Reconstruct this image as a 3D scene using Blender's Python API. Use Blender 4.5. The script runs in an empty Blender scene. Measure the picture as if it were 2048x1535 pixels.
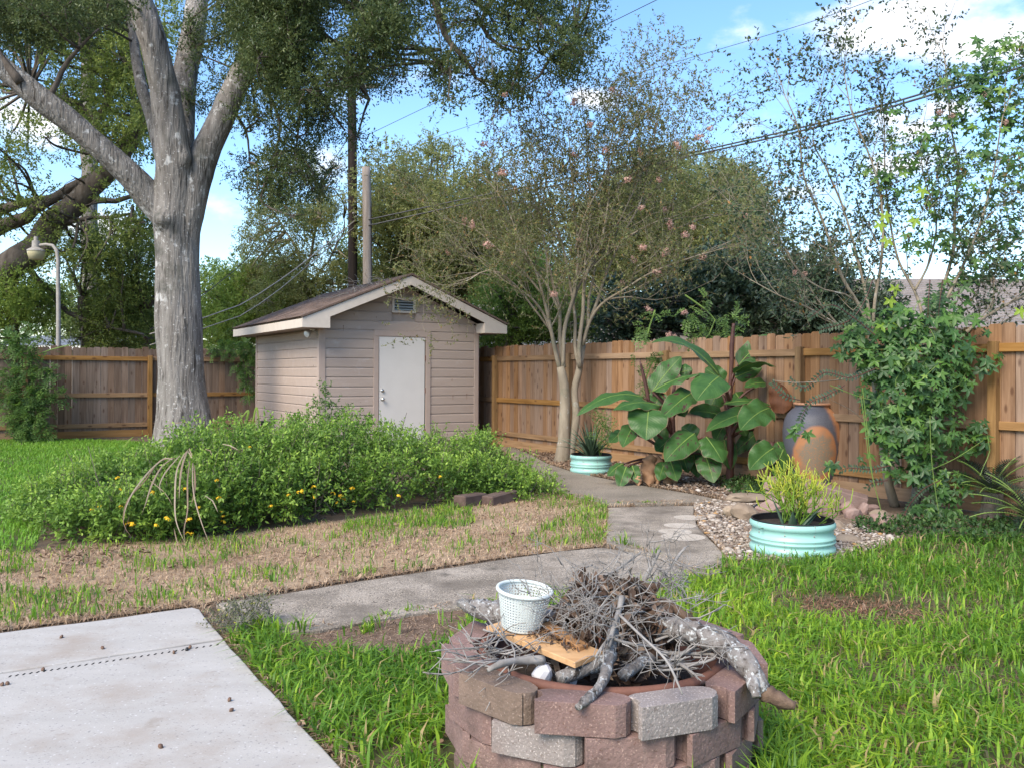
import bpy, bmesh, math, random
import numpy as np
from mathutils import Vector, Matrix, Euler

random.seed(7)
RNG = np.random.default_rng(11)
SC = bpy.context.scene
COL = SC.collection

# ------------------------------------------------------------------ camera, sky, sun, exposure
FP, HOR, CAMZ, ROLL = 1740.0, 747.0, 1.44, 0.005
cam_data = bpy.data.cameras.new('camera')
cam_data.sensor_width = 36.0
cam_data.lens = FP / 2048 * 36.0
cam_data.shift_y = -(767.5 - HOR) / 2048
cam_data.clip_start = 0.05
cam_data.clip_end = 1500
cam = bpy.data.objects.new('camera', cam_data)
cam.location = (0, 0, CAMZ)
cam.rotation_euler = (math.pi / 2, -ROLL, 0)
COL.objects.link(cam)
SC.camera = cam

SUN_AZ = math.radians(-146)      # from +Y (view direction) towards +X : behind-left
SUN_EL = math.radians(44)
SKY_STRENGTH = 0.115
SUN_STRENGTH = 2.0
SUN_ANGLE = 34
EXPOSURE = 1.56

def ray(px, py):
    u = (px - 1024) / FP
    v = (HOR - py) / FP
    return Vector((u - ROLL * v, 1.0, v + ROLL * u))

def W(px, py, Y):
    """point at distance Y in front of the viewpoint, seen at photo position px, py"""
    r = ray(px, py)
    return Vector((r.x * Y, Y, CAMZ + r.z * Y))

def G(px, py, z=0.0):
    """point of the ground plane (height z)"""
    r = ray(px, py)
    t = (z - CAMZ) / r.z
    return Vector((r.x * t, t, z))

world = bpy.data.worlds.new('World')
SC.world = world
world.use_nodes = True
def build_sky():
    nt = world.node_tree
    N, L = nt.nodes, nt.links
    N.clear()
    out = N.new('ShaderNodeOutputWorld')
    bg = N.new('ShaderNodeBackground')
    bg.inputs['Strength'].default_value = SKY_STRENGTH
    sky = N.new('ShaderNodeTexSky')
    sky.sky_type = 'NISHITA'
    sky.sun_disc = False
    sky.sun_elevation = SUN_EL
    sky.sun_rotation = SUN_AZ
    sky.altitude = 0
    sky.air_density = 1.0
    sky.dust_density = 0.7
    sky.ozone_density = 2.0
    hs = N.new('ShaderNodeHueSaturation')
    hs.inputs['Saturation'].default_value = 1.16
    hs.inputs['Value'].default_value = 1.0
    L.new(sky.outputs[0], hs.inputs['Color'])
    tc = N.new('ShaderNodeTexCoord')
    # noise used to fray every cloud
    mp = N.new('ShaderNodeMapping'); mp.inputs['Scale'].default_value = (1, 1, 2.0)
    L.new(tc.outputs['Generated'], mp.inputs['Vector'])
    nz = N.new('ShaderNodeTexNoise'); nz.inputs['Scale'].default_value = 9.0
    nz.inputs['Detail'].default_value = 7.0; nz.inputs['Roughness'].default_value = 0.58
    L.new(mp.outputs[0], nz.inputs['Vector'])
    big = N.new('ShaderNodeTexNoise'); big.inputs['Scale'].default_value = 2.1
    big.inputs['Detail'].default_value = 3.0
    L.new(mp.outputs[0], big.inputs['Vector'])
    def math_node(op, a, b=None, clamp=False):
        m = N.new('ShaderNodeMath'); m.operation = op; m.use_clamp = clamp
        for i, v in enumerate((a, b)):
            if v is None: continue
            if isinstance(v, (int, float)): m.inputs[i].default_value = v
            else: L.new(v, m.inputs[i])
        return m.outputs[0]
    # loose cloud field over the whole dome
    field = math_node('SUBTRACT', big.outputs['Fac'], 0.61)
    field = math_node('MULTIPLY', field, 3.5)
    # clouds that stand in view
    clouds = [((1840, 20), .165, .042), ((1700, 70), .07, .028), ((2000, 60), .13, .04), ((1185, 190), .036, .016), ((1835, 255), .05, .022),
              ((1790, 235), .03, .02), ((1900, 215), .05, .02), ((1590, 385), .045, .014), ((1830, 330), .06, .02), ((60, 240), .06, .03), ((215, 460), .06, .03)]
    acc = field
    for (px, py), rx, ry in clouds:
        d = ray(px, py).normalized()
        v = N.new('ShaderNodeVectorMath'); v.operation = 'SUBTRACT'
        L.new(tc.outputs['Generated'], v.inputs[0]); v.inputs[1].default_value = d
        w = N.new('ShaderNodeVectorMath'); w.operation = 'MULTIPLY'
        L.new(v.outputs[0], w.inputs[0]); w.inputs[1].default_value = (1 / rx, 1 / rx, 1 / ry)
        ln = N.new('ShaderNodeVectorMath'); ln.operation = 'LENGTH'
        L.new(w.outputs[0], ln.inputs[0])
        k = math_node('SUBTRACT', 1.0, ln.outputs['Value'])
        k = math_node('MULTIPLY', k, 0.9)
        acc = math_node('MAXIMUM', acc, k)
    n2 = math_node('SUBTRACT', nz.outputs['Fac'], 0.5)
    n2 = math_node('MULTIPLY', n2, 2.6)
    acc = math_node('ADD', acc, n2)
    mr = N.new('ShaderNodeMapRange'); mr.interpolation_type = 'SMOOTHSTEP'
    mr.inputs['From Min'].default_value = 0.0; mr.inputs['From Max'].default_value = 0.85
    L.new(acc, mr.inputs['Value'])
    mix = N.new('ShaderNodeMixRGB')
    mix.inputs['Color2'].default_value = (4.3, 4.4, 4.6, 1)
    L.new(mr.outputs[0], mix.inputs['Fac'])
    L.new(hs.outputs[0], mix.inputs['Color1'])
    L.new(mix.outputs[0], bg.inputs['Color'])
    L.new(bg.outputs[0], out.inputs['Surface'])
build_sky()

sd = bpy.data.lights.new('sun', 'SUN')
sd.energy = SUN_STRENGTH
sd.angle = math.radians(SUN_ANGLE)
sd.color = (1.0, 0.88, 0.71)
sun = bpy.data.objects.new('sun', sd)
S = Vector((math.sin(SUN_AZ) * math.cos(SUN_EL), math.cos(SUN_AZ) * math.cos(SUN_EL), math.sin(SUN_EL)))
sun.rotation_euler = S.to_track_quat('Z', 'Y').to_euler()
sun.location = S * 60
COL.objects.link(sun)

SC.view_settings.view_transform = 'Standard'
SC.view_settings.look = 'None'
SC.view_settings.exposure = EXPOSURE
SC.view_settings.gamma = 1.0
SC.view_settings.use_curve_mapping = False
SC.render.engine = 'CYCLES'
SC.cycles.max_bounces = 6
SC.cycles.diffuse_bounces = 3
SC.cycles.glossy_bounces = 2
SC.cycles.transmission_bounces = 3

# ------------------------------------------------------------------ materials
def new_mat(name):
    m = bpy.data.materials.new(name)
    m.use_nodes = True
    nt = m.node_tree
    b = nt.nodes['Principled BSDF']
    return m, nt, nt.nodes, nt.links, b

def pm(name, c1, c2, scale=6.0, rough=.8, bump=.2, stretch=(1, 1, 1), rand=.0, specks=None, detail=6.0, metallic=0.0,
       bump_scale=None, patches=None, lo=.3, hi=.7, spec=.3, bump_dist=.01):
    """two-colour noise material with fine relief; specks = (colour, scale, threshold); patches = (colour, scale, lo, hi)"""
    m, nt, N, L, b = new_mat(name)
    tc = N.new('ShaderNodeTexCoord')
    oi = N.new('ShaderNodeObjectInfo')
    mul = N.new('ShaderNodeVectorMath'); mul.operation = 'SCALE'
    mul.inputs[0].default_value = (37.1, 53.7, 19.3)
    L.new(oi.outputs['Random'], mul.inputs['Scale'])
    add = N.new('ShaderNodeVectorMath'); add.operation = 'ADD'
    L.new(tc.outputs['Object'], add.inputs[0])
    if rand: L.new(mul.outputs[0], add.inputs[1])
    mp = N.new('ShaderNodeMapping'); mp.inputs['Scale'].default_value = stretch
    L.new(add.outputs[0], mp.inputs['Vector'])
    n1 = N.new('ShaderNodeTexNoise'); n1.inputs['Scale'].default_value = scale; n1.inputs['Detail'].default_value = detail
    n1.inputs['Roughness'].default_value = .6
    L.new(mp.outputs[0], n1.inputs['Vector'])
    mr = N.new('ShaderNodeMapRange'); mr.inputs['From Min'].default_value = lo; mr.inputs['From Max'].default_value = hi
    L.new(n1.outputs['Fac'], mr.inputs['Value'])
    mix = N.new('ShaderNodeMixRGB'); mix.inputs[1].default_value = (*c1, 1); mix.inputs[2].default_value = (*c2, 1)
    L.new(mr.outputs[0], mix.inputs[0])
    col = mix.outputs[0]
    for sp in (specks or []):
        vo = N.new('ShaderNodeTexNoise'); vo.inputs['Scale'].default_value = sp[1]; vo.inputs['Detail'].default_value = 1.0
        L.new(add.outputs[0], vo.inputs['Vector'])
        r = N.new('ShaderNodeMapRange'); r.inputs['From Min'].default_value = sp[2]; r.inputs['From Max'].default_value = sp[2] + .07
        L.new(vo.outputs['Fac'], r.inputs['Value'])
        mx = N.new('ShaderNodeMixRGB'); mx.inputs[2].default_value = (*sp[0], 1)
        L.new(col, mx.inputs[1]); L.new(r.outputs[0], mx.inputs[0])
        col = mx.outputs[0]
    for pt in (patches or []):
        vo = N.new('ShaderNodeTexNoise'); vo.inputs['Scale'].default_value = pt[1]; vo.inputs['Detail'].default_value = 6.0
        vo.inputs['Roughness'].default_value = .65
        L.new(mp.outputs[0] if len(pt) > 4 else add.outputs[0], vo.inputs['Vector'])
        r = N.new('ShaderNodeMapRange'); r.inputs['From Min'].default_value = pt[2]; r.inputs['From Max'].default_value = pt[3]
        L.new(vo.outputs['Fac'], r.inputs['Value'])
        mx = N.new('ShaderNodeMixRGB'); mx.inputs[2].default_value = (*pt[0], 1)
        L.new(col, mx.inputs[1]); L.new(r.outputs[0], mx.inputs[0])
        col = mx.outputs[0]
    if rand:
        hv = N.new('ShaderNodeHueSaturation')
        r = N.new('ShaderNodeMapRange'); r.inputs['To Min'].default_value = 1 - rand; r.inputs['To Max'].default_value = 1 + rand
        L.new(oi.outputs['Random'], r.inputs['Value']); L.new(r.outputs[0], hv.inputs['Value'])
        L.new(col, hv.inputs['Color']); col = hv.outputs[0]
    L.new(col, b.inputs['Base Color'])
    b.inputs['Roughness'].default_value = rough
    b.inputs['Metallic'].default_value = metallic
    b.inputs['Specular IOR Level'].default_value = spec
    if bump:
        bp = N.new('ShaderNodeBump'); bp.inputs['Strength'].default_value = bump; bp.inputs['Distance'].default_value = bump_dist
        src = n1
        if bump_scale:
            src = N.new('ShaderNodeTexNoise'); src.inputs['Scale'].default_value = bump_scale; src.inputs['Detail'].default_value = 5
            L.new(mp.outputs[0], src.inputs['Vector'])
        L.new(src.outputs['Fac'], bp.inputs['Height'])
        L.new(bp.outputs[0], b.inputs['Normal'])
    return m

def leaf_mat(name, stops, rough=.5, trans=.35, spec=.35):
    """foliage: colour picked by each leaf's own 'tone' value; part of the light passes through"""
    m, nt, N, L, b = new_mat(name)
    at = N.new('ShaderNodeAttribute'); at.attribute_name = 'tone'
    cr = N.new('ShaderNodeValToRGB')
    el = cr.color_ramp.elements
    while len(el) < len(stops): el.new(.5)
    for e, (p, c) in zip(el, stops):
        e.position = p; e.color = (*c, 1)
    L.new(at.outputs['Fac'], cr.inputs[0])
    L.new(cr.outputs[0], b.inputs['Base Color'])
    b.inputs['Roughness'].default_value = rough
    b.inputs['Specular IOR Level'].default_value = spec
    tr = N.new('ShaderNodeBsdfTranslucent')
    hv = N.new('ShaderNodeHueSaturation'); hv.inputs['Value'].default_value = 1.5; hv.inputs['Hue'].default_value = .49
    L.new(cr.outputs[0], hv.inputs['Color']); L.new(hv.outputs[0], tr.inputs[0])
    mx = N.new('ShaderNodeMixShader'); mx.inputs[0].default_value = trans
    L.new(b.outputs[0], mx.inputs[1]); L.new(tr.outputs[0], mx.inputs[2])
    L.new(mx.outputs[0], N['Material Output'].inputs['Surface'])
    return m

# ------------------------------------------------------------------ object helpers
def tag(o, label=None, cat=None, group=None, kind=None):
    if label: o['label'] = label
    if cat: o['category'] = cat
    if group: o['group'] = group
    if kind: o['kind'] = kind
    return o

def thing(name, label, cat, loc=(0, 0, 0), rotz=0.0, group=None, kind=None):
    o = bpy.data.objects.new(name, None)
    COL.objects.link(o)
    o.location = loc
    o.rotation_euler = (0, 0, rotz)
    o.empty_display_size = .2
    return tag(o, label, cat, group, kind)

def base_of(o):
    """world translation of a thing or part (parts have none of their own unless copied)"""
    v = Vector((0, 0, 0))
    while o is not None:
        v = v + o.location
        o = o.parent
    return v

def link(name, me, parent=None, loc=(0, 0, 0)):
    o = bpy.data.objects.new(name, me)
    COL.objects.link(o)
    o.location = loc
    if parent is not None: o.parent = parent
    return o

def mesh_np(name, V, loops, sizes, mat, parent=None, local=False, smooth=False, tone=None, uv=None):
    V = np.asarray(V, dtype=np.float64).reshape(-1, 3)
    if parent is not None and not local:
        V = V - np.array(base_of(parent))
    me = bpy.data.meshes.new(name)
    loops = np.asarray(loops, dtype=np.int32).ravel()
    sizes = np.asarray(sizes, dtype=np.int32).ravel()
    me.vertices.add(len(V)); me.vertices.foreach_set('co', V.astype(np.float32).ravel())
    me.loops.add(len(loops)); me.loops.foreach_set('vertex_index', loops)
    st = np.zeros(len(sizes), dtype=np.int32); st[1:] = np.cumsum(sizes)[:-1]
    me.polygons.add(len(sizes)); me.polygons.foreach_set('loop_start', st)
    me.polygons.foreach_set('use_smooth', np.full(len(sizes), bool(smooth)))
    if tone is not None:
        a = me.attributes.new('tone', 'FLOAT', 'POINT'); a.data.foreach_set('value', np.asarray(tone, dtype=np.float32))
    if uv is not None:
        l = me.uv_layers.new(name='UVMap'); l.data.foreach_set('uv', np.asarray(uv, dtype=np.float32)[loops].ravel())
    me.update(calc_edges=True)
    if isinstance(mat, (list, tuple)):
        for m in mat: me.materials.append(m)
    else:
        me.materials.append(mat)
    return link(name, me, parent)

class MB:
    """collects boxes, tubes and polygons into ONE mesh object"""
    def __init__(s): s.v = []; s.f = []; s.t = []
    def add(s, verts, faces, tone=0.5):
        o = len(s.v)
        s.v.extend([tuple(p) for p in verts]); s.t.extend([tone] * len(verts))
        s.f.extend([tuple(i + o for i in f) for f in faces])
    def box(s, x0, x1, y0, y1, z0, z1):
        s.add([(x0, y0, z0), (x1, y0, z0), (x1, y1, z0), (x0, y1, z0), (x0, y0, z1), (x1, y0, z1), (x1, y1, z1), (x0, y1, z1)],
              [(0, 3, 2, 1), (4, 5, 6, 7), (0, 1, 5, 4), (1, 2, 6, 5), (2, 3, 7, 6), (3, 0, 4, 7)])
    def prism(s, poly, z0, z1, axis='z'):
        n = len(poly)
        def P(a, b, c):
            return (a, b, c) if axis == 'z' else ((a, c, b) if axis == 'y' else (c, a, b))
        vs = [P(p[0], p[1], z0) for p in poly] + [P(p[0], p[1], z1) for p in poly]
        s.add(vs, [tuple(range(n))[::-1], tuple(range(n, 2 * n))] + [(i, (i + 1) % n, n + (i + 1) % n, n + i) for i in range(n)])
    def tube(s, pts, radii, sides=6, cap=True, jitter=0.0, tone=.5, flat=1.0):
        pts = [Vector(p) for p in pts]
        n = len(pts)
        if isinstance(radii, (int, float)): radii = [radii] * n
        t0 = (pts[1] - pts[0]).normalized()
        ref = Vector((0, 0, 1)) if abs(t0.z) < .9 else Vector((1, 0, 0))
        u = t0.cross(ref).normalized()
        vs = []
        for i in range(n):
            t = (pts[min(i + 1, n - 1)] - pts[max(i - 1, 0)])
            t = t.normalized() if t.length > 1e-9 else t0
            u = (u - t * u.dot(t))
            u = u.normalized() if u.length > 1e-6 else t.orthogonal().normalized()
            w = t.cross(u)
            for k in range(sides):
                a = 2 * math.pi * k / sides
                r = radii[i] * (1 + (random.uniform(-jitter, jitter) if jitter else 0))
                vs.append(pts[i] + u * math.cos(a) * r + w * math.sin(a) * r * flat)
        fs = []
        for i in range(n - 1):
            for k in range(sides):
                k2 = (k + 1) % sides
                fs.append((i * sides + k, i * sides + k2, (i + 1) * sides + k2, (i + 1) * sides + k))
        if cap:
            fs.append(tuple(range(sides))[::-1]); fs.append(tuple((n - 1) * sides + k for k in range(sides)))
        s.add(vs, fs, tone)
    def lathe(s, prof, cx, cy, n=32, cap_bottom=False):
        vs = []
        for r, z in prof:
            for k in range(n):
                a = 2 * math.pi * k / n
                vs.append((cx + r * math.cos(a), cy + r * math.sin(a), z))
        fs = []
        for i in range(len(prof) - 1):
            for k in range(n):
                k2 = (k + 1) % n
                fs.append((i * n + k, i * n + k2, (i + 1) * n + k2, (i + 1) * n + k))
        if cap_bottom: fs.append(tuple(range(n))[::-1])
        s.add(vs, fs)
    def build(s, name, mat, parent=None, local=False, smooth=False, tone=False, bevel=0.0, segs=2):
        loops = [i for f in s.f for i in f]
        o = mesh_np(name, s.v, loops, [len(f) for f in s.f], mat, parent, local, smooth, s.t if tone else None)
        if bevel:
            m = o.modifiers.new('bevel', 'BEVEL'); m.width = bevel; m.segments = segs; m.limit_method = 'ANGLE'
        return o

def smooth_path(ctrl, radii, step):
    """Catmull-Rom resample of a control polyline and its radii"""
    P = [Vector(p) for p in ctrl]
    if isinstance(radii, (int, float)): radii = [radii] * len(P)
    out, rr = [], []
    for i in range(len(P) - 1):
        p0, p1, p2, p3 = P[max(i - 1, 0)], P[i], P[i + 1], P[min(i + 2, len(P) - 1)]
        k = max(1, int((p2 - p1).length / step))
        for j in range(k):
            t = j / k
            q = .5 * ((2 * p1) + (p2 - p0) * t + (2 * p0 - 5 * p1 + 4 * p2 - p3) * t * t + (3 * p1 - p0 - 3 * p2 + p3) * t ** 3)
            out.append(q); rr.append(radii[i] * (1 - t) + radii[i + 1] * t)
    out.append(P[-1]); rr.append(radii[-1])
    return out, rr

def vnoise(P, scale, seed=0):
    """value noise in 0..1 for an (n,3) array"""
    P = np.asarray(P, dtype=np.float64) * scale + seed * 17.31
    I = np.floor(P).astype(np.int64); F = P - I
    F = F * F * (3 - 2 * F)
    def h(ix, iy, iz):
        n = (ix * 374761393 + iy * 668265263 + iz * 2147483647 + seed * 974711) & 0x7fffffff
        n = ((n ^ (n >> 13)) * 1274126177) & 0x7fffffff
        return ((n ^ (n >> 16)) & 0xffff) / 65535.0
    r = 0
    for dx in (0, 1):
        for dy in (0, 1):
            for dz in (0, 1):
                w = (F[:, 0] if dx else 1 - F[:, 0]) * (F[:, 1] if dy else 1 - F[:, 1]) * (F[:, 2] if dz else 1 - F[:, 2])
                r = r + w * h(I[:, 0] + dx, I[:, 1] + dy, I[:, 2] + dz)
    return r

def fbm(P, scale, seed=0):
    return (vnoise(P, scale, seed) * .55 + vnoise(P, scale * 2.1, seed + 1) * .28 + vnoise(P, scale * 4.3, seed + 2) * .17)

def inside(poly, X, Y):
    """points in polygon, vectorised"""
    c = np.zeros(len(X), dtype=bool)
    n = len(poly)
    for i in range(n):
        x1, y1 = poly[i][0], poly[i][1]; x2, y2 = poly[(i + 1) % n][0], poly[(i + 1) % n][1]
        if y1 == y2: continue
        k = ((y1 > Y) != (y2 > Y)) & (X < (x2 - x1) * (Y - y1) / (y2 - y1) + x1)
        c ^= k
    return c

def pix_poly(pts, z=0.0): return [G(x, y, z) for x, y in pts]

def sample_poly(poly, n, rng):
    xs = [p[0] for p in poly]; ys = [p[1] for p in poly]
    out = np.zeros((0, 2))
    while len(out) < n:
        q = np.stack([rng.uniform(min(xs), max(xs), n * 2), rng.uniform(min(ys), max(ys), n * 2)], 1)
        out = np.concatenate([out, q[inside(poly, q[:, 0], q[:, 1])]])
    return out[:n]

def poly_area(poly):
    return abs(sum(poly[i][0] * poly[(i + 1) % len(poly)][1] - poly[(i + 1) % len(poly)][0] * poly[i][1] for i in range(len(poly)))) / 2

def unit(n, rng):
    v = rng.normal(size=(n, 3))
    return v / np.linalg.norm(v, axis=1, keepdims=True)

def nrm(v): return v / np.maximum(np.linalg.norm(v, axis=1, keepdims=True), 1e-9)

def rough_poly(pts, step=.12, amp=.006):
    """polygon outline with its edges chipped a little"""
    out = []
    n = len(pts)
    for i in range(n):
        a, b = Vector(pts[i]), Vector(pts[(i + 1) % n])
        k = max(1, int((b - a).length / step))
        d = (b - a).normalized()
        for j in range(k):
            q = a + (b - a) * (j / k)
            if j: q += Vector((-d.y, d.x, 0)) * random.uniform(-amp, amp)
            out.append((q.x, q.y))
    return out
# ------------------------------------------------------------------ material library
M = {}
M['soil'] = pm('soil', (.060, .042, .028), (.13, .095, .065), 5, .95, .5, specks=[((.20, .14, .09), 60, .62)])
M['lawn_soil'] = pm('lawn_soil', (.05, .060, .022), (.10, .085, .04), 7, .95, .4)
M['thatch'] = pm('thatch', (.26, .18, .115), (.38, .28, .185), 22, .95, .6, patches=[((.15, .10, .06), 1.6, .52, .70)])
M['bare'] = pm('bare_soil', (.085, .055, .036), (.17, .115, .08), 16, .95, .6, specks=[((.28, .21, .15), 70, .60)])
M['mulch'] = pm('mulch', (.095, .065, .045), (.22, .16, .115), 18, .95, .6, specks=[((.34, .26, .19), 50, .62)])
M['gravelbase'] = pm('gravel_base', (.10, .075, .055), (.22, .17, .13), 25, .95, .6)
M['aggregate'] = pm('exposed_aggregate', (.20, .170, .135), (.37, .32, .265), 3.0, .9, .55, bump_scale=120, lo=.35, hi=.72,
                    specks=[((.56, .47, .37), 95, .59), ((.085, .07, .058), 80, .61)], patches=[((.135, .113, .09), 1.6, .48, .70), ((.115, .10, .08), 5, .56, .75)])
M['aggregate_dark'] = pm('dark_aggregate', (.17, .145, .115), (.30, .26, .21), 2.6, .9, .5, bump_scale=120,
                         specks=[((.42, .34, .26), 120, .60), ((.08, .065, .05), 95, .60)], patches=[((.11, .095, .07), 1.3, .45, .70)])  # darker mix for the far path slab and the shed foundation
M['concrete'] = pm('broom_concrete', (.365, .345, .318), (.425, .403, .375), 2.2, .85, .35, bump_scale=90, stretch=(1, 3, 1),
                   specks=[((.27, .26, .25), 75, .65), ((.52, .51, .50), 60, .68)], patches=[((.30, .25, .205), 1.9, .50, .78), ((.27, .23, .19), 6, .62, .80)], bump_dist=.004)
M['dark'] = pm('dark_gap', (.012, .012, .012), (.02, .02, .02), 10, .9, 0)
M['cedar'] = None
M['siding'] = pm('painted_siding', (.355, .283, .240), (.385, .312, .268), 9, .62, .30, stretch=(.25, 1, 1), rand=.05, bump_scale=45,
                 patches=[((.46, .40, .375), 3.5, .60, .85)], specks=[((.20, .15, .12), 14, .78)])
M['trim'] = pm('painted_trim', (.35, .275, .235), (.38, .303, .262), 8, .6, .12, rand=.03)
M['fascia'] = pm('fascia_paint', (.52, .46, .40), (.575, .51, .445), 7, .6, .15, rand=.04, patches=[((.50, .42, .34), 3, .62, .9)])
M['door'] = pm('door_paint', (.55, .525, .50), (.59, .565, .54), 2.5, .45, .03, patches=[((.55, .50, .46), 2, .64, .95)])
M['shingle'] = pm('asphalt_shingle', (.085, .058, .046), (.17, .122, .10), 40, .95, .5, rand=.28, bump_scale=150)
M['steel'] = pm('steel', (.55, .55, .54), (.68, .68, .66), 8, .28, .05, metallic=1.0)
M['lampglass'] = pm('bulb_glass', (.62, .63, .62), (.72, .73, .72), 4, .15, .03, spec=.6)
M['vent'] = pm('vent_metal', (.33, .36, .36), (.42, .45, .45), 6, .5, .05)
M['rust'] = pm('rusty_steel', (.10, .045, .032), (.19, .085, .058), 12, .75, .3, patches=[((.27, .27, .28), 5, .66, .72)])
M['block'] = pm('red_block', (.168, .105, .094), (.240, .158, .140), 7, .95, .75, rand=.10, bump_scale=90, patches=[((.095, .066, .056), 4.2, .48, .74), ((.22, .17, .15), 9, .60, .78)],
                specks=[((.33, .225, .19), 150, .62), ((.15, .085, .07), 110, .66)], bump_dist=.006)
M['block_grey'] = pm('grey_block', (.185, .158, .147), (.27, .235, .22), 7, .95, .75, rand=.06, bump_scale=90, patches=[((.19, .135, .118), 3, .50, .8)],
                     specks=[((.42, .37, .345), 150, .61), ((.18, .145, .13), 110, .66)], bump_dist=.006)
M['block_dark'] = pm('weathered_block', (.125, .092, .070), (.225, .16, .125), 6, .95, .75, rand=.05, bump_scale=90, patches=[((.31, .19, .155), 2.5, .55, .75)],
                     specks=[((.29, .22, .18), 140, .64)], bump_dist=.006)
M['paver'] = pm('stone_paver', (.23, .15, .125), (.33, .235, .20), 6, .95, .6, rand=.15, bump_scale=60)
M['rock'] = pm('field_stone', (.17, .125, .09), (.33, .26, .19), 5, .95, .7, rand=.2, patches=[((.10, .11, .07), 4, .6, .75)])
M['pebble'] = pm('river_pebble', (.42, .36, .30), (.62, .57, .52), 14, .75, .2)
M['mint'] = pm('mint_enamel', (.27, .505, .455), (.305, .55, .495), 3, .38, .03, patches=[((.30, .44, .38), 3.5, .68, .9)], spec=.4)
M['rubber'] = pm('black_rubber', (.012, .013, .014), (.02, .02, .022), 9, .5, .1)
M['potsoil'] = pm('potting_soil', (.03, .022, .016), (.075, .055, .04), 40, .95, .8)
M['bark'] = pm('live_oak_bark', (.125, .112, .100), (.275, .257, .238), 9, .95, 1.0, stretch=(1, 1, .13), bump_scale=22, bump_dist=.045,
               patches=[((.47, .465, .45), 3.4, .60, .66), ((.46, .455, .44), 11, .62, .66), ((.40, .39, .375), 26, .60, .66), ((.085, .085, .072), 1.6, .54, .70), ((.050, .044, .038), 13, .55, .66, 1)])
M['bark_dark'] = pm('dark_bark', (.055, .045, .037), (.14, .118, .10), 9, .95, .8, stretch=(1, 1, .3), bump_scale=18, bump_dist=.02,
                    patches=[((.21, .21, .195), 3, .62, .7)])
M['bark_myrtle'] = pm('smooth_tan_bark', (.17, .14, .10), (.31, .265, .20), 8, .85, .4, stretch=(1, 1, .3), patches=[((.40, .385, .34), 6, .60, .66), ((.13, .13, .085), 3, .54, .7)])
M['twig'] = pm('grey_twig', (.15, .135, .12), (.33, .315, .30), 14, .9, .3)
M['lichen'] = pm('lichen_bark', (.11, .095, .085), (.25, .235, .225), 30, .95, 1.0, bump_scale=55, bump_dist=.012, patches=[((.44, .46, .46), 48, .54, .62), ((.045, .038, .033), 26, .54, .62), ((.33, .34, .335), 14, .60, .68)])
M['brokenwood'] = pm('broken_wood', (.065, .042, .03), (.17, .115, .08), 14, .95, .8, stretch=(3, .4, 3))
M['pine'] = pm('sawn_plank', (.43, .245, .115), (.56, .36, .19), 5, .75, .2, stretch=(1.0, 9, 6), patches=[((.27, .13, .055), 5, .62, .75)])
M['fatwood'] = pm('split_wood', (.30, .15, .06), (.45, .25, .115), 9, .7, .3, stretch=(1, 6, 6))
M['plastic'] = pm('white_plastic', (.52, .57, .555), (.60, .65, .63), 5, .45, .03, patches=[((.5, .52, .46), 14, .66, .8)])
M['pole_dark'] = pm('creosote_pole', (.012, .009, .008), (.034, .023, .018), 8, .85, .5, stretch=(1, 1, .1))
M['pole_grey'] = pm('weathered_pole', (.16, .135, .115), (.30, .26, .23), 8, .9, .6, stretch=(1, 1, .1))
M['galv'] = pm('galvanised', (.24, .22, .20), (.34, .32, .295), 9, .6, .1)
M['lantern'] = pm('lantern_glass', (.40, .36, .22), (.52, .47, .30), 5, .3, .05)
M['cable'] = pm('cable', (.05, .052, .055), (.09, .09, .092), 5, .6, 0)
M['roof_grey'] = pm('grey_roof', (.165, .145, .135), (.30, .265, .245), 14, .95, .5, rand=.12)
M['roof_blue'] = pm('slate_roof', (.13, .155, .195), (.19, .215, .26), 4, .9, .2)
M['housewall'] = pm('house_wall', (.33, .29, .25), (.40, .36, .31), 3, .8, .1)
M['whitepaint'] = pm('white_paint', (.66, .66, .64), (.74, .74, .72), 4, .6, 0)
M['timber'] = pm('edging_timber', (.075, .05, .042), (.15, .105, .09), 8, .95, .6, stretch=(.3, 1, 1))
M['red_stalk'] = pm('red_stalk', (.045, .020, .017), (.10, .045, .034), 12, .5, .2, stretch=(1, 1, .3))
M['dried'] = pm('dried_leaf', (.20, .105, .055), (.34, .205, .12), 9, .9, .6, rand=.15)
M['green_stem'] = pm('green_stem', (.10, .17, .035), (.17, .25, .06), 8, .6, .1)
M['nut'] = pm('nut_husk', (.10, .058, .04), (.19, .12, .085), 60, .8, .4)
M['charcoal'] = pm('pale_stone', (.50, .49, .50), (.62, .61, .62), 9, .9, .3)

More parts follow.
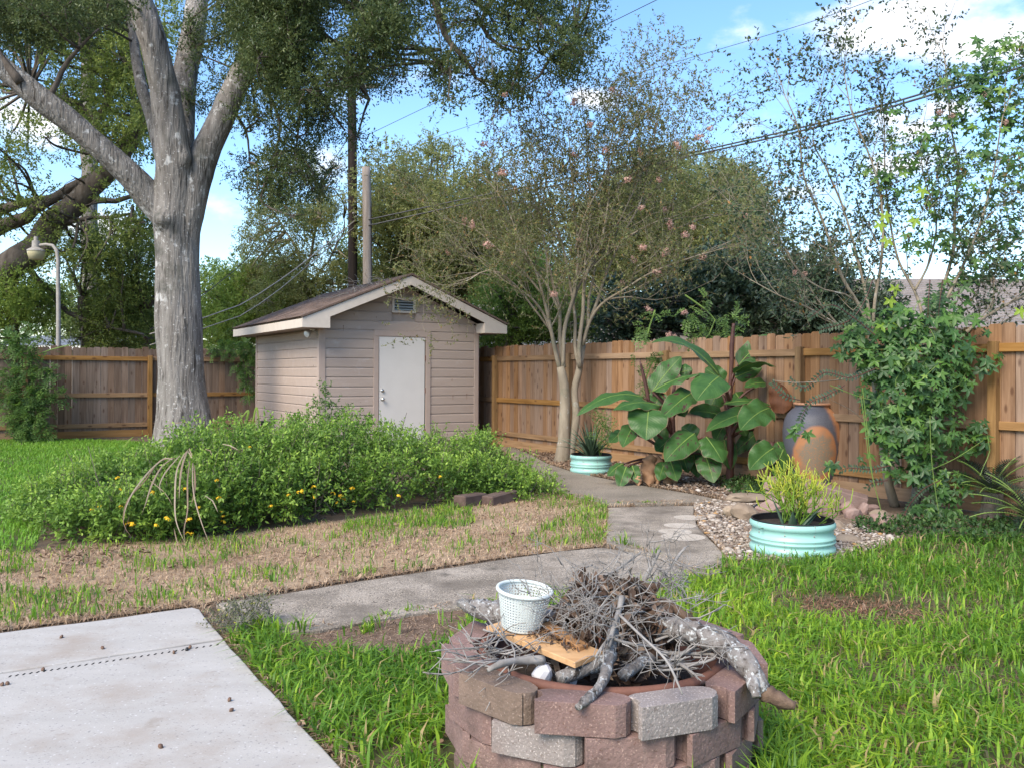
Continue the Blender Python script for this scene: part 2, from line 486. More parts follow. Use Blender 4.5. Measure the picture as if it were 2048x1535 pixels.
def wood_mat(name, c_light, c_dark, knots=True, rand=.2, grey=0.0):
    """sawn boards: grain along local z, knots with dark rings"""
    m, nt, N, L, b = new_mat(name)
    tc = N.new('ShaderNodeTexCoord'); oi = N.new('ShaderNodeObjectInfo')
    sc = N.new('ShaderNodeVectorMath'); sc.operation = 'SCALE'; sc.inputs[0].default_value = (13.1, 7.7, 91.3)
    L.new(oi.outputs['Random'], sc.inputs['Scale'])
    ad = N.new('ShaderNodeVectorMath'); ad.operation = 'ADD'
    L.new(tc.outputs['Object'], ad.inputs[0]); L.new(sc.outputs[0], ad.inputs[1])
    mp = N.new('ShaderNodeMapping'); mp.inputs['Scale'].default_value = (30, 30, 1.4)
    L.new(ad.outputs[0], mp.inputs['Vector'])
    n = N.new('ShaderNodeTexNoise'); n.inputs['Scale'].default_value = 1.2; n.inputs['Detail'].default_value = 6; n.inputs['Distortion'].default_value = .8
    L.new(mp.outputs[0], n.inputs['Vector'])
    mr = N.new('ShaderNodeMapRange'); mr.inputs['From Min'].default_value = .3; mr.inputs['From Max'].default_value = .7
    L.new(n.outputs['Fac'], mr.inputs['Value'])
    mix = N.new('ShaderNodeMixRGB'); mix.inputs[1].default_value = (*c_dark, 1); mix.inputs[2].default_value = (*c_light, 1)
    L.new(mr.outputs[0], mix.inputs[0])
    col = mix.outputs[0]
    # long weather stains
    mp2 = N.new('ShaderNodeMapping'); mp2.inputs['Scale'].default_value = (5, 5, .9)
    L.new(ad.outputs[0], mp2.inputs['Vector'])
    n2 = N.new('ShaderNodeTexNoise'); n2.inputs['Scale'].default_value = 1.0; n2.inputs['Detail'].default_value = 4
    L.new(mp2.outputs[0], n2.inputs['Vector'])
    r2 = N.new('ShaderNodeMapRange'); r2.inputs['From Min'].default_value = .52; r2.inputs['From Max'].default_value = .8
    L.new(n2.outputs['Fac'], r2.inputs['Value'])
    mx2 = N.new('ShaderNodeMixRGB'); mx2.inputs[2].default_value = (c_dark[0] * .55, c_dark[1] * .48, c_dark[2] * .42, 1)
    L.new(r2.outputs[0], mx2.inputs[0]); L.new(col, mx2.inputs[1]); col = mx2.outputs[0]
    if knots:
        mp3 = N.new('ShaderNodeMapping'); mp3.inputs['Scale'].default_value = (9, 9, 3.6)
        L.new(ad.outputs[0], mp3.inputs['Vector'])
        v = N.new('ShaderNodeTexVoronoi'); v.inputs['Scale'].default_value = 1.0
        L.new(mp3.outputs[0], v.inputs['Vector'])
        r3 = N.new('ShaderNodeMapRange'); r3.inputs['From Min'].default_value = .22; r3.inputs['From Max'].default_value = .10
        L.new(v.outputs['Distance'], r3.inputs['Value'])
        mx3 = N.new('ShaderNodeMixRGB'); mx3.inputs[2].default_value = (.085, .04, .022, 1)
        m5 = N.new('ShaderNodeMath'); m5.operation = 'MULTIPLY'; m5.inputs[1].default_value = .8
        L.new(r3.outputs[0], m5.inputs[0])
        L.new(m5.outputs[0], mx3.inputs[0]); L.new(col, mx3.inputs[1]); col = mx3.outputs[0]
    hv = N.new('ShaderNodeHueSaturation')
    r = N.new('ShaderNodeMapRange'); r.inputs['To Min'].default_value = 1 - rand; r.inputs['To Max'].default_value = 1 + rand
    L.new(oi.outputs['Random'], r.inputs['Value']); L.new(r.outputs[0], hv.inputs['Value'])
    wn = N.new('ShaderNodeTexWhiteNoise'); wn.noise_dimensions = '1D'; L.new(oi.outputs['Random'], wn.inputs['W'])
    rs = N.new('ShaderNodeMapRange'); rs.inputs['To Min'].default_value = .72; rs.inputs['To Max'].default_value = 1.15
    L.new(wn.outputs['Value'], rs.inputs['Value']); L.new(rs.outputs[0], hv.inputs['Saturation'])
    L.new(col, hv.inputs['Color'])
    L.new(hv.outputs[0], b.inputs['Base Color'])
    b.inputs['Roughness'].default_value = .85
    b.inputs['Specular IOR Level'].default_value = .2
    bp = N.new('ShaderNodeBump'); bp.inputs['Strength'].default_value = .35; bp.inputs['Distance'].default_value = .006
    L.new(n.outputs['Fac'], bp.inputs['Height']); L.new(bp.outputs[0], b.inputs['Normal'])
    return m
M['cedar'] = wood_mat('cedar_board', (.275, .168, .098), (.18, .10, .055), rand=.16)
M['cedar_grey'] = wood_mat('weathered_cedar_board', (.225, .157, .117), (.138, .09, .063), rand=.22)
M['rail'] = wood_mat('treated_rail', (.30, .175, .078), (.20, .11, .045), rand=.12)
M['post'] = wood_mat('treated_post', (.27, .165, .075), (.18, .105, .046), rand=.1)

# foliage
M['oak_leaf'] = leaf_mat('live_oak_leaf', [(0, (.035, .060, .022)), (.5, (.078, .115, .04)), (1, (.16, .195, .07))], .42, .36, .4)
M['oak_leaf_far'] = leaf_mat('far_oak_leaf', [(0, (.07, .105, .03)), (.5, (.15, .205, .052)), (1, (.26, .31, .08))], .5, .5)
M['far_leaf'] = leaf_mat('olive_tree_leaf', [(0, (.13, .155, .06)), (.5, (.225, .25, .09)), (.88, (.30, .32, .12)), (1, (.38, .30, .15))], .55, .48)
M['far_leaf_green'] = leaf_mat('green_tree_leaf', [(0, (.08, .135, .03)), (.5, (.165, .25, .05)), (1, (.28, .36, .08))], .55, .48)
M['magnolia_leaf'] = leaf_mat('magnolia_leaf', [(0, (.030, .050, .030)), (.6, (.060, .095, .05)), (1, (.12, .16, .085))], .38, .22, .5)
M['myrtle_leaf'] = leaf_mat('crepe_myrtle_leaf', [(0, (.09, .11, .04)), (.5, (.155, .175, .062)), (.86, (.21, .225, .085)), (.94, (.26, .17, .07)), (1, (.32, .20, .07))], .5, .42)
M['myrtle_dark'] = leaf_mat('dull_myrtle_leaf', [(0, (.035, .062, .04)), (.5, (.065, .105, .052)), (.95, (.12, .155, .065)), (1, (.34, .15, .03))], .45, .3)
M['seed'] = leaf_mat('dry_seed', [(0, (.03, .02, .015)), (1, (.07, .05, .035))], .8, 0)
M['vine_leaf'] = leaf_mat('vine_leaf', [(0, (.035, .085, .027)), (.55, (.065, .15, .04)), (.9, (.11, .22, .04)), (1, (.26, .38, .04))], .42, .35, .4)
M['fence_vine'] = leaf_mat('feathery_vine_leaf', [(0, (.035, .08, .022)), (.6, (.075, .15, .036)), (1, (.15, .26, .05))], .5, .4)
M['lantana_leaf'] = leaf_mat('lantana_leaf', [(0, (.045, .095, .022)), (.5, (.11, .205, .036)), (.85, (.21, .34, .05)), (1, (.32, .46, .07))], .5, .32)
M['privet_leaf'] = leaf_mat('shoot_leaf', [(0, (.055, .105, .03)), (.6, (.10, .18, .045)), (1, (.18, .28, .07))], .45, .35)
M['petal_yellow'] = leaf_mat('yellow_petal', [(0, (.75, .40, .01)), (1, (.85, .60, .03))], .6, .2)
M['petal_pink'] = leaf_mat('faded_pink_petal', [(0, (.42, .22, .19)), (.5, (.52, .34, .28)), (1, (.52, .41, .30))], .7, .3)
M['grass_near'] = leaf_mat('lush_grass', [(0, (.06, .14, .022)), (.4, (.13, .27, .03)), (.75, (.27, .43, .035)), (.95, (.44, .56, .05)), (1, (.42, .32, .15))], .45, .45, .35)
M['grass_far'] = leaf_mat('lawn_grass', [(0, (.09, .20, .025)), (.5, (.15, .32, .032)), (1, (.24, .41, .05))], .5, .4)
M['straw'] = leaf_mat('dead_grass', [(0, (.24, .155, .095)), (.5, (.44, .315, .205)), (1, (.60, .47, .33))], .85, .2)
M['dead_leaf'] = leaf_mat('dead_leaf', [(0, (.050, .030, .021)), (.5, (.12, .076, .052)), (.85, (.21, .142, .10)), (1, (.35, .27, .20))], .7, .08)
M['litter'] = leaf_mat('leaf_litter', [(0, (.08, .05, .033)), (.5, (.19, .12, .078)), (1, (.36, .255, .175))], .85, .05)
M['cover_leaf'] = leaf_mat('ground_cover_leaf', [(0, (.018, .046, .013)), (.6, (.04, .092, .022)), (1, (.075, .14, .03))], .5, .25)
M['cycad'] = leaf_mat('sago_leaf', [(0, (.012, .026, .020)), (.6, (.020, .042, .030)), (1, (.04, .07, .045))], .35, .12, .5)
M['firestick'] = leaf_mat('pencil_cactus', [(0, (.07, .15, .025)), (.55, (.17, .29, .03)), (.85, (.36, .42, .045)), (1, (.52, .47, .06))], .5, .1)
M['aloe'] = leaf_mat('aloe_leaf', [(0, (.030, .058, .034)), (1, (.075, .12, .07))], .45, .06)
M['strap'] = leaf_mat('strap_leaf', [(0, (.10, .20, .03)), (1, (.22, .33, .06))], .5, .3)
M['deadblade'] = leaf_mat('dead_blade', [(0, (.17, .11, .07)), (1, (.33, .265, .20))], .8, .15)
M['weed'] = leaf_mat('grey_weed', [(0, (.09, .10, .05)), (.7, (.16, .17, .085)), (1, (.42, .40, .06))], .8, .1)

def pebble_mat():
    m, nt, N, L, b = new_mat('mixed_pebbles')
    at = N.new('ShaderNodeAttribute'); at.attribute_name = 'tone'
    cr = N.new('ShaderNodeValToRGB')
    stops = [(0, (.06, .05, .042)), (.25, (.14, .097, .072)), (.5, (.205, .155, .115)), (.75, (.31, .262, .215)), (.93, (.47, .43, .385)), (1, (.36, .21, .085))]
    el = cr.color_ramp.elements
    while len(el) < len(stops): el.new(.5)
    for e, (p, c) in zip(el, stops): e.position = p; e.color = (*c, 1)
    L.new(at.outputs['Fac'], cr.inputs[0]); L.new(cr.outputs[0], b.inputs['Base Color'])
    b.inputs['Roughness'].default_value = .75
    return m
M['pebbles'] = pebble_mat()

def banana_mat():
    """broad leaf: parallel veins from the midrib, maroon blotches, brownish rim"""
    m, nt, N, L, b = new_mat('banana_leaf')
    uv = N.new('ShaderNodeUVMap'); sp = N.new('ShaderNodeSeparateXYZ'); L.new(uv.outputs[0], sp.inputs[0])
    oi = N.new('ShaderNodeObjectInfo')
    def mt(op, a, b2=None, clamp=False):
        k = N.new('ShaderNodeMath'); k.operation = op; k.use_clamp = clamp
        for i, v in enumerate((a, b2)):
            if v is None: continue
            if isinstance(v, (int, float)): k.inputs[i].default_value = v
            else: L.new(v, k.inputs[i])
        return k.outputs[0]
    ax = mt('ABSOLUTE', mt('SUBTRACT', sp.outputs[0], .5))
    vein = mt('SINE', mt('MULTIPLY', mt('SUBTRACT', sp.outputs[1], mt('MULTIPLY', ax, .35)), 190))
    vein = mt('MULTIPLY_ADD', vein, .5); 
    n = N.new('ShaderNodeTexNoise'); n.inputs['Scale'].default_value = 5; n.inputs['Detail'].default_value = 5
    cmb = N.new('ShaderNodeCombineXYZ'); L.new(mt('MULTIPLY', ax, 1.0), cmb.inputs[0])
    L.new(mt('ADD', mt('MULTIPLY', sp.outputs[1], 3.0), mt('MULTIPLY', ax, -1.0)), cmb.inputs[1])
    L.new(mt('ADD', mt('MULTIPLY', oi.outputs['Random'], 50), mt('MULTIPLY', sp.outputs[0], .6)), cmb.inputs[2])
    L.new(cmb.outputs[0], n.inputs['Vector'])
    base = N.new('ShaderNodeMixRGB'); base.inputs[1].default_value = (.024, .070, .018, 1); base.inputs[2].default_value = (.070, .160, .040, 1)
    L.new(n.outputs['Fac'], base.inputs[0])
    r = N.new('ShaderNodeMapRange'); r.inputs['From Min'].default_value = .58; r.inputs['From Max'].default_value = .66
    L.new(n.outputs['Fac'], r.inputs['Value'])
    mar = N.new('ShaderNodeMixRGB'); mar.inputs[2].default_value = (.060, .026, .028, 1)
    L.new(mt('MULTIPLY', r.outputs[0], mt('GREATER_THAN', oi.outputs['Random'], .45)), mar.inputs[0]); L.new(base.outputs[0], mar.inputs[1])
    rim = N.new('ShaderNodeMapRange'); rim.inputs['From Min'].default_value = .47; rim.inputs['From Max'].default_value = .50
    L.new(ax, rim.inputs['Value'])
    rm = N.new('ShaderNodeMixRGB'); rm.inputs[2].default_value = (.20, .13, .08, 1)
    L.new(rim.outputs[0], rm.inputs[0]); L.new(mar.outputs[0], rm.inputs[1])
    rib = N.new('ShaderNodeMapRange'); rib.inputs['From Min'].default_value = .016; rib.inputs['From Max'].default_value = .006
    L.new(ax, rib.inputs['Value'])
    rb = N.new('ShaderNodeMixRGB'); rb.inputs[2].default_value = (.22, .27, .10, 1)
    L.new(rib.outputs[0], rb.inputs[0]); L.new(rm.outputs[0], rb.inputs[1])
    L.new(rb.outputs[0], b.inputs['Base Color'])
    b.inputs['Roughness'].default_value = .42
    b.inputs['Specular IOR Level'].default_value = .3
    bp = N.new('ShaderNodeBump'); bp.inputs['Strength'].default_value = .35; bp.inputs['Distance'].default_value = .004
    bp.inputs['Strength'].default_value = .22; L.new(vein, bp.inputs['Height']); L.new(bp.outputs[0], b.inputs['Normal'])
    tr = N.new('ShaderNodeBsdfTranslucent'); L.new(rb.outputs[0], tr.inputs[0])
    mx = N.new('ShaderNodeMixShader'); mx.inputs[0].default_value = .22
    L.new(b.outputs[0], mx.inputs[1]); L.new(tr.outputs[0], mx.inputs[2])
    L.new(mx.outputs[0], N['Material Output'].inputs['Surface'])
    return m
M['banana'] = banana_mat()

def urn_mat():
    """terracotta urn dipped in slate-blue glaze, with one worn bare oval on its front"""
    m, nt, N, L, b = new_mat('glazed_terracotta')
    tc = N.new('ShaderNodeTexCoord'); sp = N.new('ShaderNodeSeparateXYZ'); L.new(tc.outputs['Object'], sp.inputs[0])
    n = N.new('ShaderNodeTexNoise'); n.inputs['Scale'].default_value = 9; n.inputs['Detail'].default_value = 6
    L.new(tc.outputs['Object'], n.inputs['Vector'])
    fine = N.new('ShaderNodeTexNoise'); fine.inputs['Scale'].default_value = 90; L.new(tc.outputs['Object'], fine.inputs['Vector'])
    def mt(op, a, b2=None, clamp=False):
        k = N.new('ShaderNodeMath'); k.operation = op; k.use_clamp = clamp
        for i, v in enumerate((a, b2)):
            if v is None: continue
            if isinstance(v, (int, float)): k.inputs[i].default_value = v
            else: L.new(v, k.inputs[i])
        return k.outputs[0]
    def ramp(v, a, c):
        r = N.new('ShaderNodeMapRange'); r.interpolation_type = 'SMOOTHSTEP'; r.inputs['From Min'].default_value = a; r.inputs['From Max'].default_value = c
        L.new(v, r.inputs['Value']); return r.outputs[0]
    def mix(f, a, c):
        k = N.new('ShaderNodeMixRGB'); L.new(f, k.inputs[0])
        for i, v in ((1, a), (2, c)):
            if isinstance(v, tuple): k.inputs[i].default_value = (*v, 1)
            else: L.new(v, k.inputs[i])
        return k.outputs[0]
    wob = mt('MULTIPLY', mt('SUBTRACT', n.outputs['Fac'], .5), .10)
    terra = mix(n.outputs['Fac'], (.36, .145, .055), (.46, .215, .10))
    glaze = mix(fine.outputs['Fac'], (.055, .056, .068), (.125, .126, .150))
    # glaze covers all but the right shoulder and flank
    side = mt('ADD', mt('ADD', mt('MULTIPLY', sp.outputs[0], 1.0), mt('MULTIPLY', sp.outputs[2], .28)), wob)
    c = mix(ramp(side, .325, .40), glaze, terra)
    # bare oval
    ox = mt('DIVIDE', mt('ADD', sp.outputs[0], .075), .245)
    oz = mt('DIVIDE', mt('SUBTRACT', sp.outputs[2], .47), .36)
    rad = mt('ADD', mt('SQRT', mt('ADD', mt('MULTIPLY', ox, ox), mt('MULTIPLY', oz, oz))), mt('MULTIPLY', wob, 1.0))
    front = mt('LESS_THAN', sp.outputs[1], 0.0)
    oval = mt('MULTIPLY', mt('SUBTRACT', 1.0, ramp(rad, .92, 1.05)), front)
    c = mix(oval, c, terra)
    worn = mt('MULTIPLY', mt('SUBTRACT', 1.0, ramp(mt('ADD', rad, mt('MULTIPLY', mt('SUBTRACT', n.outputs['Fac'], .5), .9)), .55, .9)), front)
    c = mix(mt('MULTIPLY', worn, ramp(fine.outputs['Fac'], .30, .50)), c, (.215, .175, .125))
    lip = ramp(sp.outputs[2], 1.06, 1.075)
    c = mix(lip, c, (.43, .22, .125))
    L.new(c, b.inputs['Base Color'])
    b.inputs['Roughness'].default_value = .55
    bp = N.new('ShaderNodeBump'); bp.inputs['Strength'].default_value = .25; bp.inputs['Distance'].default_value = .004
    L.new(fine.outputs['Fac'], bp.inputs['Height']); L.new(bp.outputs[0], b.inputs['Normal'])
    return m
M['urn'] = urn_mat()
# ------------------------------------------------------------------ the setting: ground sheets, slabs
def sheet(name, pts, z, mat, label, cat, parent=None):
    b = MB(); b.add([(p[0], p[1], z) for p in pts], [tuple(range(len(pts)))])
    o = b.build(name, mat)
    return tag(o, label, cat, None, 'structure')

g = MB()
n = 24
for i in range(n + 1):
    for j in range(n + 1):
        g.v.append(((i / n - .5) * 500, (j / n - .5) * 500 + 60, 0)); g.t.append(.5)
for i in range(n):
    for j in range(n):
        a = i * (n + 1) + j
        g.f.append((a, a + n + 1, a + n + 2, a + 1))
tag(g.build('ground', M['soil']), 'brown soil of the garden running out beyond the fences', 'ground', None, 'structure')

PATIO_BACK = [(-900, 1391), (-150, 1287), (0, 1264), (200, 1239), (385, 1213), (399, 1217), (430, 1256), (447, 1275), (0, 1343), (-150, 1366), (-900, 1484)]
PATIO_FRONT = [(-900, 1487), (-150, 1369), (0, 1346), (449, 1278), (480, 1313), (540, 1378), (600, 1447), (690, 1542), (760, 1625), (1100, 2100), (-1500, 2100)]
PATH_NEAR = [(432, 1205), (560, 1187), (700, 1164), (860, 1140), (980, 1121), (1120, 1101), (1205, 1094), (1270, 1104), (1345, 1127), (1392, 1150), (1350, 1166),
             (1200, 1186), (1050, 1200), (920, 1213), (800, 1229), (700, 1247), (640, 1258), (560, 1262), (505, 1252)]
PATH_MID = [(1216, 1014), (1300, 1012), (1388, 1010), (1386, 1030), (1398, 1055), (1428, 1085), (1450, 1112), (1440, 1142), (1395, 1146), (1350, 1124), (1290, 1104), (1240, 1091), (1213, 1084)]
PATH_FAR = [(1214, 1006), (1150, 991), (1095, 970), (1055, 948), (1035, 925), (1015, 905), (1000, 893), (1028, 893), (1062, 908), (1095, 926), (1150, 944), (1230, 960), (1320, 976),
            (1390, 988), (1460, 1003), (1390, 1004), (1300, 1007)]
LAWN_NEAR = [(440, 1286), (510, 1258), (640, 1266), (800, 1236), (920, 1218), (1050, 1205), (1200, 1192), (1350, 1172), (1450, 1125), (1500, 1118), (1560, 1122), (1680, 1118), (1760, 1096),
             (1860, 1082), (2060, 1085), (2300, 1090), (2900, 1500), (2600, 2600), (800, 2600), (560, 1400)]
LAWN_FAR = [(-900, 876), (-240, 880), (100, 880), (240, 882), (330, 890), (330, 925), (110, 950), (70, 1100), (-240, 1110), (-900, 1125)]
DEAD = [(-900, 1120), (-240, 1108), (60, 1105), (250, 1085), (450, 1072), (700, 1038), (930, 1008), (1060, 990), (1085, 966), (1150, 990), (1214, 1009), (1214, 1085), (1203, 1093), (980, 1119), (700, 1162),
        (432, 1203), (392, 1212), (0, 1262), (-240, 1294), (-900, 1384)]
DIRT = [(560, 1266), (640, 1262), (760, 1240), (860, 1222), (945, 1212), (930, 1262), (900, 1300), (820, 1322), (720, 1312), (630, 1305)]
GRAVEL = [(1390, 1012), (1396, 1004), (1440, 998), (1500, 985), (1560, 1040), (1640, 1052), (1700, 1050), (1770, 1070), (1800, 1078), (1760, 1100), (1690, 1120), (1560, 1128), (1452, 1122), (1430, 1088), (1398, 1058)]
MULCH = [(985, 884), (1110, 897), (1260, 915), (1420, 945), (1600, 985), (1800, 1030), (2150, 1080), (2150, 1095), (1840, 1085), (1700, 1050), (1540, 1030), (1480, 1003), (1390, 988), (1230, 960), (1150, 944), (1095, 926), (1060, 907), (1025, 893)]

sheet('lawn', pix_poly(LAWN_NEAR), .004, M['lawn_soil'], 'earth under the lush green lawn to the right of the fire pit', 'lawn')
sheet('lawn', pix_poly(LAWN_FAR), .004, M['lawn_soil'], 'earth under the bright green lawn before the left fence', 'lawn')
sheet('dry_lawn', pix_poly(DEAD), .008, M['thatch'], 'thatch of dead straw coloured lawn between shrub and path', 'lawn')
sheet('dirt_patch', pix_poly(DIRT), .012, M['bare'], 'bare brown dirt between the path and the fire pit', 'dirt')
sheet('gravel_bed', pix_poly(GRAVEL), .012, M['gravelbase'], 'gravel bed under the nearer mint planter', 'gravel bed')
sheet('planting_bed', pix_poly(MULCH), .008, M['mulch'], 'mulched planting bed along the right fence', 'planting bed')

def slab(name, pts, z, mat, label, cat):
    poly = rough_poly(pix_poly(pts, z))
    b = MB(); b.prism(poly, -.06, z)
    o = b.build(name, mat, bevel=.007, segs=2)
    return tag(o, label, cat, None, 'structure')

slab('path', PATH_NEAR, .032, M['aggregate'], 'long exposed aggregate path slab nearest the fire pit', 'path')
slab('path', PATH_MID, .032, M['aggregate'], 'exposed aggregate path slab with pale round marks', 'path')
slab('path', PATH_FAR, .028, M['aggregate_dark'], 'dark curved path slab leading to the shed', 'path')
slab('patio', PATIO_BACK, .036, M['concrete'], 'narrow pale concrete patio slab behind the joint', 'patio')
pf = slab('patio', PATIO_FRONT, .036, M['concrete'], 'large pale concrete patio slab in front of the joint', 'patio')
# row of small drain slots just inside the joint
sm = MB(); sm.prism([(-.0035, -.011), (.0035, -.011), (.0035, .011), (-.0035, .011)], 0, .0025)
so = sm.build('drain_slot', M['dark'], pf, local=True)
first = True
for k in range(31):
    f = k / 30
    p = G(20 + f * 415, 1351.5 - f * 63.5 - .0 , .036)
    o = so if first else so.copy()
    if not first: COL.objects.link(o)
    first = False
    o.location = (p.x, p.y, .0352)
    o.rotation_euler = (0, 0, math.radians(random.uniform(-6, 6)))
# pale round rings left on the middle slab by planters
sm = None
for i, (px, py, r) in enumerate([(1380, 1034, .16), (1360, 1050, .15), (1350, 1062, .15), (1366, 1073, .19)]):
    p = G(px, py, .032)
    b = MB(); nn = 40
    b.add([(p.x + r * math.cos(2 * math.pi * k / nn) * random.uniform(.97, 1.03), p.y + r * .95 * math.sin(2 * math.pi * k / nn), .0333 + i * .0006) for k in range(nn)], [tuple(range(nn))])
    M.setdefault('ring', pm('planter_mark', (.36, .315, .26), (.50, .445, .38), 8, .95, .5, bump_scale=120, specks=[((.55, .48, .40), 130, .58), ((.16, .14, .11), 105, .63)]))
    tag(b.build('planter_mark', M['ring']), ['faint pale round mark farthest back on the middle path slab', 'pale round mark second from the back on the path slab', 'faint pale round mark third from the back on the path slab', 'widest pale round mark nearest the front of the path slab'][i], 'mark', 'round planter marks on the path', 'structure')

# ------------------------------------------------------------------ fences
BOARD_W = .14
def board_mesh(h, w=BOARD_W - .004, t=.018, ear=.022):
    b = MB()
    b.prism([(0, 0), (w, 0), (w, h - ear * 1.1), (w - ear, h), (ear, h), (0, h - ear * 1.1)], 0, t, axis='y')
    return b
def fence(name, A, dirv, length, label, board_mat, rails, post_step, post_off, side):
    """boards, rails and posts in the fence's own frame: x along it, y towards the garden"""
    ang = math.atan2(dirv.y, dirv.x)
    f = thing(name, label, 'fence', (A.x, A.y, 0), ang)
    meshes = []
    for k in range(5):
        b = board_mesh(1.925 + .009 * k)
        meshes.append(b)
    protos = []
    nb = int(length / BOARD_W)
    for i in range(nb):
        k = random.randrange(5)
        if len(protos) <= 4 and not any(p[0] == k for p in protos):
            o = meshes[k].build('board', board_mat, f, local=True); protos.append((k, o))
        else:
            src = next(p[1] for p in protos if p[0] == k) if any(p[0] == k for p in protos) else protos[0][1]
            o = src.copy(); COL.objects.link(o); o.parent = f
        o.location = (i * BOARD_W, random.uniform(-.003, .003) - (.018 if side > 0 else 0), .03 + random.uniform(-.006, .006))
        o.rotation_euler = (0, random.uniform(-.002, .002), 0)
    # posts (garden side) and rails between them
    xs = []
    x = post_off
    while x < length:
        xs.append(x); x += post_step
    y0, y1 = (0.0, .09) if side > 0 else (-.09, 0.0)
    pb = MB(); pb.box(-.045, .045, y0 + .003 * side, y1 + .003 * side, 0, 1.80)
    first = None
    for x in xs:
        if first is None:
            first = pb.build('post', M['post'], f, local=True, bevel=.004, segs=1); o = first
        else:
            o = first.copy(); COL.objects.link(o); o.parent = f
        o.location = (x, 0, 0)
    ends = [0] + xs + [length]
    for z, h in rails:
        for i in range(len(ends) - 1):
            a = ends[i] + (.047 if i > 0 else 0); c = ends[i + 1] - (.047 if i + 1 < len(ends) - 1 else 0)
            if c - a < .05: continue
            # grain runs along the rail: build it upright and lay it down
            rb = MB(); L2 = (c - a) / 2
            rb.box(-.045 if h > .05 else -.02, .045 if h > .05 else .02, -.019, .019, -L2, L2)
            o = rb.build('rail', M['rail'], f, local=True, bevel=.004, segs=1)
            o.rotation_euler = (0, math.pi / 2, 0)
            o.location = ((a + c) / 2, (.0215 if side > 0 else -.0215), z + random.uniform(-.006, .006))
        # kick board at the bottom
    for i in range(len(ends) - 1):
        a = ends[i] + (.047 if i > 0 else 0); c = ends[i + 1] - (.047 if i + 1 < len(ends) - 1 else 0)
        if c - a < .05: continue
        rb = MB(); L2 = (c - a) / 2
        rb.box(-.075, .075, -.01, .01, -L2, L2)
        o = rb.build('kick_board', M['rail'], f, local=True)
        o.rotation_euler = (0, math.pi / 2, 0)
        o.location = ((a + c) / 2, (.0125 if side > 0 else -.0125), .085)
    return f

RF_DIR = Vector((.65, -1, 0)).normalized()
RF_A = Vector((-.298, 17.28, 0)) - RF_DIR * 6.1
fence('wooden_fence', RF_A, RF_DIR, 20.4, 'warm brown cedar fence behind the banana plants and the urn', M['cedar'], [(1.73, .09), (.93, .09), (.27, .09)], 2.45, 6.1 - 2.45 * 2, -1)
BF_DIR = Vector((1, .65, 0)).normalized()
BF_A = Vector((-10.03, 18.3, 0)) - BF_DIR * (1.9 + 2.44)
# post positions seen at photo x 253 and 452
fence('wooden_fence', BF_A, BF_DIR, 9.45 + 2.44, 'greyish cedar fence behind the big tree trunk and the left lawn', M['cedar_grey'], [(1.73, .09), (.93, .09), (.27, .09)], 2.44, 1.72, -1)

# ------------------------------------------------------------------ shed
SH_A = math.atan(.6)
SW, SL = 3.17, 4.2           # width of the front, depth
FLOOR = .12
shed = thing('garden_shed', 'taupe garden shed with white door and brown shingle roof', 'shed', (-3.39, 15.35, 0), SH_A)
# local frame: x along the front, y into the shed (front wall plane y = 0), z up
PITCH = .415
OVX, OVF = .42, .35
EAVE_Z = 2.21
def roof_z(x):               # underside of the sheathing
    return EAVE_Z + .17 + PITCH * (min(x + OVX, SW + OVX - x))
RIDGE_X = SW / 2
core = MB()
core.prism([(.03, FLOOR), (SW - .03, FLOOR), (SW - .03, 2.36), (RIDGE_X, 2.36 + PITCH * (SW / 2)), (.03, 2.36)], .03, SL - .03, axis='y')
core.build('wall', M['siding'], shed, local=True)
fb = MB(); fb.box(-.02, SW + .02, -.02, SL + .02, 0, FLOOR)
fb.build('foundation', M['aggregate_dark'], shed, local=True)
LINES = [2.053 + .1716 * k for k in range(6, -13, -1)]
DX0, DX1, DZ1 = 1.106, 2.022, 2.10
def siding_board(x0, x1, z0, z1, face, clip=None):
    """beaded lap board: flat face with a bevelled upper lip"""
    b = MB()
    t0, t1, t2 = .006, .022, .016
    hh = z1 - z0
    prof = [(0, z0 + .004), (t1, z0 + .004), (t1, z0 + hh - .030), (t0, z0 + hh - .006), (t0, z1 + .002), (0, z1 + .002)]
    if face == 'front':
        vs0 = [(x0, -p[0], p[1]) for p in prof]; vs1 = [(x1, -p[0], p[1]) for p in prof]
        if clip:
            # trim a gable board along the roof slope
            vs0 = [(max(x0, clip(p[1])[0]), -p[0], p[1]) for p in prof]; vs1 = [(min(x1, clip(p[1])[1]), -p[0], p[1]) for p in prof]
    else:
        vs0 = [(-p[0], x1, p[1]) for p in prof]; vs1 = [(-p[0], x0, p[1]) for p in prof]
        if face == 'right':
            vs0 = [(SW + p[0], x0, p[1]) for p in prof]; vs1 = [(SW + p[0], x1, p[1]) for p in prof]
    n = len(prof)
    b.add(vs0 + vs1, [tuple(range(n)), tuple(range(n, 2 * n))[::-1]] + [(i, n + i, n + (i + 1) % n, (i + 1) % n) for i in range(n)])
    b.build('siding_board', M['siding'], shed, local=True)
TRX0, TRX1 = 1.0, 2.14       # outer edges of the door casing
VX0, VX1, VZ0, VZ1 = 1.355, 1.83, 2.55, 2.84
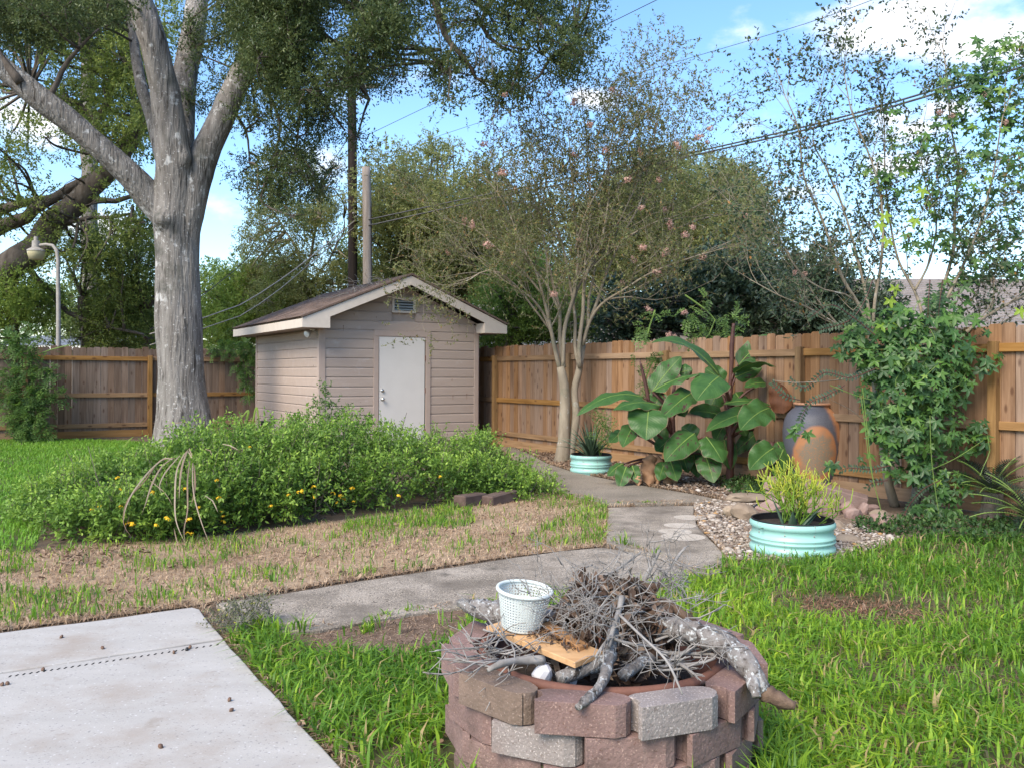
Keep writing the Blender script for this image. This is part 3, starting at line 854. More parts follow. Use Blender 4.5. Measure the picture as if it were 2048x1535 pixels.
for k in range(len(LINES) - 1):
    z1, z0 = LINES[k], LINES[k + 1]
    if z0 < FLOOR - .06: continue
    if z1 <= 2.40:
        siding_board(.02, SL - .02, max(z0, FLOOR), min(z1, 2.42), 'left')
        siding_board(.02, SL - .02, max(z0, FLOOR), min(z1, 2.42), 'right')
    if z1 <= DZ1 + .12:
        siding_board(.092, TRX0 - .002, max(z0, FLOOR), z1, 'front'); siding_board(TRX1 + .002, SW - .092, max(z0, FLOOR), z1, 'front')
    else:
        cl = lambda z: (max(.02, (z - 2.40) / PITCH - .0), min(SW - .02, SW - (z - 2.40) / PITCH))
        top = 2.40 + PITCH * SW / 2
        if z0 > top - .06: continue
        zt = min(z1, top - .01)
        x0, x1 = (.092, SW - .092) if z1 < 2.42 else (.02, SW - .02)
        if z0 < VZ1 and z1 > VZ0:
            siding_board(x0, VX0 - .002, z0, zt, 'front', cl); siding_board(VX1 + .002, x1, z0, zt, 'front', cl)
        else:
            siding_board(x0, x1, z0, zt, 'front', cl)
# corner boards
for x in (0, SW - .09):
    c = MB(); c.box(x, x + .09, -.034, 0, FLOOR, 2.37); c.build('corner_board', M['trim'], shed, local=True, bevel=.003, segs=1)
for x in (-.034, SW):
    c = MB(); c.box(x, x + .034, -.034 if x < 0 else 0, .075, FLOOR, 2.37)
    c.build('corner_board', M['trim'], shed, local=True, bevel=.003, segs=1)
    c = MB(); c.box(x, x + .034, SL - .09, SL + .01, FLOOR, 2.37); c.build('corner_board', M['trim'], shed, local=True)
# casing and door
for (x0, x1, z0, z1) in ((TRX0, DX0 - .012, FLOOR, DZ1 + .012), (DX1 + .022, TRX1, FLOOR, DZ1 + .012), (TRX0, TRX1, DZ1 + .013, DZ1 + .125)):
    c = MB(); c.box(x0, x1, -.037, .0, z0, z1); c.build('door_casing', M['trim'], shed, local=True, bevel=.003, segs=1)
d = MB(); d.box(DX0, DX1, -.026, .01, FLOOR + .01, DZ1)
door = d.build('door', M['door'], shed, local=True, bevel=.004, segs=1)
gp = MB(); gp.box(DX0 - .012, DX1 + .022, -.004, .012, FLOOR, DZ1 + .012); gp.build('door_gap', M['dark'], door, local=True)
def knob(z, r, name):
    k = MB()
    prof = [(.032, 0), (.034, .006), (.018, .014), (.014, .030), (r * .9, .040), (r, .052), (r * .8, .066), (.004, .070)]
    nn = 16
    vs = [(DX0 + .062 + p[0] * math.cos(2 * math.pi * j / nn), -.026 - p[1] * (1 if name == 'handle' else .45), z + p[0] * math.sin(2 * math.pi * j / nn)) for p in prof for j in range(nn)]
    fs = [(i * nn + j, i * nn + (j + 1) % nn, (i + 1) * nn + (j + 1) % nn, (i + 1) * nn + j) for i in range(len(prof) - 1) for j in range(nn)]
    fs.append(tuple((len(prof) - 1) * nn + j for j in range(nn)))
    k.add(vs, fs); k.build(name, M['steel'], door, local=True, smooth=True)
knob(.965, .029, 'handle'); knob(1.12, .030, 'deadbolt')
for z in (1.72, 1.12, .35):
    h = MB(); h.box(DX1 + .001, DX1 + .02, -.034, -.012, z - .05, z + .05); h.build('hinge', M['rust'], door, local=True)
# gable vent
v = MB(); 
for (a, b2, c, e) in ((VX0, VX1, VZ0, VZ0 + .042), (VX0, VX1, VZ1 - .042, VZ1), (VX0, VX0 + .042, VZ0 + .042, VZ1 - .042), (VX1 - .042, VX1, VZ0 + .042, VZ1 - .042)):
    v.box(a, b2, -.045, .0, c, e)
vent = v.build('gable_vent', M['fascia'], shed, local=True, bevel=.003, segs=1)
v = MB(); v.box(VX0 + .04, VX1 - .04, -.004, .012, VZ0 + .04, VZ1 - .04); v.build('vent_back', M['dark'], vent, local=True)
for k in range(4):
    z = VZ0 + .060 + k * .050
    s = MB(); s.add([(VX0 + .042, -.036, z - .010), (VX1 - .042, -.036, z - .010), (VX1 - .042, -.008, z + .018), (VX0 + .042, -.008, z + .018),
                     (VX0 + .042, -.036, z - .007), (VX1 - .042, -.036, z - .007), (VX1 - .042, -.008, z + .021), (VX0 + .042, -.008, z + .021)],
                    [(0, 1, 2, 3), (7, 6, 5, 4), (0, 4, 5, 1), (1, 5, 6, 2), (2, 6, 7, 3), (3, 7, 4, 0)])
    s.build('louvre', M['vent'], vent, local=True)
# roof: deck, fascia, rakes, shingles
roof = MB()
T = .022
zl = EAVE_Z + .17
for side in (0, 1):
    xe, sx = (-OVX, 1) if side == 0 else (SW + OVX, -1)
    xr = RIDGE_X
    rise = PITCH * (SW / 2 + OVX)
    roof.add([(xe, -OVF, zl), (xr, -OVF, zl + rise), (xr, SL + .3, zl + rise), (xe, SL + .3, zl),
              (xe, -OVF, zl + T), (xr, -OVF, zl + rise + T), (xr, SL + .3, zl + rise + T), (xe, SL + .3, zl + T)],
             [(0, 1, 2, 3), (7, 6, 5, 4), (0, 4, 5, 1), (1, 5, 6, 2), (2, 6, 7, 3), (3, 7, 4, 0)])
roofo = roof.build('roof', M['shingle'], shed, local=True)
# rakes: one flat board per slope with a boxed tail, front and back
for yy in (-OVF - .028, SL + .3):
    for side in (0, 1):
        X = (lambda x: x) if side == 0 else (lambda x: SW - x)
        rise = PITCH * (SW / 2 + OVX)
        P = [(X(-OVX - .02), EAVE_Z), (X(.055), EAVE_Z), (X(.055), EAVE_Z + PITCH * (.055 + OVX)), (RIDGE_X, EAVE_Z + rise), (RIDGE_X, EAVE_Z + .168 + rise), (X(-OVX - .02), EAVE_Z + .16)]
        if side: P = P[::-1]
        b = MB(); b.prism(P, yy, yy + .026, axis='y')
        b.build('rake_board', M['fascia'], roofo, local=True, bevel=.002, segs=1)
    # box ends of the tails
for side in (0, 1):
    x0, x1 = (-OVX - .0, .055) if side == 0 else (SW - .055, SW + OVX)
    b = MB(); b.box(x0, x1, -OVF, -.036, EAVE_Z + .002, EAVE_Z + .02); b.build('soffit', M['fascia'], roofo, local=True)
    b = MB()
    xi = .055 if side == 0 else SW - .055
    b.box(min(xi, xi - (.02 if side == 0 else -.02)), max(xi, xi - (.02 if side == 0 else -.02)), -OVF, -.036, EAVE_Z + .021, EAVE_Z + .19)
    b.build('tail_side', M['fascia'], roofo, local=True)
    b = MB()
    if side == 0: b.box(-OVX - .024, -OVX - .002, -OVF, SL + .298, EAVE_Z, EAVE_Z + .152)
    else: b.box(SW + OVX + .002, SW + OVX + .024, -OVF, SL + .298, EAVE_Z, EAVE_Z + .152)
    b.build('fascia_board', M['fascia'], roofo, local=True, bevel=.002, segs=1)
    b = MB(); b.box(*((-OVX, -.024) if side == 0 else (SW + .024, SW + OVX)), -.034, SL + .295, EAVE_Z + .012, EAVE_Z + .03); b.build('soffit', M['trim'], roofo, local=True)
# gable soffit (underside of the front overhang)
# shingles on the left slope: one mesh, every piece its own object
cs = 1 / math.sqrt(1 + PITCH ** 2); sn = PITCH * cs
slope_len = (SW / 2 + OVX) / cs + .02
rows, tabw = 15, .31
expo = slope_len / rows
roof_y0, roof_y1 = -OVF - .045, SL + .32
def tab(w, l=None):
    b = MB()
    l = expo + .035
    b.box(0, w - .006, 0, l, 0, .007)
    return b
proto = {}
import itertools
for side in (0, 1):
    if side == 1:
        big = MB()
    for r in range(rows):
        yy = roof_y0 - (.5 * tabw if r % 2 else 0)
        while yy < roof_y1 - .02:
            a, c = max(yy, roof_y0), min(yy + tabw, roof_y1)
            yy += tabw
            if c - a < .03: continue
            w = round(c - a, 3)
            up = r * expo - .035
            zz = T + .004 + random.uniform(0, .003)
            # point on the slope: x along slope upwards, y along eave
            if side == 0:
                if w not in proto:
                    o = tab(w).build('shingle', M['shingle'], roofo, local=True); proto[w] = o
                else:
                    o = proto[w].copy(); COL.objects.link(o); o.parent = roofo
                # local tab axes: X -> along the eave (y), Y -> up the slope
                R = Matrix(((0, cs, -sn), (1, 0, 0), (0, sn, cs)))
                Rt = R.to_4x4() @ Matrix.Rotation(-.018, 4, 'X')
                # lift the lower edge over the row below
                base = Vector((-OVX - .0 + up * cs - zz * sn, a, zl + up * sn + zz * cs + .004))
                o.matrix_local = Matrix.Translation(base) @ Rt
            else:
                R = Matrix(((0, -cs, sn), (1, 0, 0), (0, sn, cs)))
                Rt = R @ Matrix.Rotation(-.018, 3, 'X')
                base = Vector((SW + OVX - up * cs + zz * sn, a, zl + up * sn + zz * cs + .004))
                l = expo + .035
                vs = [Rt @ Vector(p) + base for p in ((0, 0, 0), (w - .006, 0, 0), (w - .006, l, 0), (0, l, 0), (0, 0, .007), (w - .006, 0, .007), (w - .006, l, .007), (0, l, .007))]
                big.add(vs, [(0, 3, 2, 1), (4, 5, 6, 7), (0, 1, 5, 4), (1, 2, 6, 5), (2, 3, 7, 6), (3, 0, 4, 7)])
so = big.build('shingle_field', M['shingle'], roofo, local=True); so['kind'] = 'stuff'
rc = MB()
for i in range(int((roof_y1 - roof_y0) / .2)):
    y = roof_y0 + i * .2
    zc = zl + PITCH * (SW / 2 + OVX) + T + .012
    rc.add([(RIDGE_X - .13, y, zc - .13 * PITCH), (RIDGE_X, y, zc + .008), (RIDGE_X + .13, y, zc - .13 * PITCH), (RIDGE_X - .13, y + .21, zc - .13 * PITCH - .004), (RIDGE_X, y + .21, zc + .004), (RIDGE_X + .13, y + .21, zc - .13 * PITCH - .004)],
           [(0, 3, 4, 1), (1, 4, 5, 2)])
    if i == 0: pass
rc.build('ridge_cap', M['shingle'], roofo, local=True)
# drip edge along the rake (dark line above the boards)
for side in (0, 1):
    X = (lambda x: x) if side == 0 else (lambda x: SW - x)
    rise = PITCH * (SW / 2 + OVX)
    P = [(X(-OVX - .03), EAVE_Z + .168), (RIDGE_X, EAVE_Z + .172 + rise + .012), (RIDGE_X, EAVE_Z + .172 + rise + .045), (X(-OVX - .03), EAVE_Z + .205)]
    if side: P = P[::-1]
    b = MB(); b.prism(P, -OVF - .05, -OVF - .002, axis='y'); b.build('drip_edge', M['shingle'], roofo, local=True)
# twin floodlight under the eave
fl = MB(); fl.lathe([(.045, EAVE_Z - .004), (.05, EAVE_Z - .02), (.03, EAVE_Z - .035)], -.10, .10, 14, True)
flo = fl.build('floodlight', M['whitepaint'], shed, local=True)
for (dx, dy) in ((-.13, -.10), (.13, -.10)):
    b = MB()
    p0 = Vector((-.10, .10, EAVE_Z - .03)); dv = Vector((dx * 1.2, dy * .8, -.085)).normalized()
    b.tube([p0, p0 + dv * .05, p0 + dv * .09, p0 + dv * .14, p0 + dv * .165], [.018, .024, .036, .064, .068], 14)
    b.build('lamp_head', M['galv'], flo, local=True, smooth=True)
    b = MB(); q = p0 + dv * .166
    b.tube([q, q + dv * .012, q + dv * .018], [.064, .05, .012], 14)
    b.build('bulb', M['lampglass'], flo, local=True, smooth=True)
for i, (x, z, h) in enumerate([(.42, 2.28, .10), (2.62, 1.02, .09), (2.92, 1.05, .11), (2.60, 1.33, .05), (.62, 2.50, .03), (1.05, 2.46, .03)]):
    b = MB(); b.tube([(x, -.0225, z), (x, -.030, z)], .006, 8); n_ = b.build('nail', M['rust'], shed, local=True)
    b = MB(); b.add([(x - .004, -.0232, z), (x + .004, -.0232, z), (x + .002, -.0232, z - h), (x - .001, -.0232, z - h)], [(0, 3, 2, 1)]); b.build('rust_streak', M['rust'], n_, local=True)
b = MB(); b.box(DX0 - .02, DX1 + .03, -.09, -.03, FLOOR - .03, FLOOR + .008); b.build('threshold', M['galv'], shed, local=True)
# pet-door like plate low on the front wall
b = MB(); b.box(.72, .99, -.036, -.024, .37, .385); b.build('sill_strip', M['whitepaint'], shed, local=True)
# ------------------------------------------------------------------ fire pit
PC = Vector((.338, 3.25, 0)); PR = .575; BH = .107
pit = thing('fire_pit', 'round fire pit of stacked pinkish concrete blocks', 'fire pit', (PC.x, PC.y, 0))
def block_outline(L=.30, D=.120, seed=0):
    """plan of one block: straight face, bevelled corner, rounded nose, hollow tail (x along the face, y to the middle)"""
    h = L / 2
    P = [(-h + .004, 0), (h - .045, 0), (h - .012, .018)]
    for k in range(7):                               # rounded nose
        a = -math.pi * .36 + k * math.pi * .80 / 6
        P.append((h - .046 + .048 * math.cos(a), .058 + .046 * math.sin(a)))
    P += [(h - .066, D - .008), (-h + .04, D - .006), (-h + .018, D - .014)]
    for k in range(5):                               # hollow tail that takes the next nose
        a = math.pi * .38 - k * math.pi * .76 / 4
        P.append((-h - .010 + .034 * math.cos(a), .058 + .040 * math.sin(a)))
    return P
NB = 11
mats3 = [M['block'], M['block_grey'], M['block_dark']]
bl_mesh = {}
def block(mi):
    if mi not in bl_mesh:
        b = MB(); b.prism(block_outline(), 0, BH - .004)
        bl_mesh[mi] = b.build('block', mats3[mi], pit, local=True, bevel=.0065, segs=2); return bl_mesh[mi]
    o = bl_mesh[mi].copy(); COL.objects.link(o); o.parent = pit; return o
for c in range(4):
    r = PR - (3 - c) * .012
    for k in range(NB):
        # angle of the block's middle, measured from the viewer's side (front = -90 deg)
        a = math.radians(-90 + (k - 5) * 360 / NB + [9, -9, 4, -12][c] + random.uniform(-1, 1))
        mi = 0
        if c == 3: mi = {5: 0, 6: 1, 4: 2}.get(k, 0)
        elif c == 2: mi = {4: 1, 9: 2}.get(k, 0)
        elif c == 1: mi = 0 if k != 8 else 2
        o = block(mi)
        rr = r + random.uniform(-.007, .007)
        o.location = (rr * math.cos(a), rr * math.sin(a), c * BH + random.uniform(0, .001))
        o.rotation_euler = (0, 0, a + math.pi / 2 + math.radians(random.uniform(-2.0, 2.0) + 2))

ring = thing('fire_ring', 'rusty round steel ring lining the block fire pit', 'fire ring', (PC.x, PC.y, .0))
b = MB(); b.lathe([(.433, .02), (.438, .40), (.442, .405)], 0, 0, 56); b.build('ring_wall', M['rust'], ring, local=True, smooth=True)
b = MB()
nn = 64
b.tube([(.441 * math.cos(2 * math.pi * k / nn), .441 * math.sin(2 * math.pi * k / nn), .412) for k in range(nn + 1)], .019, 10, cap=False)
b.build('rolled_rim', M['rust'], ring, local=True, smooth=True)
b = MB()
ash = [(.43 * math.cos(2 * math.pi * k / 30), .43 * math.sin(2 * math.pi * k / 30)) for k in range(30)]
b.prism([(p[0] + PC.x, p[1] + PC.y) for p in ash], .02, .27)
tag(b.build('ash_bed', M['potsoil']), 'dark ash and soil filling the steel ring of the fire pit', 'ash', None, 'stuff')

def wobble(ctrl, radii, step, amp, seed):
    pts, rr = smooth_path(ctrl, radii, step)
    P = np.array([list(p) for p in pts])
    for ax in range(3):
        P[:, ax] += (vnoise(P, 9, seed + ax * 7) - .5) * amp
    return [Vector(p) for p in P], [r * (.9 + .25 * random.random()) for r in rr]

def log(name, label, ctrl, radii, mat, cat='branch', group=None, sides=14, step=.02, amp=.014, seed=1, jit=.09, ends=None):
    base = Vector(ctrl[0])
    t = thing(name, label, cat, tuple(base), 0, group)
    pts, rr = wobble(ctrl, radii, step, amp, seed)
    b = MB(); b.tube(pts, rr, sides, True, jit)
    b.build('bark', mat, t, smooth=True)
    return t
# big bent branch over the right side
BIG = [W(1285, 1262, 3.2), W(1330, 1254, 3.15), W(1400, 1268, 3.05), W(1455, 1292, 2.98), W(1492, 1330, 2.90), W(1515, 1366, 2.86), W(1528, 1386, 2.84)]
t = log('branch', 'thick bent lichen covered branch hanging over the right rim of the fire pit', BIG, [.034, .037, .041, .041, .036, .032, .027], M['lichen'], 'branch', 'fallen wood in the fire pit', seed=3)
b = MB(); pts, rr = wobble([W(1518, 1368, 2.86), W(1535, 1386, 2.84), W(1565, 1402, 2.81), W(1594, 1411, 2.79)], [.024, .026, .023, .012], .012, .012, 9)
b.tube(pts, rr, 12, True, .16); b.build('broken_end', M['brokenwood'], t, smooth=True)
b = MB(); pts, rr = wobble([W(1500, 1345, 2.88), W(1508, 1375, 2.83), W(1512, 1394, 2.81)], [.022, .018, .014], .015, .006, 4)
b.tube(pts, rr, 10, True, .1); b.build('knot_stub', M['lichen'], t, smooth=True)
t = log('branch', 'short lichen covered branch poking out left behind the white basket', [W(916, 1203, 3.56), W(945, 1212, 3.52), W(985, 1222, 3.46), W(1040, 1232, 3.42), W(1120, 1238, 3.36)], [.012, .034, .042, .043, .040], M['lichen'], 'branch', 'fallen wood in the fire pit', seed=12, jit=.13)
t = log('branch', 'long lichen speckled branch lying over the front rim of the fire pit', [W(1226, 1262, 3.02), W(1221, 1300, 2.92), W(1212, 1340, 2.85), W(1196, 1376, 2.76), W(1170, 1404, 2.69), W(1153, 1415, 2.66)], [.020, .019, .018, .016, .014, .010], M['lichen'], 'branch', 'fallen wood in the fire pit', seed=21)
log('branch', 'brown crooked branch leaning right out of the leaf heap', [W(1255, 1230, 3.3), W(1300, 1215, 3.32), W(1330, 1205, 3.3), W(1352, 1222, 3.25), W(1378, 1240, 3.22), W(1395, 1252, 3.2)], [.018, .020, .021, .020, .018, .015], M['brokenwood'], 'branch', 'fallen wood in the fire pit', seed=31)
log('branch', 'stubby pale log tilted inside the ring near its front', [W(1245, 1350, 2.96), W(1262, 1338, 2.99), W(1285, 1322, 3.04), W(1320, 1300, 3.12)], [.018, .020, .021, .021], M['lichen'], 'branch', 'fallen wood in the fire pit', seed=41)
log('branch', 'lichen log half hidden under the front end of the plank', [W(1115, 1356, 2.93), W(1150, 1345, 2.96), W(1190, 1325, 3.02), W(1225, 1305, 3.08)], [.020, .026, .028, .028], M['lichen'], 'branch', 'fallen wood in the fire pit', seed=43)
log('branch', 'smooth grey stick lying left of centre under the plank', [W(976, 1340, 2.83), W(1000, 1328, 2.86), W(1040, 1319, 2.92), W(1088, 1318, 2.96)], [.008, .011, .013, .015], M['twig'], 'branch', 'fallen wood in the fire pit', seed=45, amp=.006)

# loose sticks on the right, radiating towards the rim
stick_specs = [
    ('pale straight stick pointing right over the rim', [W(1322, 1306, 3.05), W(1390, 1306, 3.02), W(1452, 1310, 2.98)], .008),
    ('forked grey stick below the pale straight one', [W(1330, 1326, 2.98), W(1390, 1326, 2.95), W(1430, 1314, 2.96)], .0075),
    ('short grey stick slanting down across the steel rim', [W(1360, 1326, 2.92), W(1376, 1336, 2.88), W(1394, 1350, 2.83)], .006),
    ('curved grey stick arching under the big bent branch', [W(1310, 1280, 3.1), W(1340, 1270, 3.1), W(1380, 1272, 3.06), W(1430, 1296, 3.0)], .0055),
    ('thin dark stick lying along the big bent branch', [W(1345, 1268, 3.14), W(1400, 1282, 3.08), W(1470, 1300, 3.0)], .004),
    ('grey stick crossing the bundle at the right side', [W(1335, 1322, 2.98), W(1360, 1308, 2.99), W(1388, 1294, 3.02)], .008),
    ('slim grey stick lowest in the bundle on the right', [W(1318, 1338, 2.94), W(1360, 1334, 2.92), W(1400, 1322, 2.93)], .005),
    ('thin pale stick leaning from heap to grey front block', [W(1236, 1226, 2.95), W(1290, 1278, 2.84), W(1328, 1316, 2.76), W(1352, 1352, 2.70), W(1368, 1386, 2.66)], .0045),
    ('long thin twig reaching left over the left blocks', [W(1000, 1318, 2.98), W(960, 1322, 2.92), W(925, 1340, 2.86), W(880, 1349, 2.82), W(845, 1346, 2.8)], .003),
    ('thin twig poking out above the left blocks', [W(1010, 1300, 3.02), W(975, 1292, 2.97), W(930, 1296, 2.92), W(870, 1300, 2.88)], .003),
    ('upright pale stick at the back right of the heap', [W(1262, 1220, 3.35), W(1285, 1170, 3.4), W(1304, 1130, 3.44), W(1318, 1100, 3.47)], .010),
    ('second upright pale stick right of the first', [W(1290, 1215, 3.35), W(1318, 1160, 3.42), W(1345, 1125, 3.46), W(1370, 1092, 3.5)], .007),
    ('pale twig rising from the heap towards the path', [W(1195, 1155, 3.3), W(1235, 1140, 3.35), W(1262, 1120, 3.4), W(1280, 1103, 3.42)], .005),
    ('grey forked stem running down to the lichen branch', [W(1244, 1192, 3.05), W(1236, 1225, 3.0), W(1226, 1260, 2.94), W(1218, 1290, 2.88)], .011),
    ('pale side twig left of the grey forked stem', [W(1222, 1270, 2.92), W(1205, 1292, 2.86), W(1190, 1316, 2.82)], .006),
    ('grey side twig right of the grey forked stem', [W(1226, 1278, 2.92), W(1262, 1288, 2.90), W(1310, 1292, 2.92)], .006),
]
for i, (lab, ctrl, r) in enumerate(stick_specs):
    b = MB()
    pts, rr = wobble(ctrl, [r, *([r * .9] * (len(ctrl) - 2)), r * .55], .02, .012, 60 + i)
    b.tube(pts, rr, 6, True, .08)
    # side twiglets
    for k in range(5):
        j = random.randrange(2, len(pts) - 1)
        d = (pts[min(j + 1, len(pts) - 1)] - pts[j - 1]).normalized()
        q = pts[j]
        d2 = (d + Vector((random.uniform(-1, 1), random.uniform(-.6, .6), random.uniform(-.4, .9))) * .8).normalized()
        L = random.uniform(.02, .07)
        b.tube([q, q + d2 * L * .5, q + d2 * L + Vector((0, 0, random.uniform(-.01, .01)))], [r * .5, r * .38, r * .2], 5)
    o = b.build('stick', M['twig'], smooth=True)
    tag(o, lab, 'stick', 'loose sticks in the fire pit')

# tangle of fine twigs: nobody could count it
def twig_tree(b, p, d, L, r, depth, rng):
    pts = [p]; q = p
    for k in range(3):
        d = (d + Vector(rng.normal(0, .22, 3))).normalized()
        q = q + d * L / 3
        if q.z < .29: q.z = .29 + abs(q.z - .29) * .3
        pts.append(q)
    b.tube(pts, [r, r * .85, r * .7, r * .55], 4, True)
    if depth > 0:
        for k in range(rng.integers(2, 4)):
            j = rng.integers(1, 4)
            twig_tree(b, pts[j], (d + Vector(rng.normal(0, .75, 3))).normalized(), L * rng.uniform(.45, .75), r * .62, depth - 1, rng)
rg = np.random.default_rng(5)
b = MB()
starts = [(1120, 1215, 3.25), (1150, 1190, 3.3), (1180, 1175, 3.3), (1205, 1150, 3.35), (1240, 1170, 3.3), (1260, 1200, 3.3), (1290, 1200, 3.35), (1110, 1240, 3.15), (1160, 1235, 3.1),
          (1200, 1225, 3.05), (1240, 1230, 3.05), (1275, 1240, 3.15), (1310, 1180, 3.4), (1335, 1165, 3.42), (1225, 1195, 3.15), (1180, 1210, 3.12), (1085, 1205, 3.3), (1300, 1150, 3.45),
          (1330, 1225, 3.3), (1355, 1205, 3.35), (1215, 1265, 2.98), (1250, 1270, 3.0), (1195, 1250, 3.0), (1320, 1120, 3.5), (1350, 1140, 3.48)]
for s_ in starts:
    p = W(s_[0], s_[1] - 6, s_[2] - .10)
    for k in range(5):
        d = Vector((rg.normal(0, .7), rg.normal(-.15, .5), rg.normal(.15, .55))).normalized()
        twig_tree(b, p + Vector(rg.normal(0, .03, 3)), d, rg.uniform(.07, .17), rg.uniform(.0015, .0032), 2, rg)
for s_ in [(975, 1290, 3.02), (1000, 1305, 2.98), (1030, 1310, 2.98), (960, 1275, 3.08), (1050, 1310, 3.0), (990, 1320, 2.92), (1340, 1300, 3.06), (1370, 1310, 3.0), (1400, 1290, 3.06), (1330, 1320, 2.98), (1360, 1290, 3.1)]:
    p = W(*s_)
    for k in range(5):
        d = Vector((rg.normal(0, .9), rg.normal(0, .6), rg.normal(0, .16))).normalized()
        twig_tree(b, p + Vector(rg.normal(0, .03, 3)), d, rg.uniform(.10, .2), rg.uniform(.0025, .004), 1, rg)
tag(b.build('twig_tangle', M['twig'], smooth=True), 'tangle of fine grey lichened twigs filling the fire pit', 'twigs', None, 'stuff')

# heap of dead leaves
def flake_leaves(name, P, nrmls, L, Wd, mat, tone, rng, curl=.25, parent=None, seg=3):
    """dead leaves: pointed ovals of a few faces, curled; P centres, nrmls normals"""
    n = len(P)
    r = unit(n, rng)
    A = nrm(np.cross(nrmls, r)); B = np.cross(nrmls, A)
    rows = [(-.5, .0), (-.22, .42), (.12, .48), (.5, .0)]
    V = np.zeros((n, 8, 3))
    cu = rng.uniform(-1, 1, n)[:, None] * curl
    # stem point, left/right pairs, tip, midrib points
    def pt(u, v):
        return P + A * (u * L)[:, None] + B * (v * Wd)[:, None] + nrmls * ((abs(v) * 1.6) ** 2 * Wd)[:, None] * curl * 2 + nrmls * ((u * u) * L)[:, None] * cu * 2.2
    S = lambda k: np.full(n, k)
    V[:, 0] = pt(S(-.5), S(0)); V[:, 1] = pt(S(-.2), S(-.45)); V[:, 2] = pt(S(-.2), S(0)); V[:, 3] = pt(S(-.2), S(.45))
    V[:, 4] = pt(S(.18), S(-.42)); V[:, 5] = pt(S(.18), S(0)); V[:, 6] = pt(S(.18), S(.42)); V[:, 7] = pt(S(.5), S(0))
    faces = [(0, 2, 1), (0, 3, 2), (1, 2, 5, 4), (2, 3, 6, 5), (4, 5, 7), (5, 6, 7)]
    base = (np.arange(n) * 8)[:, None]
    loops = np.concatenate([base + np.array(f) for f in faces], 1)
    sizes = np.tile([len(f) for f in faces], n)
    return mesh_np(name, V.reshape(-1, 3), loops, sizes, mat, parent, tone=np.repeat(tone, 8), smooth=True)
rg = np.random.default_rng(8)
n = 1500
ctr = np.array(W(1222, 1235, 3.25)); ctr[2] = .36
q = unit(n, rg); q[:, 2] = np.abs(q[:, 2])
rad = rg.uniform(.55, 1.0, n) ** .5
HP = ctr + q * rad[:, None] * np.array([.25, .21, .34]) + rg.normal(0, .012, (n, 3))
HP[:, 2] = np.maximum(HP[:, 2] + (vnoise(HP, 14, 4) - .5) * .07, .30)
nl = nrm(q * .5 + unit(n, rg))
flake_leaves('leaf_heap', HP, nl, rg.uniform(.035, .085, n), rg.uniform(.016, .036, n), M['dead_leaf'], rg.uniform(0, 1, n), rg, .3)
tag(bpy.data.objects['leaf_heap'], 'heap of curled brown dead leaves piled in the fire pit', 'leaves', None, 'stuff')

# plank, wood wedge, basket, stones
def oriented_box(name, mat, o, ax, ay, az, parent=None, bevel=.002):
    b = MB()
    o, ax, ay, az = map(Vector, (o, ax, ay, az))
    P = [o, o + ax, o + ax + ay, o + ay]
    b.add(P + [p + az for p in P], [(0, 3, 2, 1), (4, 5, 6, 7), (0, 1, 5, 4), (1, 2, 6, 5), (2, 3, 7, 6), (3, 0, 4, 7)])
    return b.build(name, mat, parent, bevel=bevel, segs=1)
A0 = W(972, 1262, 3.22); A1 = W(1150, 1336, 2.92); 
wv = Vector((.105, .105, .006))
plank = oriented_box('plank', M['pine'], A0, A1 - A0, wv, (0, 0, .021))
tag(plank, 'split pale plank lying across the fire pit with the basket on its end', 'plank')
B0 = W(1082, 1262, 3.22); B1 = W(1158, 1310, 3.01)
up = Vector((0, 0, .030))
wed = oriented_box('wood_wedge', M['fatwood'], B0, B1 - B0, Vector((.035, .035, .0)), up)
tag(wed, 'narrow orange brown wood offcut lying on the far edge of the plank', 'offcut')
# basket
bc = A0 + (A1 - A0) * .25 + wv * .62 + Vector((-.012, .0, .0225))
bk = thing('basket', 'white round plastic strainer basket standing on the plank', 'basket', tuple(bc))
R0, R1, HB = .072, .098, .148
tilt = lambda r, a, z: (r * math.cos(a), r * math.sin(a), z + .10 * r * math.sin(a) * 0)
na, nz = 96, 26
b = MB()
for i in range(nz + 1):
    r = R0 + (R1 - R0) * i / nz
    for k in range(na):
        a = 2 * math.pi * k / na
        b.v.append((r * math.cos(a), r * math.sin(a), .006 + (HB - .012) * i / nz)); b.t.append(.5)
for i in range(nz):
    for k in range(na):
        if k % 2 and i % 2 and i < nz - 1: continue
        k2 = (k + 1) % na
        b.f.append((i * na + k, i * na + k2, (i + 1) * na + k2, (i + 1) * na + k))
o = b.build('basket_wall', M['plastic'], bk, local=True)
m = o.modifiers.new('thick', 'SOLIDIFY'); m.thickness = .0022; m.offset = 0
b = MB(); b.tube([((R1 + .002) * math.cos(2 * math.pi * k / 48), (R1 + .002) * math.sin(2 * math.pi * k / 48), HB - .004) for k in range(49)], .0075, 8, cap=False)
b.build('rim', M['plastic'], bk, local=True, smooth=True)
b = MB(); b.lathe([(.001, .004), (R0, .004), (R0 + .001, .012), (R0 - .003, .012), (R0 - .003, .0075), (.001, .0075)], 0, 0, 40); b.build('base', M['plastic'], bk, local=True)
bk.rotation_euler = (math.radians(4), math.radians(5), 0)
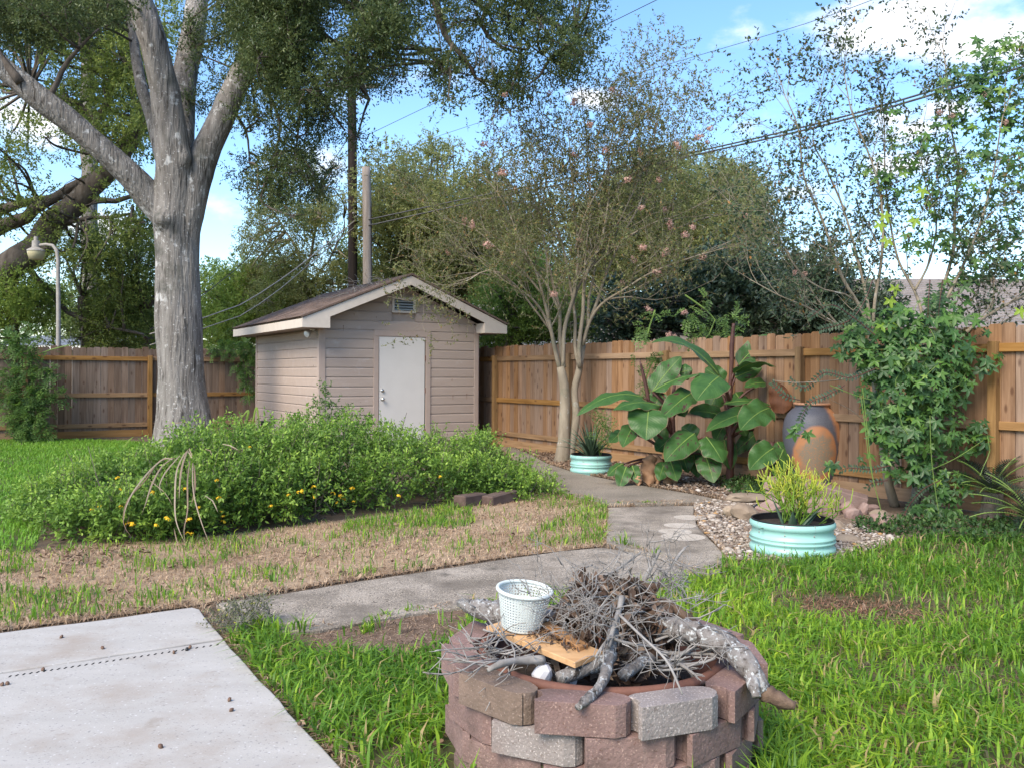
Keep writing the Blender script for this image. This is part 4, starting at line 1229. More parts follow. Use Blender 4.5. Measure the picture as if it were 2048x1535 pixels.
# bark crumbs on the plank
rg = np.random.default_rng(14)
n = 160
f = rg.uniform(.35, .9, n); gq = np.clip(rg.normal(.62, .22, n), .05, .95)
CP = np.array(A0)[None] + np.outer(f, np.array(A1 - A0)) + np.outer(gq, np.array(wv)) + np.array([0, 0, .026])
CP[:, 2] += rg.uniform(0, .012, n)
flake_leaves('bark_crumbs', CP, nrm(unit(n, rg) + np.array([0, 0, 1.2])), rg.uniform(.008, .028, n), rg.uniform(.005, .012, n), M['dead_leaf'], rg.uniform(0, .6, n), rg)
tag(bpy.data.objects['bark_crumbs'], 'crumbs of bark and leaf scattered on the plank', 'crumbs', None, 'stuff')

def stone_mesh(b, c, size, rng, sub=1, rot=None):
    """one irregular stone added to MB"""
    bm = bmesh.new(); bmesh.ops.create_icosphere(bm, subdivisions=sub, radius=1)
    R = Euler(rng.uniform(0, 6.28, 3) if rot is None else rot).to_matrix()
    sq = Matrix.Diagonal(Vector(size))
    ofs = rng.uniform(0, 50, 3)
    co = np.array([v.co[:] for v in bm.verts])
    k = .75 + .5 * vnoise(co + ofs, 1.3, 3)
    vs = [tuple(R @ (sq @ Vector(co[i] * k[i])) + Vector(c)) for i in range(len(co))]
    fs = [tuple(v.index for v in f_.verts) for f_ in bm.faces]
    bm.free()
    b.add(vs, fs)
rg = np.random.default_rng(3)
for i, (px, py, Y, s_, lab) in enumerate([(1085, 1348, 2.96, (.036, .03, .045), 'squarish pale stone standing inside the steel ring'), (1140, 1352, 2.98, (.03, .03, .04), 'smaller pale stone beside the lichen log inside the ring')]):
    b = MB(); stone_mesh(b, W(px, py, Y), s_, rg, 2, rot=(.1, .1, .4))
    tag(b.build('pale_stone', M['charcoal'], bevel=0), lab, 'stone', 'pale stones in the fire pit')

# nuts dropped on the patio
rg = np.random.default_rng(21)
nuts = [(123, 1272, 'single nut on the narrow patio slab left of centre'), (205, 1294, 'nut just behind the row of drain slots'), (86, 1337, 'nut just in front of the drain slots on the left'), (15, 1365, 'nut nearest the left edge of the picture'),
        (348, 1303, 'nut left of the dark nut near the slots'), (374, 1297, 'blackened nut just in front of the slots'), (380, 1293, 'pale nut touching the blackened nut'), (459, 1398, 'cracked nut behind its close neighbour on the open slab'),
        (463, 1418, 'nut in front of the cracked nut on the open slab'), (599, 1445, 'nut at the grassy edge of the patio'), (321, 1491, 'nut at the end of a faint brown streak'), (4, 1367, 'dark flat nut at the very left edge')]
for i, (px, py, lab) in enumerate(nuts):
    p = G(px, py, .043)
    b = MB(); stone_mesh(b, (0, 0, 0), (.011, .009, .008), rg, 2)
    o = b.build('nut', M['nut'] if i != 5 else M['rubber'], smooth=True); o.location = p
    tag(o, lab, 'nut', 'nuts dropped on the patio')

# ------------------------------------------------------------------ planters
def planter(label, px, py_base, px_w):
    c = G(px, py_base); w = px_w / FP * (c.y + .3)
    R = w / 2; cy = c.y + R * .98; cx = (px - 1024) / FP * cy
    H = .275
    t = thing('planter', label, 'planter', (cx, cy, 0), 0, 'mint green ribbed metal planters')
    k = R / .335
    prof = [(R - .018, .0), (R - .014, .018), (R - .006, .026), (R, .036), (R, .062), (R - .010, .074), (R - .017, .088), (R - .012, .100), (R, .112), (R, .120), (R - .013, .130), (R - .001, .141), (R, .149),
            (R - .013, .163), (R - .018, .172), (R - .019, .205), (R - .010, .217), (R - .001, .226), (R, .255), (R - .012, .268), (R - .016, H)]
    b = MB(); b.lathe(prof, 0, 0, 72); b.build('ribbed_wall', M['mint'], t, local=True, smooth=True)
    b = MB(); b.lathe([(R - .022, .10), (R - .022, H - .005)], 0, 0, 60); b.build('inner_wall', M['rubber'], t, local=True, smooth=True)
    b = MB(); b.tube([((R - .018) * math.cos(2 * math.pi * j / 64), (R - .018) * math.sin(2 * math.pi * j / 64), H) for j in range(65)], .0075, 8, cap=False)
    b.build('rubber_rim', M['rubber'], t, local=True, smooth=True)
    b = MB(); b.lathe([(.001, H - .034), (R * .6, H - .040), (R - .022, H - .048)], 0, 0, 40); b.build('potting_soil', M['potsoil'], t, local=True)
    for a in (-118, -77, -20, -160):
        s_ = MB()
        aa = math.radians(a)
        for z, rr in ((.262, R - .008), (.19, R - .018), (.082, R - .013)):
            q = Vector((rr * math.cos(aa), rr * math.sin(aa), z)); dv = Vector((math.cos(aa), math.sin(aa), 0))
            s_.tube([q - dv * .002, q + dv * .004, q + dv * .006], [.006, .006, .003], 8)
        s_.build('bolt', M['galv'], t, local=True)
        sm_ = MB()
        pr = [(r_ + .0012, z_) for r_, z_ in prof[3:]]
        vs = []
        for r_, z_ in pr:
            vs += [(r_ * math.cos(aa - .002), r_ * math.sin(aa - .002), z_), (r_ * math.cos(aa + .003), r_ * math.sin(aa + .003), z_)]
        sm_.add(vs, [(2 * i, 2 * i + 1, 2 * i + 3, 2 * i + 2) for i in range(len(pr) - 1)])
        sm_.build('seam', M['vent'], t, local=True)
    return t, Vector((cx, cy, 0)), R, H
PN, PNC, PNR, PNH = planter('mint ribbed metal planter in the gravel holding yellow green pencil cactus', 1586, 1122, 166)
PF, PFC, PFR, PFH = planter('mint ribbed metal planter beside the myrtle trunk holding a big aloe', 1183, 950, 84)

# ------------------------------------------------------------------ urn
UC = G(1628, 985); UC = Vector((W(1627, 985, UC.y + .30).x, UC.y + .30, 0))
urn = thing('urn', 'tall glazed terracotta urn with a worn orange oval by the fence', 'urn', tuple(UC))
prof = [(.20, 0), (.225, .02), (.262, .16), (.305, .34), (.338, .52), (.353, .68), (.350, .78), (.335, .87), (.30, .95), (.248, 1.01), (.215, 1.035), (.208, 1.055), (.228, 1.066), (.236, 1.08), (.228, 1.094), (.20, 1.096), (.185, 1.08), (.18, 1.03), (.22, .98)]
pp, rr = smooth_path([(r * 1.07, 0, z) for r, z in prof], 0, .012)
b = MB(); b.lathe([(p.x, p.z) for p in pp], 0, 0, 64); b.build('urn_body', M['urn'], urn, local=True, smooth=True)
b = MB(); b.lathe([(.001, .9), (.2, .92), (.21, .94)], 0, 0, 30); b.build('urn_inside', M['dark'], urn, local=True)

# ------------------------------------------------------------------ stones of the bed edge
rg = np.random.default_rng(33)
def rock_at(name, px, py, size, lab, mat, grp, rot=None, z=None):
    p = G(px, py); b = MB()
    stone_mesh(b, (0, 0, 0), size, rg, 2, rot=rot)
    o = b.build(name, mat); o.location = (p.x, p.y, size[2] * .55 if z is None else z)
    m_ = o.modifiers.new('bevel', 'BEVEL'); m_.width = .004; m_.segments = 1
    return tag(o, lab, 'rock', grp)
R_ = 'rough stones edging the planting bed'
rock_at('rock', 1500, 1022, (.30, .12, .05), 'long flat stone slab lying across two rocks', M['rock'], R_, (.1, .05, .35), .15)
rock_at('rock', 1468, 1034, (.12, .10, .085), 'mossy grey rock under the left end of the flat slab', M['rock'], R_, (.2, .3, .5))
rock_at('rock', 1493, 1040, (.17, .12, .10), 'pointed brown rock leaning in front of the flat slab', M['rock'], R_, (.3, .5, .2))
rock_at('rock', 1540, 1042, (.15, .11, .07), 'brown rock close behind the left of the near planter', M['rock'], R_, (.1, .2, 1.0))
rock_at('rock', 1665, 1058, (.13, .10, .06), 'tan rock at the right foot of the near planter', M['rock'], R_, (.2, .1, .4))
rock_at('rock', 1700, 1083, (.14, .09, .04), 'low brown rock in the gravel right of the near planter', M['rock'], R_, (.1, .1, .2))
rock_at('rock', 1770, 1052, (.16, .09, .07), 'reddish rock half under the vine right of the gravel', M['paver'], R_, (.2, .3, -.4))
rock_at('rock', 1760, 1036, (.11, .10, .06), 'pale rounded rock among the ground cover', M['rock'], R_, (.2, .1, .3))
for i, (px, py, s_, lab) in enumerate([(1698, 1026, (.13, .09, .055), 'reddish brown rounded stone nearest the urn'), (1712, 1016, (.12, .08, .05), 'reddish brown rounded stone on top of the rubble pile'), (1726, 1028, (.11, .08, .05), 'reddish brown rounded stone at the right of the rubble'),
                                       (1706, 1036, (.10, .09, .05), 'reddish brown stone lowest in the rubble pile'), (1744, 1022, (.09, .07, .045), 'reddish brown stone by the fence end of the rubble')]):
    rock_at('rubble_stone', px, py, s_, lab, M['paver'], 'rounded rubble beside the urn')
def paver_at(px, py, z, rot, lab, s_=(.20, .11, .075)):
    p = G(px, py); b = MB(); b.box(-s_[0], s_[0], -s_[1], s_[1], -s_[2], s_[2])
    o = b.build('paving_block', M['paver'], bevel=.012, segs=2); o.location = (p.x, p.y, z); o.rotation_euler = rot
    return tag(o, lab, 'block', 'pinkish blocks around the foot of the urn')
paver_at(1560, 1005, .20, (.25, .1, .9), 'tilted pinkish block topmost at the left of the urn')
paver_at(1572, 1020, .10, (0, .05, .35), 'pinkish block under the tilted one', (.19, .12, .09))
paver_at(1548, 1030, .07, (.1, -.3, .6), 'pinkish block sliding down at the left end', (.18, .1, .07))
paver_at(1640, 1028, .085, (0, .02, .1), 'pinkish block upright in front of the urn', (.17, .1, .085))
paver_at(1670, 1015, .15, (.1, .24, -.35), 'long pinkish block sloping down right from the urn', (.33, .10, .07))
paver_at(1605, 1030, .08, (0, 0, .2), 'pinkish block directly behind the pencil cactus', (.17, .1, .08))
# timber edging under the shrub
for i, (a, c, h, lab) in enumerate([((918, 1016), (962, 1006), .13, 'dark old timber edging the shrub bed, left piece'), ((974, 1011), (1024, 1001), .12, 'dark old timber edging the shrub bed, right piece')]):
    p, q = G(*a), G(*c); d = q - p
    b = MB(); L = d.length / 2; b.box(-L, L, -.08, .08, 0, h)
    o = b.build('edging_timber', M['timber'], bevel=.012, segs=1); o.location = (p + q) / 2; o.rotation_euler = (0, [.03, -.05][i], math.atan2(d.y, d.x))
    tag(o, lab, 'timber', 'timbers edging the shrub bed')
# ------------------------------------------------------------------ foliage helpers
def leaf_quads(name, P, A, B, mat, tone, parent=None, fold=.25, local=False):
    """every leaf a folded diamond: P base (n,3), A along (length), B half width"""
    n = len(P)
    N = nrm(np.cross(A, B)) * np.linalg.norm(B, axis=1, keepdims=True)
    V = np.zeros((n, 4, 3))
    V[:, 0] = P; V[:, 1] = P + A * .45 + B + N * fold; V[:, 2] = P + A; V[:, 3] = P + A * .45 - B + N * fold
    base = (np.arange(n) * 4)[:, None]
    loops = np.concatenate([base + np.array([0, 1, 2]), base + np.array([0, 2, 3])], 1)
    return mesh_np(name, V.reshape(-1, 3), loops, np.full(2 * n, 3), mat, parent, local, tone=np.repeat(tone, 4))

def sprig_arrays(C, R, n_sprigs, rng, sprig_len=.22, leaves=9, leaf_len=.06, leaf_w=.022, up=.1, shell=.45, spread=.9, gap=0.0):
    """sprigs of leaves spread through ellipsoid blobs (C centres, R radii)"""
    C = np.asarray(C, float); R = np.asarray(R, float)
    if R.ndim == 1: R = np.repeat(R[:, None], 3, 1)
    vol = (R[:, 0] * R[:, 1] + R[:, 1] * R[:, 2] + R[:, 0] * R[:, 2])
    idx = rng.choice(len(C), n_sprigs, p=vol / vol.sum())
    u = unit(n_sprigs, rng)
    S = C[idx] + u * R[idx] * (rng.uniform(0, 1, n_sprigs) ** shell)[:, None]
    if gap:
        keep = fbm(S, gap, 5) > (.42 if gap < 2 else .37)
        S, u = S[keep], u[keep]
    m = len(S)
    D = nrm(u * .8 + rng.normal(0, .6, (m, 3)) + np.array([0, 0, up]))
    sl = sprig_len * rng.uniform(.6, 1.3, m)
    st = rng.uniform(0, 1, m)
    t = np.linspace(.1, 1, leaves)
    P = (S[:, None, :] + D[:, None, :] * (t[None, :, None] * sl[:, None, None])).reshape(-1, 3)
    k = len(P)
    P = P + rng.normal(0, sprig_len * .06, (k, 3))
    Dr = np.repeat(D, leaves, 0)
    A = nrm(Dr * .55 + unit(k, rng) * spread)
    ll = leaf_len * rng.uniform(.65, 1.25, k)
    B = nrm(np.cross(A, unit(k, rng) * .8 + np.array([0, 0, 1.0]))) * (leaf_w * .5 * rng.uniform(.75, 1.2, k))[:, None]
    # blade faces mostly up: width axis level
    tone = np.clip(np.repeat(st, leaves) * .7 + rng.uniform(0, .3, k), 0, 1)
    return P, A * ll[:, None], B, tone, (S, D, sl)

def twig_ribbons(mb, S, D, sl, r=.003):
    for s_, d_, l_ in zip(S, D, sl):
        p = Vector(s_); d = Vector(d_)
        mb.tube([p - d * .03, p + d * l_], [r, r * .5], 3, False)

def grow(mb, p, d, L, r, depth, rng, terms, up=.25, spread=.55, kids=(2, 3), shrink=.72, segs=4, sides=6, wander=.14, twig=.3):
    pts = [Vector(p)]; q = Vector(p); d = Vector(d).normalized()
    for k in range(segs):
        d = (d + Vector(rng.normal(0, wander, 3)) + Vector((0, 0, up * .25))).normalized()
        q = q + d * (L / segs); pts.append(q.copy())
    rr = [r * (1 - .35 * k / segs) for k in range(segs + 1)]
    mb.tube(pts, rr, max(3, sides), depth == 0)
    if depth <= 0:
        terms.append((q.copy(), d.copy())); return
    if rng.random() < twig: terms.append((pts[segs // 2].copy(), (d + Vector(rng.normal(0, .6, 3))).normalized()))
    for k in range(rng.integers(kids[0], kids[1] + 1)):
        j = segs if k == 0 else rng.integers(max(1, segs // 2), segs + 1)
        nd = (d + Vector(rng.normal(0, spread, 3))).normalized()
        grow(mb, pts[j], nd, L * shrink * rng.uniform(.75, 1.15), r * .62, depth - 1, rng, terms, up, spread, kids, shrink, segs, max(3, sides - 1), wander, twig)

def limb(mb, ctrl, radii, step=.25, sides=10, amp=.05, seed=1, jitter=.03):
    pts, rr = smooth_path(ctrl, radii, step)
    P = np.array([list(p) for p in pts])
    w = np.minimum(1, np.arange(len(P)) / 3)[:, None]
    for ax in range(3): P[:, ax:ax + 1] += ((vnoise(P, 1.6, seed + ax * 5) - .5) * amp)[:, None] * w
    mb.tube([Vector(p) for p in P], rr, sides, True, jitter)
    return [Vector(p) for p in P], rr

# ------------------------------------------------------------------ grass
def blades(name, P, H, Wd, mat, tone, rng, lean=.5, label=None, cat='grass', segs=2, gather=None):
    n = len(P)
    az = rng.uniform(0, 2 * np.pi, n)
    if gather is not None: az = gather
    d = np.stack([np.cos(az), np.sin(az), np.zeros(n)], 1)
    s = np.stack([-np.sin(az + rng.normal(0, .5, n)), np.cos(az), np.zeros(n)], 1)
    ln = np.abs(rng.normal(lean, lean * .5, n))
    P3 = np.concatenate([P, np.zeros((n, 1))], 1) if P.shape[1] == 2 else P
    mid = P3 + d * (ln * H * .30)[:, None] + np.array([0, 0, 1.0]) * (H * .58)[:, None]
    tip = P3 + d * (ln * H * 1.05)[:, None] + np.array([0, 0, 1.0]) * (H * np.clip(1.0 - ln * .35, .3, 1))[:, None]
    sw = s * (Wd * .5)[:, None]
    V = np.zeros((n, 5, 3))
    V[:, 0] = P3 - sw * .8; V[:, 1] = P3 + sw * .8; V[:, 2] = mid + sw; V[:, 3] = mid - sw; V[:, 4] = tip
    base = (np.arange(n) * 5)[:, None]
    loops = np.concatenate([base + np.array([0, 1, 2, 3]), base + np.array([3, 2, 4])], 1)
    o = mesh_np(name, V.reshape(-1, 3), loops, np.tile([4, 3], n), mat, tone=np.repeat(tone, 5), smooth=True)
    return tag(o, label, cat, None, 'stuff')

def off_solids(Q, margin=0.0):
    keep = np.ones(len(Q), bool)
    for poly in (PATIO_BACK, PATIO_FRONT, PATH_NEAR, PATH_MID, PATH_FAR):
        keep &= ~inside(pix_poly(poly), Q[:, 0], Q[:, 1])
    keep &= (np.hypot(Q[:, 0] - PC.x, Q[:, 1] - PC.y) > PR + .0 + margin)
    for c, r in ((PNC, PNR), (PFC, PFR)): keep &= np.hypot(Q[:, 0] - c.x, Q[:, 1] - c.y) > r
    return keep
def z0(Q): return np.concatenate([Q, np.zeros((len(Q), 1))], 1)
def in_view(Q, margin=.12):
    """only ground that the photograph (or a step beside it) could show"""
    return (np.abs(Q[:, 0]) < (.60 + margin) * Q[:, 1] + .6) & (Q[:, 1] > 1.9)

rg = np.random.default_rng(101)
def scatter(poly_px, dens, rng, ymin=0, ymax=99):
    poly = [(p.x, p.y) for p in pix_poly(poly_px)]
    n = int(poly_area(poly) * dens)
    Q = sample_poly(poly, n, rng)
    return Q[in_view(Q) & (Q[:, 1] > ymin) & (Q[:, 1] < ymax)]
# near lawn: dense coarse blades, thinner over a few brown patches
bare_near = [(G(1735, 1228), .55), (G(1670, 1212), .32), (G(1480, 1495), .18), (G(1800, 1440), .15), (G(620, 1300), .14)]
def lawn_density(Q):
    f = fbm(z0(Q), 1.7, 3)
    k = np.clip((f - .30) * 4.5, .30, 1)
    for c, r in bare_near:
        k *= np.clip((np.hypot((Q[:, 0] - c.x) * .8, Q[:, 1] - c.y) / r - .25) * 1.4, .05, 1)
    # worn strip round the pit's left foot and at the patio edge
    dpit = np.hypot(Q[:, 0] - PC.x, Q[:, 1] - PC.y) - PR
    k *= np.clip(.35 + dpit * 3.0, .35, 1)
    dirt = inside([(p.x, p.y) for p in pix_poly(DIRT)], Q[:, 0], Q[:, 1])
    return np.where(dirt, .02, k)
Q = np.concatenate([scatter(LAWN_NEAR, 3300, rg, 0, 4.6), scatter(LAWN_NEAR, 2100, rg, 4.6, 9.5)])
Q = Q[off_solids(Q, .01)]
Q = Q[rg.random(len(Q)) < lawn_density(Q)]
f = fbm(z0(Q), 1.1, 8)
near = np.clip((5.2 - Q[:, 1]) / 3, 0, 1)
H = (.075 + .06 * fbm(z0(Q), 2.3, 4)) * rg.uniform(.6, 1.35, len(Q))
sunny = np.clip(1.15 - np.abs(Q[:, 0] - 1.0) * .26 - np.abs(Q[:, 1] - 4.6) * .09, 0, 1)  # patch of light painted into the grass tone, fading outwards
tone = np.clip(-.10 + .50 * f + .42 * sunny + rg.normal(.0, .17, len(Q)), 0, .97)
tone = np.where(rg.random(len(Q)) < .06, 1.0, tone)
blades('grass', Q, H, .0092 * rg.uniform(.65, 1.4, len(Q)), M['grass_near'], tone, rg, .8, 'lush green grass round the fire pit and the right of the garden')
# brown runners and dead blades under it
Q2 = scatter(LAWN_NEAR, 700, rg, 0, 8); Q2 = Q2[off_solids(Q2, .01)]
blades('dead_grass', Q2, .035 * rg.uniform(.5, 1.6, len(Q2)), .005 * rg.uniform(.6, 1.2, len(Q2)), M['litter'], rg.uniform(0, 1, len(Q2)), rg, 1.6, 'dead brown blades lying under the lush grass')
# reddish dead thatch in the worn spots and fallen leaves on the dead lawn
WP = []
for c, r in bare_near:
    for k in range(int(900 * r * r * 3)): WP.append((c.x + rg.normal(0, r * .5), c.y + rg.normal(0, r * .42)))
WP = np.array(WP); WP = WP[off_solids(WP, .01)]
M['thatch_red'] = leaf_mat('reddish_thatch', [(0, (.10, .05, .028)), (.6, (.22, .115, .065)), (1, (.36, .22, .13))], .9, .1)
blades('dead_grass', WP, .03 * rg.uniform(.5, 1.6, len(WP)), .006 * rg.uniform(.6, 1.3, len(WP)), M['thatch_red'], rg.uniform(0, 1, len(WP)), rg, 2.0, 'reddish brown dead grass in the worn spots of the lush lawn')
# straw and grass hanging over the slab edges
EP = []
for poly in (PATIO_BACK, PATIO_FRONT, PATH_NEAR, PATH_MID, PATH_FAR):
    pp_ = pix_poly(poly)
    for i in range(len(pp_)):
        if (poly is PATIO_BACK and i in (6, 7, 8, 9)) or (poly is PATIO_FRONT and i in (0, 1, 2)): continue
        p, q = pp_[i], pp_[(i + 1) % len(pp_)]
        L_ = (q - p).length
        if L_ > 4 or abs(p.x) > 6: continue
        nx, ny = (q - p).y / L_, -(q - p).x / L_
        for k in range(int(L_ * 230)):
            t = rg.random(); o_ = rg.uniform(-.004, .045); pt = p.lerp(q, t)
            EP.append((pt.x + nx * o_, pt.y + ny * o_)); EP.append((pt.x - nx * o_, pt.y - ny * o_))
EP = np.array(EP); EP = EP[off_solids(EP, 0)]
EP = EP[rg.random(len(EP)) < np.clip((fbm(z0(EP), 3.0, 41) - .30) * 4, .12, 1)]
blades('dead_grass', EP, .05 * rg.uniform(.5, 1.5, len(EP)), .006 * rg.uniform(.6, 1.3, len(EP)), M['straw'], rg.uniform(0, .8, len(EP)), rg, 1.1, 'dry grass fringing the edges of the slabs')
# taller tufts hugging the pit and the slabs
tc = []
for k in range(46):
    a = math.radians(rg.uniform(-175, 25)); r = PR + rg.uniform(.03, .18)
    tc.append((PC.x + r * math.cos(a), PC.y + r * math.sin(a), rg.uniform(.14, .27) if math.sin(a) < -.4 else rg.uniform(.09, .15)))
for (px, py, h) in [(1245, 1094, .16), (1262, 1096, .17), (1285, 1102, .1), (1312, 1112, .12), (1230, 1088, .1), (470, 1290, .10), (520, 1268, .16), (545, 1270, .12), (600, 1268, .15), (742, 1262, .12), (735, 1268, .08), (860, 1210, .12), (905, 1206, .10), (940, 1200, .09), (820, 1228, .08), (770, 1238, .08),
                    (1100, 1190, .10), (1088, 1188, .09), (1220, 1060, .10), (1210, 1040, .12), (1140, 1000, .12), (1100, 985, .08), (1240, 1010, .06), (1290, 1009, .07), (1310, 1009, .06), (1180, 1002, .1)]:
    p = G(px, py); tc.append((p.x, p.y, h))
TP, TH, TA = [], [], []
for (x, y, h) in tc:
    for k in range(22):
        TP.append((x + rg.normal(0, .025), y + rg.normal(0, .025))); TH.append(h * rg.uniform(.55, 1.15)); TA.append(rg.uniform(0, 6.28))
TP = np.array(TP); TH = np.array(TH)
k_ = off_solids(TP, .004) 
TP, TH = TP[k_], TH[k_]
blades('grass_tufts', TP, TH, .0085 * rg.uniform(.7, 1.3, len(TP)), M['grass_near'], np.clip(rg.normal(.5, .2, len(TP)), 0, .95), rg, .6, 'long grass tufts at the foot of the fire pit and slabs')
# dead lawn strip
Q = scatter(DEAD, 2600, rg, 0, 11.5); Q = Q[off_solids(Q)]
pd = fbm(z0(Q), 1.3, 12)
Q = Q[rg.random(len(Q)) < np.clip((pd - .22) * 4, .2, 1)]
blades('dead_grass', Q, .032 * rg.uniform(.5, 1.6, len(Q)), .0055 * rg.uniform(.6, 1.3, len(Q)), M['straw'], np.clip(fbm(z0(Q), 2.0, 6) * .9 + rg.normal(0, .22, len(Q)), 0, 1), rg, 1.3, 'dead straw coloured grass between the shrub and the path')
def poly2(px): return [(p.x, p.y) for p in pix_poly(px)]
GREEN_ZONES = [([(540, 1082), (700, 1048), (900, 1012), (945, 1016), (950, 1048), (860, 1075), (700, 1072), (600, 1095)], .95),
               ([(1090, 1052), (1160, 1020), (1214, 1012), (1214, 1084), (1195, 1092), (1110, 1098), (1050, 1080)], .75),
               ([(-900, 1115), (80, 1105), (60, 1145), (-900, 1250)], .95), ([(-900, 1240), (-240, 1170), (90, 1185), (330, 1180), (480, 1150), (560, 1160), (430, 1203), (330, 1214), (200, 1232), (0, 1254), (-900, 1378)], .8),
               ([(240, 1105), (480, 1080), (520, 1110), (400, 1140), (260, 1150)], .5), ([(640, 1152), (780, 1133), (820, 1140), (720, 1158)], .6)]
Q = scatter(DEAD, 1500, rg, 0, 11.5); Q = Q[off_solids(Q)]
pr = np.full(len(Q), .05) + .5 * np.clip((fbm(z0(Q), 2.2, 22) - .58) * 5, 0, 1)
for zn, v in GREEN_ZONES:
    ins = inside(poly2(zn), Q[:, 0], Q[:, 1]); pr = np.where(ins, v * np.clip((fbm(z0(Q), 2.6, 31) - .33) * 5, .05, 1), pr)
Q = Q[rg.random(len(Q)) < pr]
blades('grass', Q, .085 * rg.uniform(.5, 1.4, len(Q)), .0075 * rg.uniform(.7, 1.3, len(Q)), M['grass_near'], np.clip(rg.normal(.42, .22, len(Q)), 0, .95), rg, .6, 'scattered green grass growing through the dead lawn')
# far lawn
Q = scatter(LAWN_FAR, 950, rg, 0, 19)
Q = Q[rg.random(len(Q)) < np.clip((fbm(z0(Q), 1.0, 9) - .2) * 4, .4, 1)]
blades('grass', Q, .07 * rg.uniform(.6, 1.3, len(Q)), .012 * rg.uniform(.7, 1.3, len(Q)), M['grass_far'], np.clip(.25 + .5 * fbm(z0(Q), .8, 3) + rg.normal(0, .15, len(Q)), 0, 1), rg, .6, 'bright mown grass of the left lawn before the fence')

# ------------------------------------------------------------------ gravel, litter, ground cover
def pebble_field(name, Q, S_, tone, rng, mat, label, cat):
    bm = bmesh.new(); bmesh.ops.create_icosphere(bm, subdivisions=1, radius=1)
    co = np.array([v.co[:] for v in bm.verts]); fs = np.array([[v.index for v in f_.verts] for f_ in bm.faces]); bm.free()
    n = len(Q); nv = len(co)
    az = rng.uniform(0, 6.28, n); ca, sa = np.cos(az), np.sin(az)
    ax = S_ * rng.uniform(.8, 1.3, n); ay = S_ * rng.uniform(.6, 1.0, n); az_ = S_ * rng.uniform(.35, .65, n)
    k = rng.uniform(.86, 1.14, (n, nv))
    X = co[None, :, 0] * k * ax[:, None]; Y = co[None, :, 1] * k * ay[:, None]; Z = co[None, :, 2] * k * az_[:, None]
    V = np.stack([X * ca[:, None] - Y * sa[:, None] + Q[:, 0:1], X * sa[:, None] + Y * ca[:, None] + Q[:, 1:2], Z + (az_ * .55 + .01 + rng.uniform(0, .012, n))[:, None]], 2)
    loops = (fs[None] + (np.arange(n) * nv)[:, None, None]).reshape(-1)
    return tag(mesh_np(name, V.reshape(-1, 3), loops, np.full(n * len(fs), 3), mat, tone=np.repeat(tone, nv), smooth=True), label, cat, None, 'stuff')
Q = scatter(GRAVEL, 2300, rg); Q = Q[off_solids(Q)]
tn = np.clip(rg.beta(2.2, 1.4, len(Q)), 0, .95); tn = np.where(rg.random(len(Q)) < .03, 1, tn)
pebble_field('gravel', Q, .0125 * rg.lognormal(0, .42, len(Q)), tn, rg, M['pebbles'], 'pale river gravel round the near mint planter', 'gravel')
GR2 = [(1165, 940), (1240, 925), (1330, 940), (1440, 975), (1500, 985), (1460, 1002), (1390, 988), (1310, 974), (1225, 958)]
Q = scatter(GR2, 420, rg); Q = Q[off_solids(Q)]
pebble_field('gravel', Q, .019 * rg.lognormal(0, .35, len(Q)), np.clip(rg.beta(1.6, 2.0, len(Q)), 0, .9), rg, M['pebbles'], 'brownish gravel mixed with leaves under the banana plants', 'gravel')
def litter(name, poly, dens, L, label, mat=None, z=.014):
    Q = scatter(poly, dens, rg)
    if len(Q) == 0: return
    P = np.concatenate([Q, (z + rg.uniform(0, .02, len(Q)))[:, None]], 1)
    flake_leaves(name, P, nrm(unit(len(Q), rg) * .6 + np.array([0, 0, 1])), L * rg.uniform(.5, 1.3, len(Q)), L * .45 * rg.uniform(.5, 1.2, len(Q)), mat or M['litter'], rg.uniform(0, 1, len(Q)) ** 1.3, rg)
    tag(bpy.data.objects[name] if name in bpy.data.objects else None, label, 'leaves', None, 'stuff')
    return
litter('leaf_litter', [(985, 884), (1110, 897), (1260, 915), (1420, 945), (1470, 1000), (1390, 988), (1230, 960), (1150, 945), (1095, 926), (1040, 905)], 260, .06, 'brown leaf litter along the fence foot by the far planter')
Q = scatter(DIRT, 900, rg)
blades('dead_runners', Q, .02 * rg.uniform(.5, 1.6, len(Q)), .004 * rg.uniform(.6, 1.2, len(Q)), M['straw'], rg.uniform(0, .7, len(Q)), rg, 3.0, 'dry grass runners over the bare dirt by the path')
Q = np.concatenate([scatter(DEAD, 16, rg, 0, 11), scatter([(60, 1100), (250, 1092), (330, 1110), (200, 1140), (90, 1130)], 260, rg)])
P = np.concatenate([Q, rg.uniform(.015, .04, (len(Q), 1))], 1)
flake_leaves('fallen_leaves', P, nrm(unit(len(Q), rg) * .6 + np.array([0, 0, 1])), rg.uniform(.03, .07, len(Q)), rg.uniform(.014, .03, len(Q)), M['litter'], rg.uniform(0, 1, len(Q)), rg)
tag(bpy.data.objects['fallen_leaves'], 'scattered fallen leaves on the dead lawn and bare soil', 'leaves', None, 'stuff')
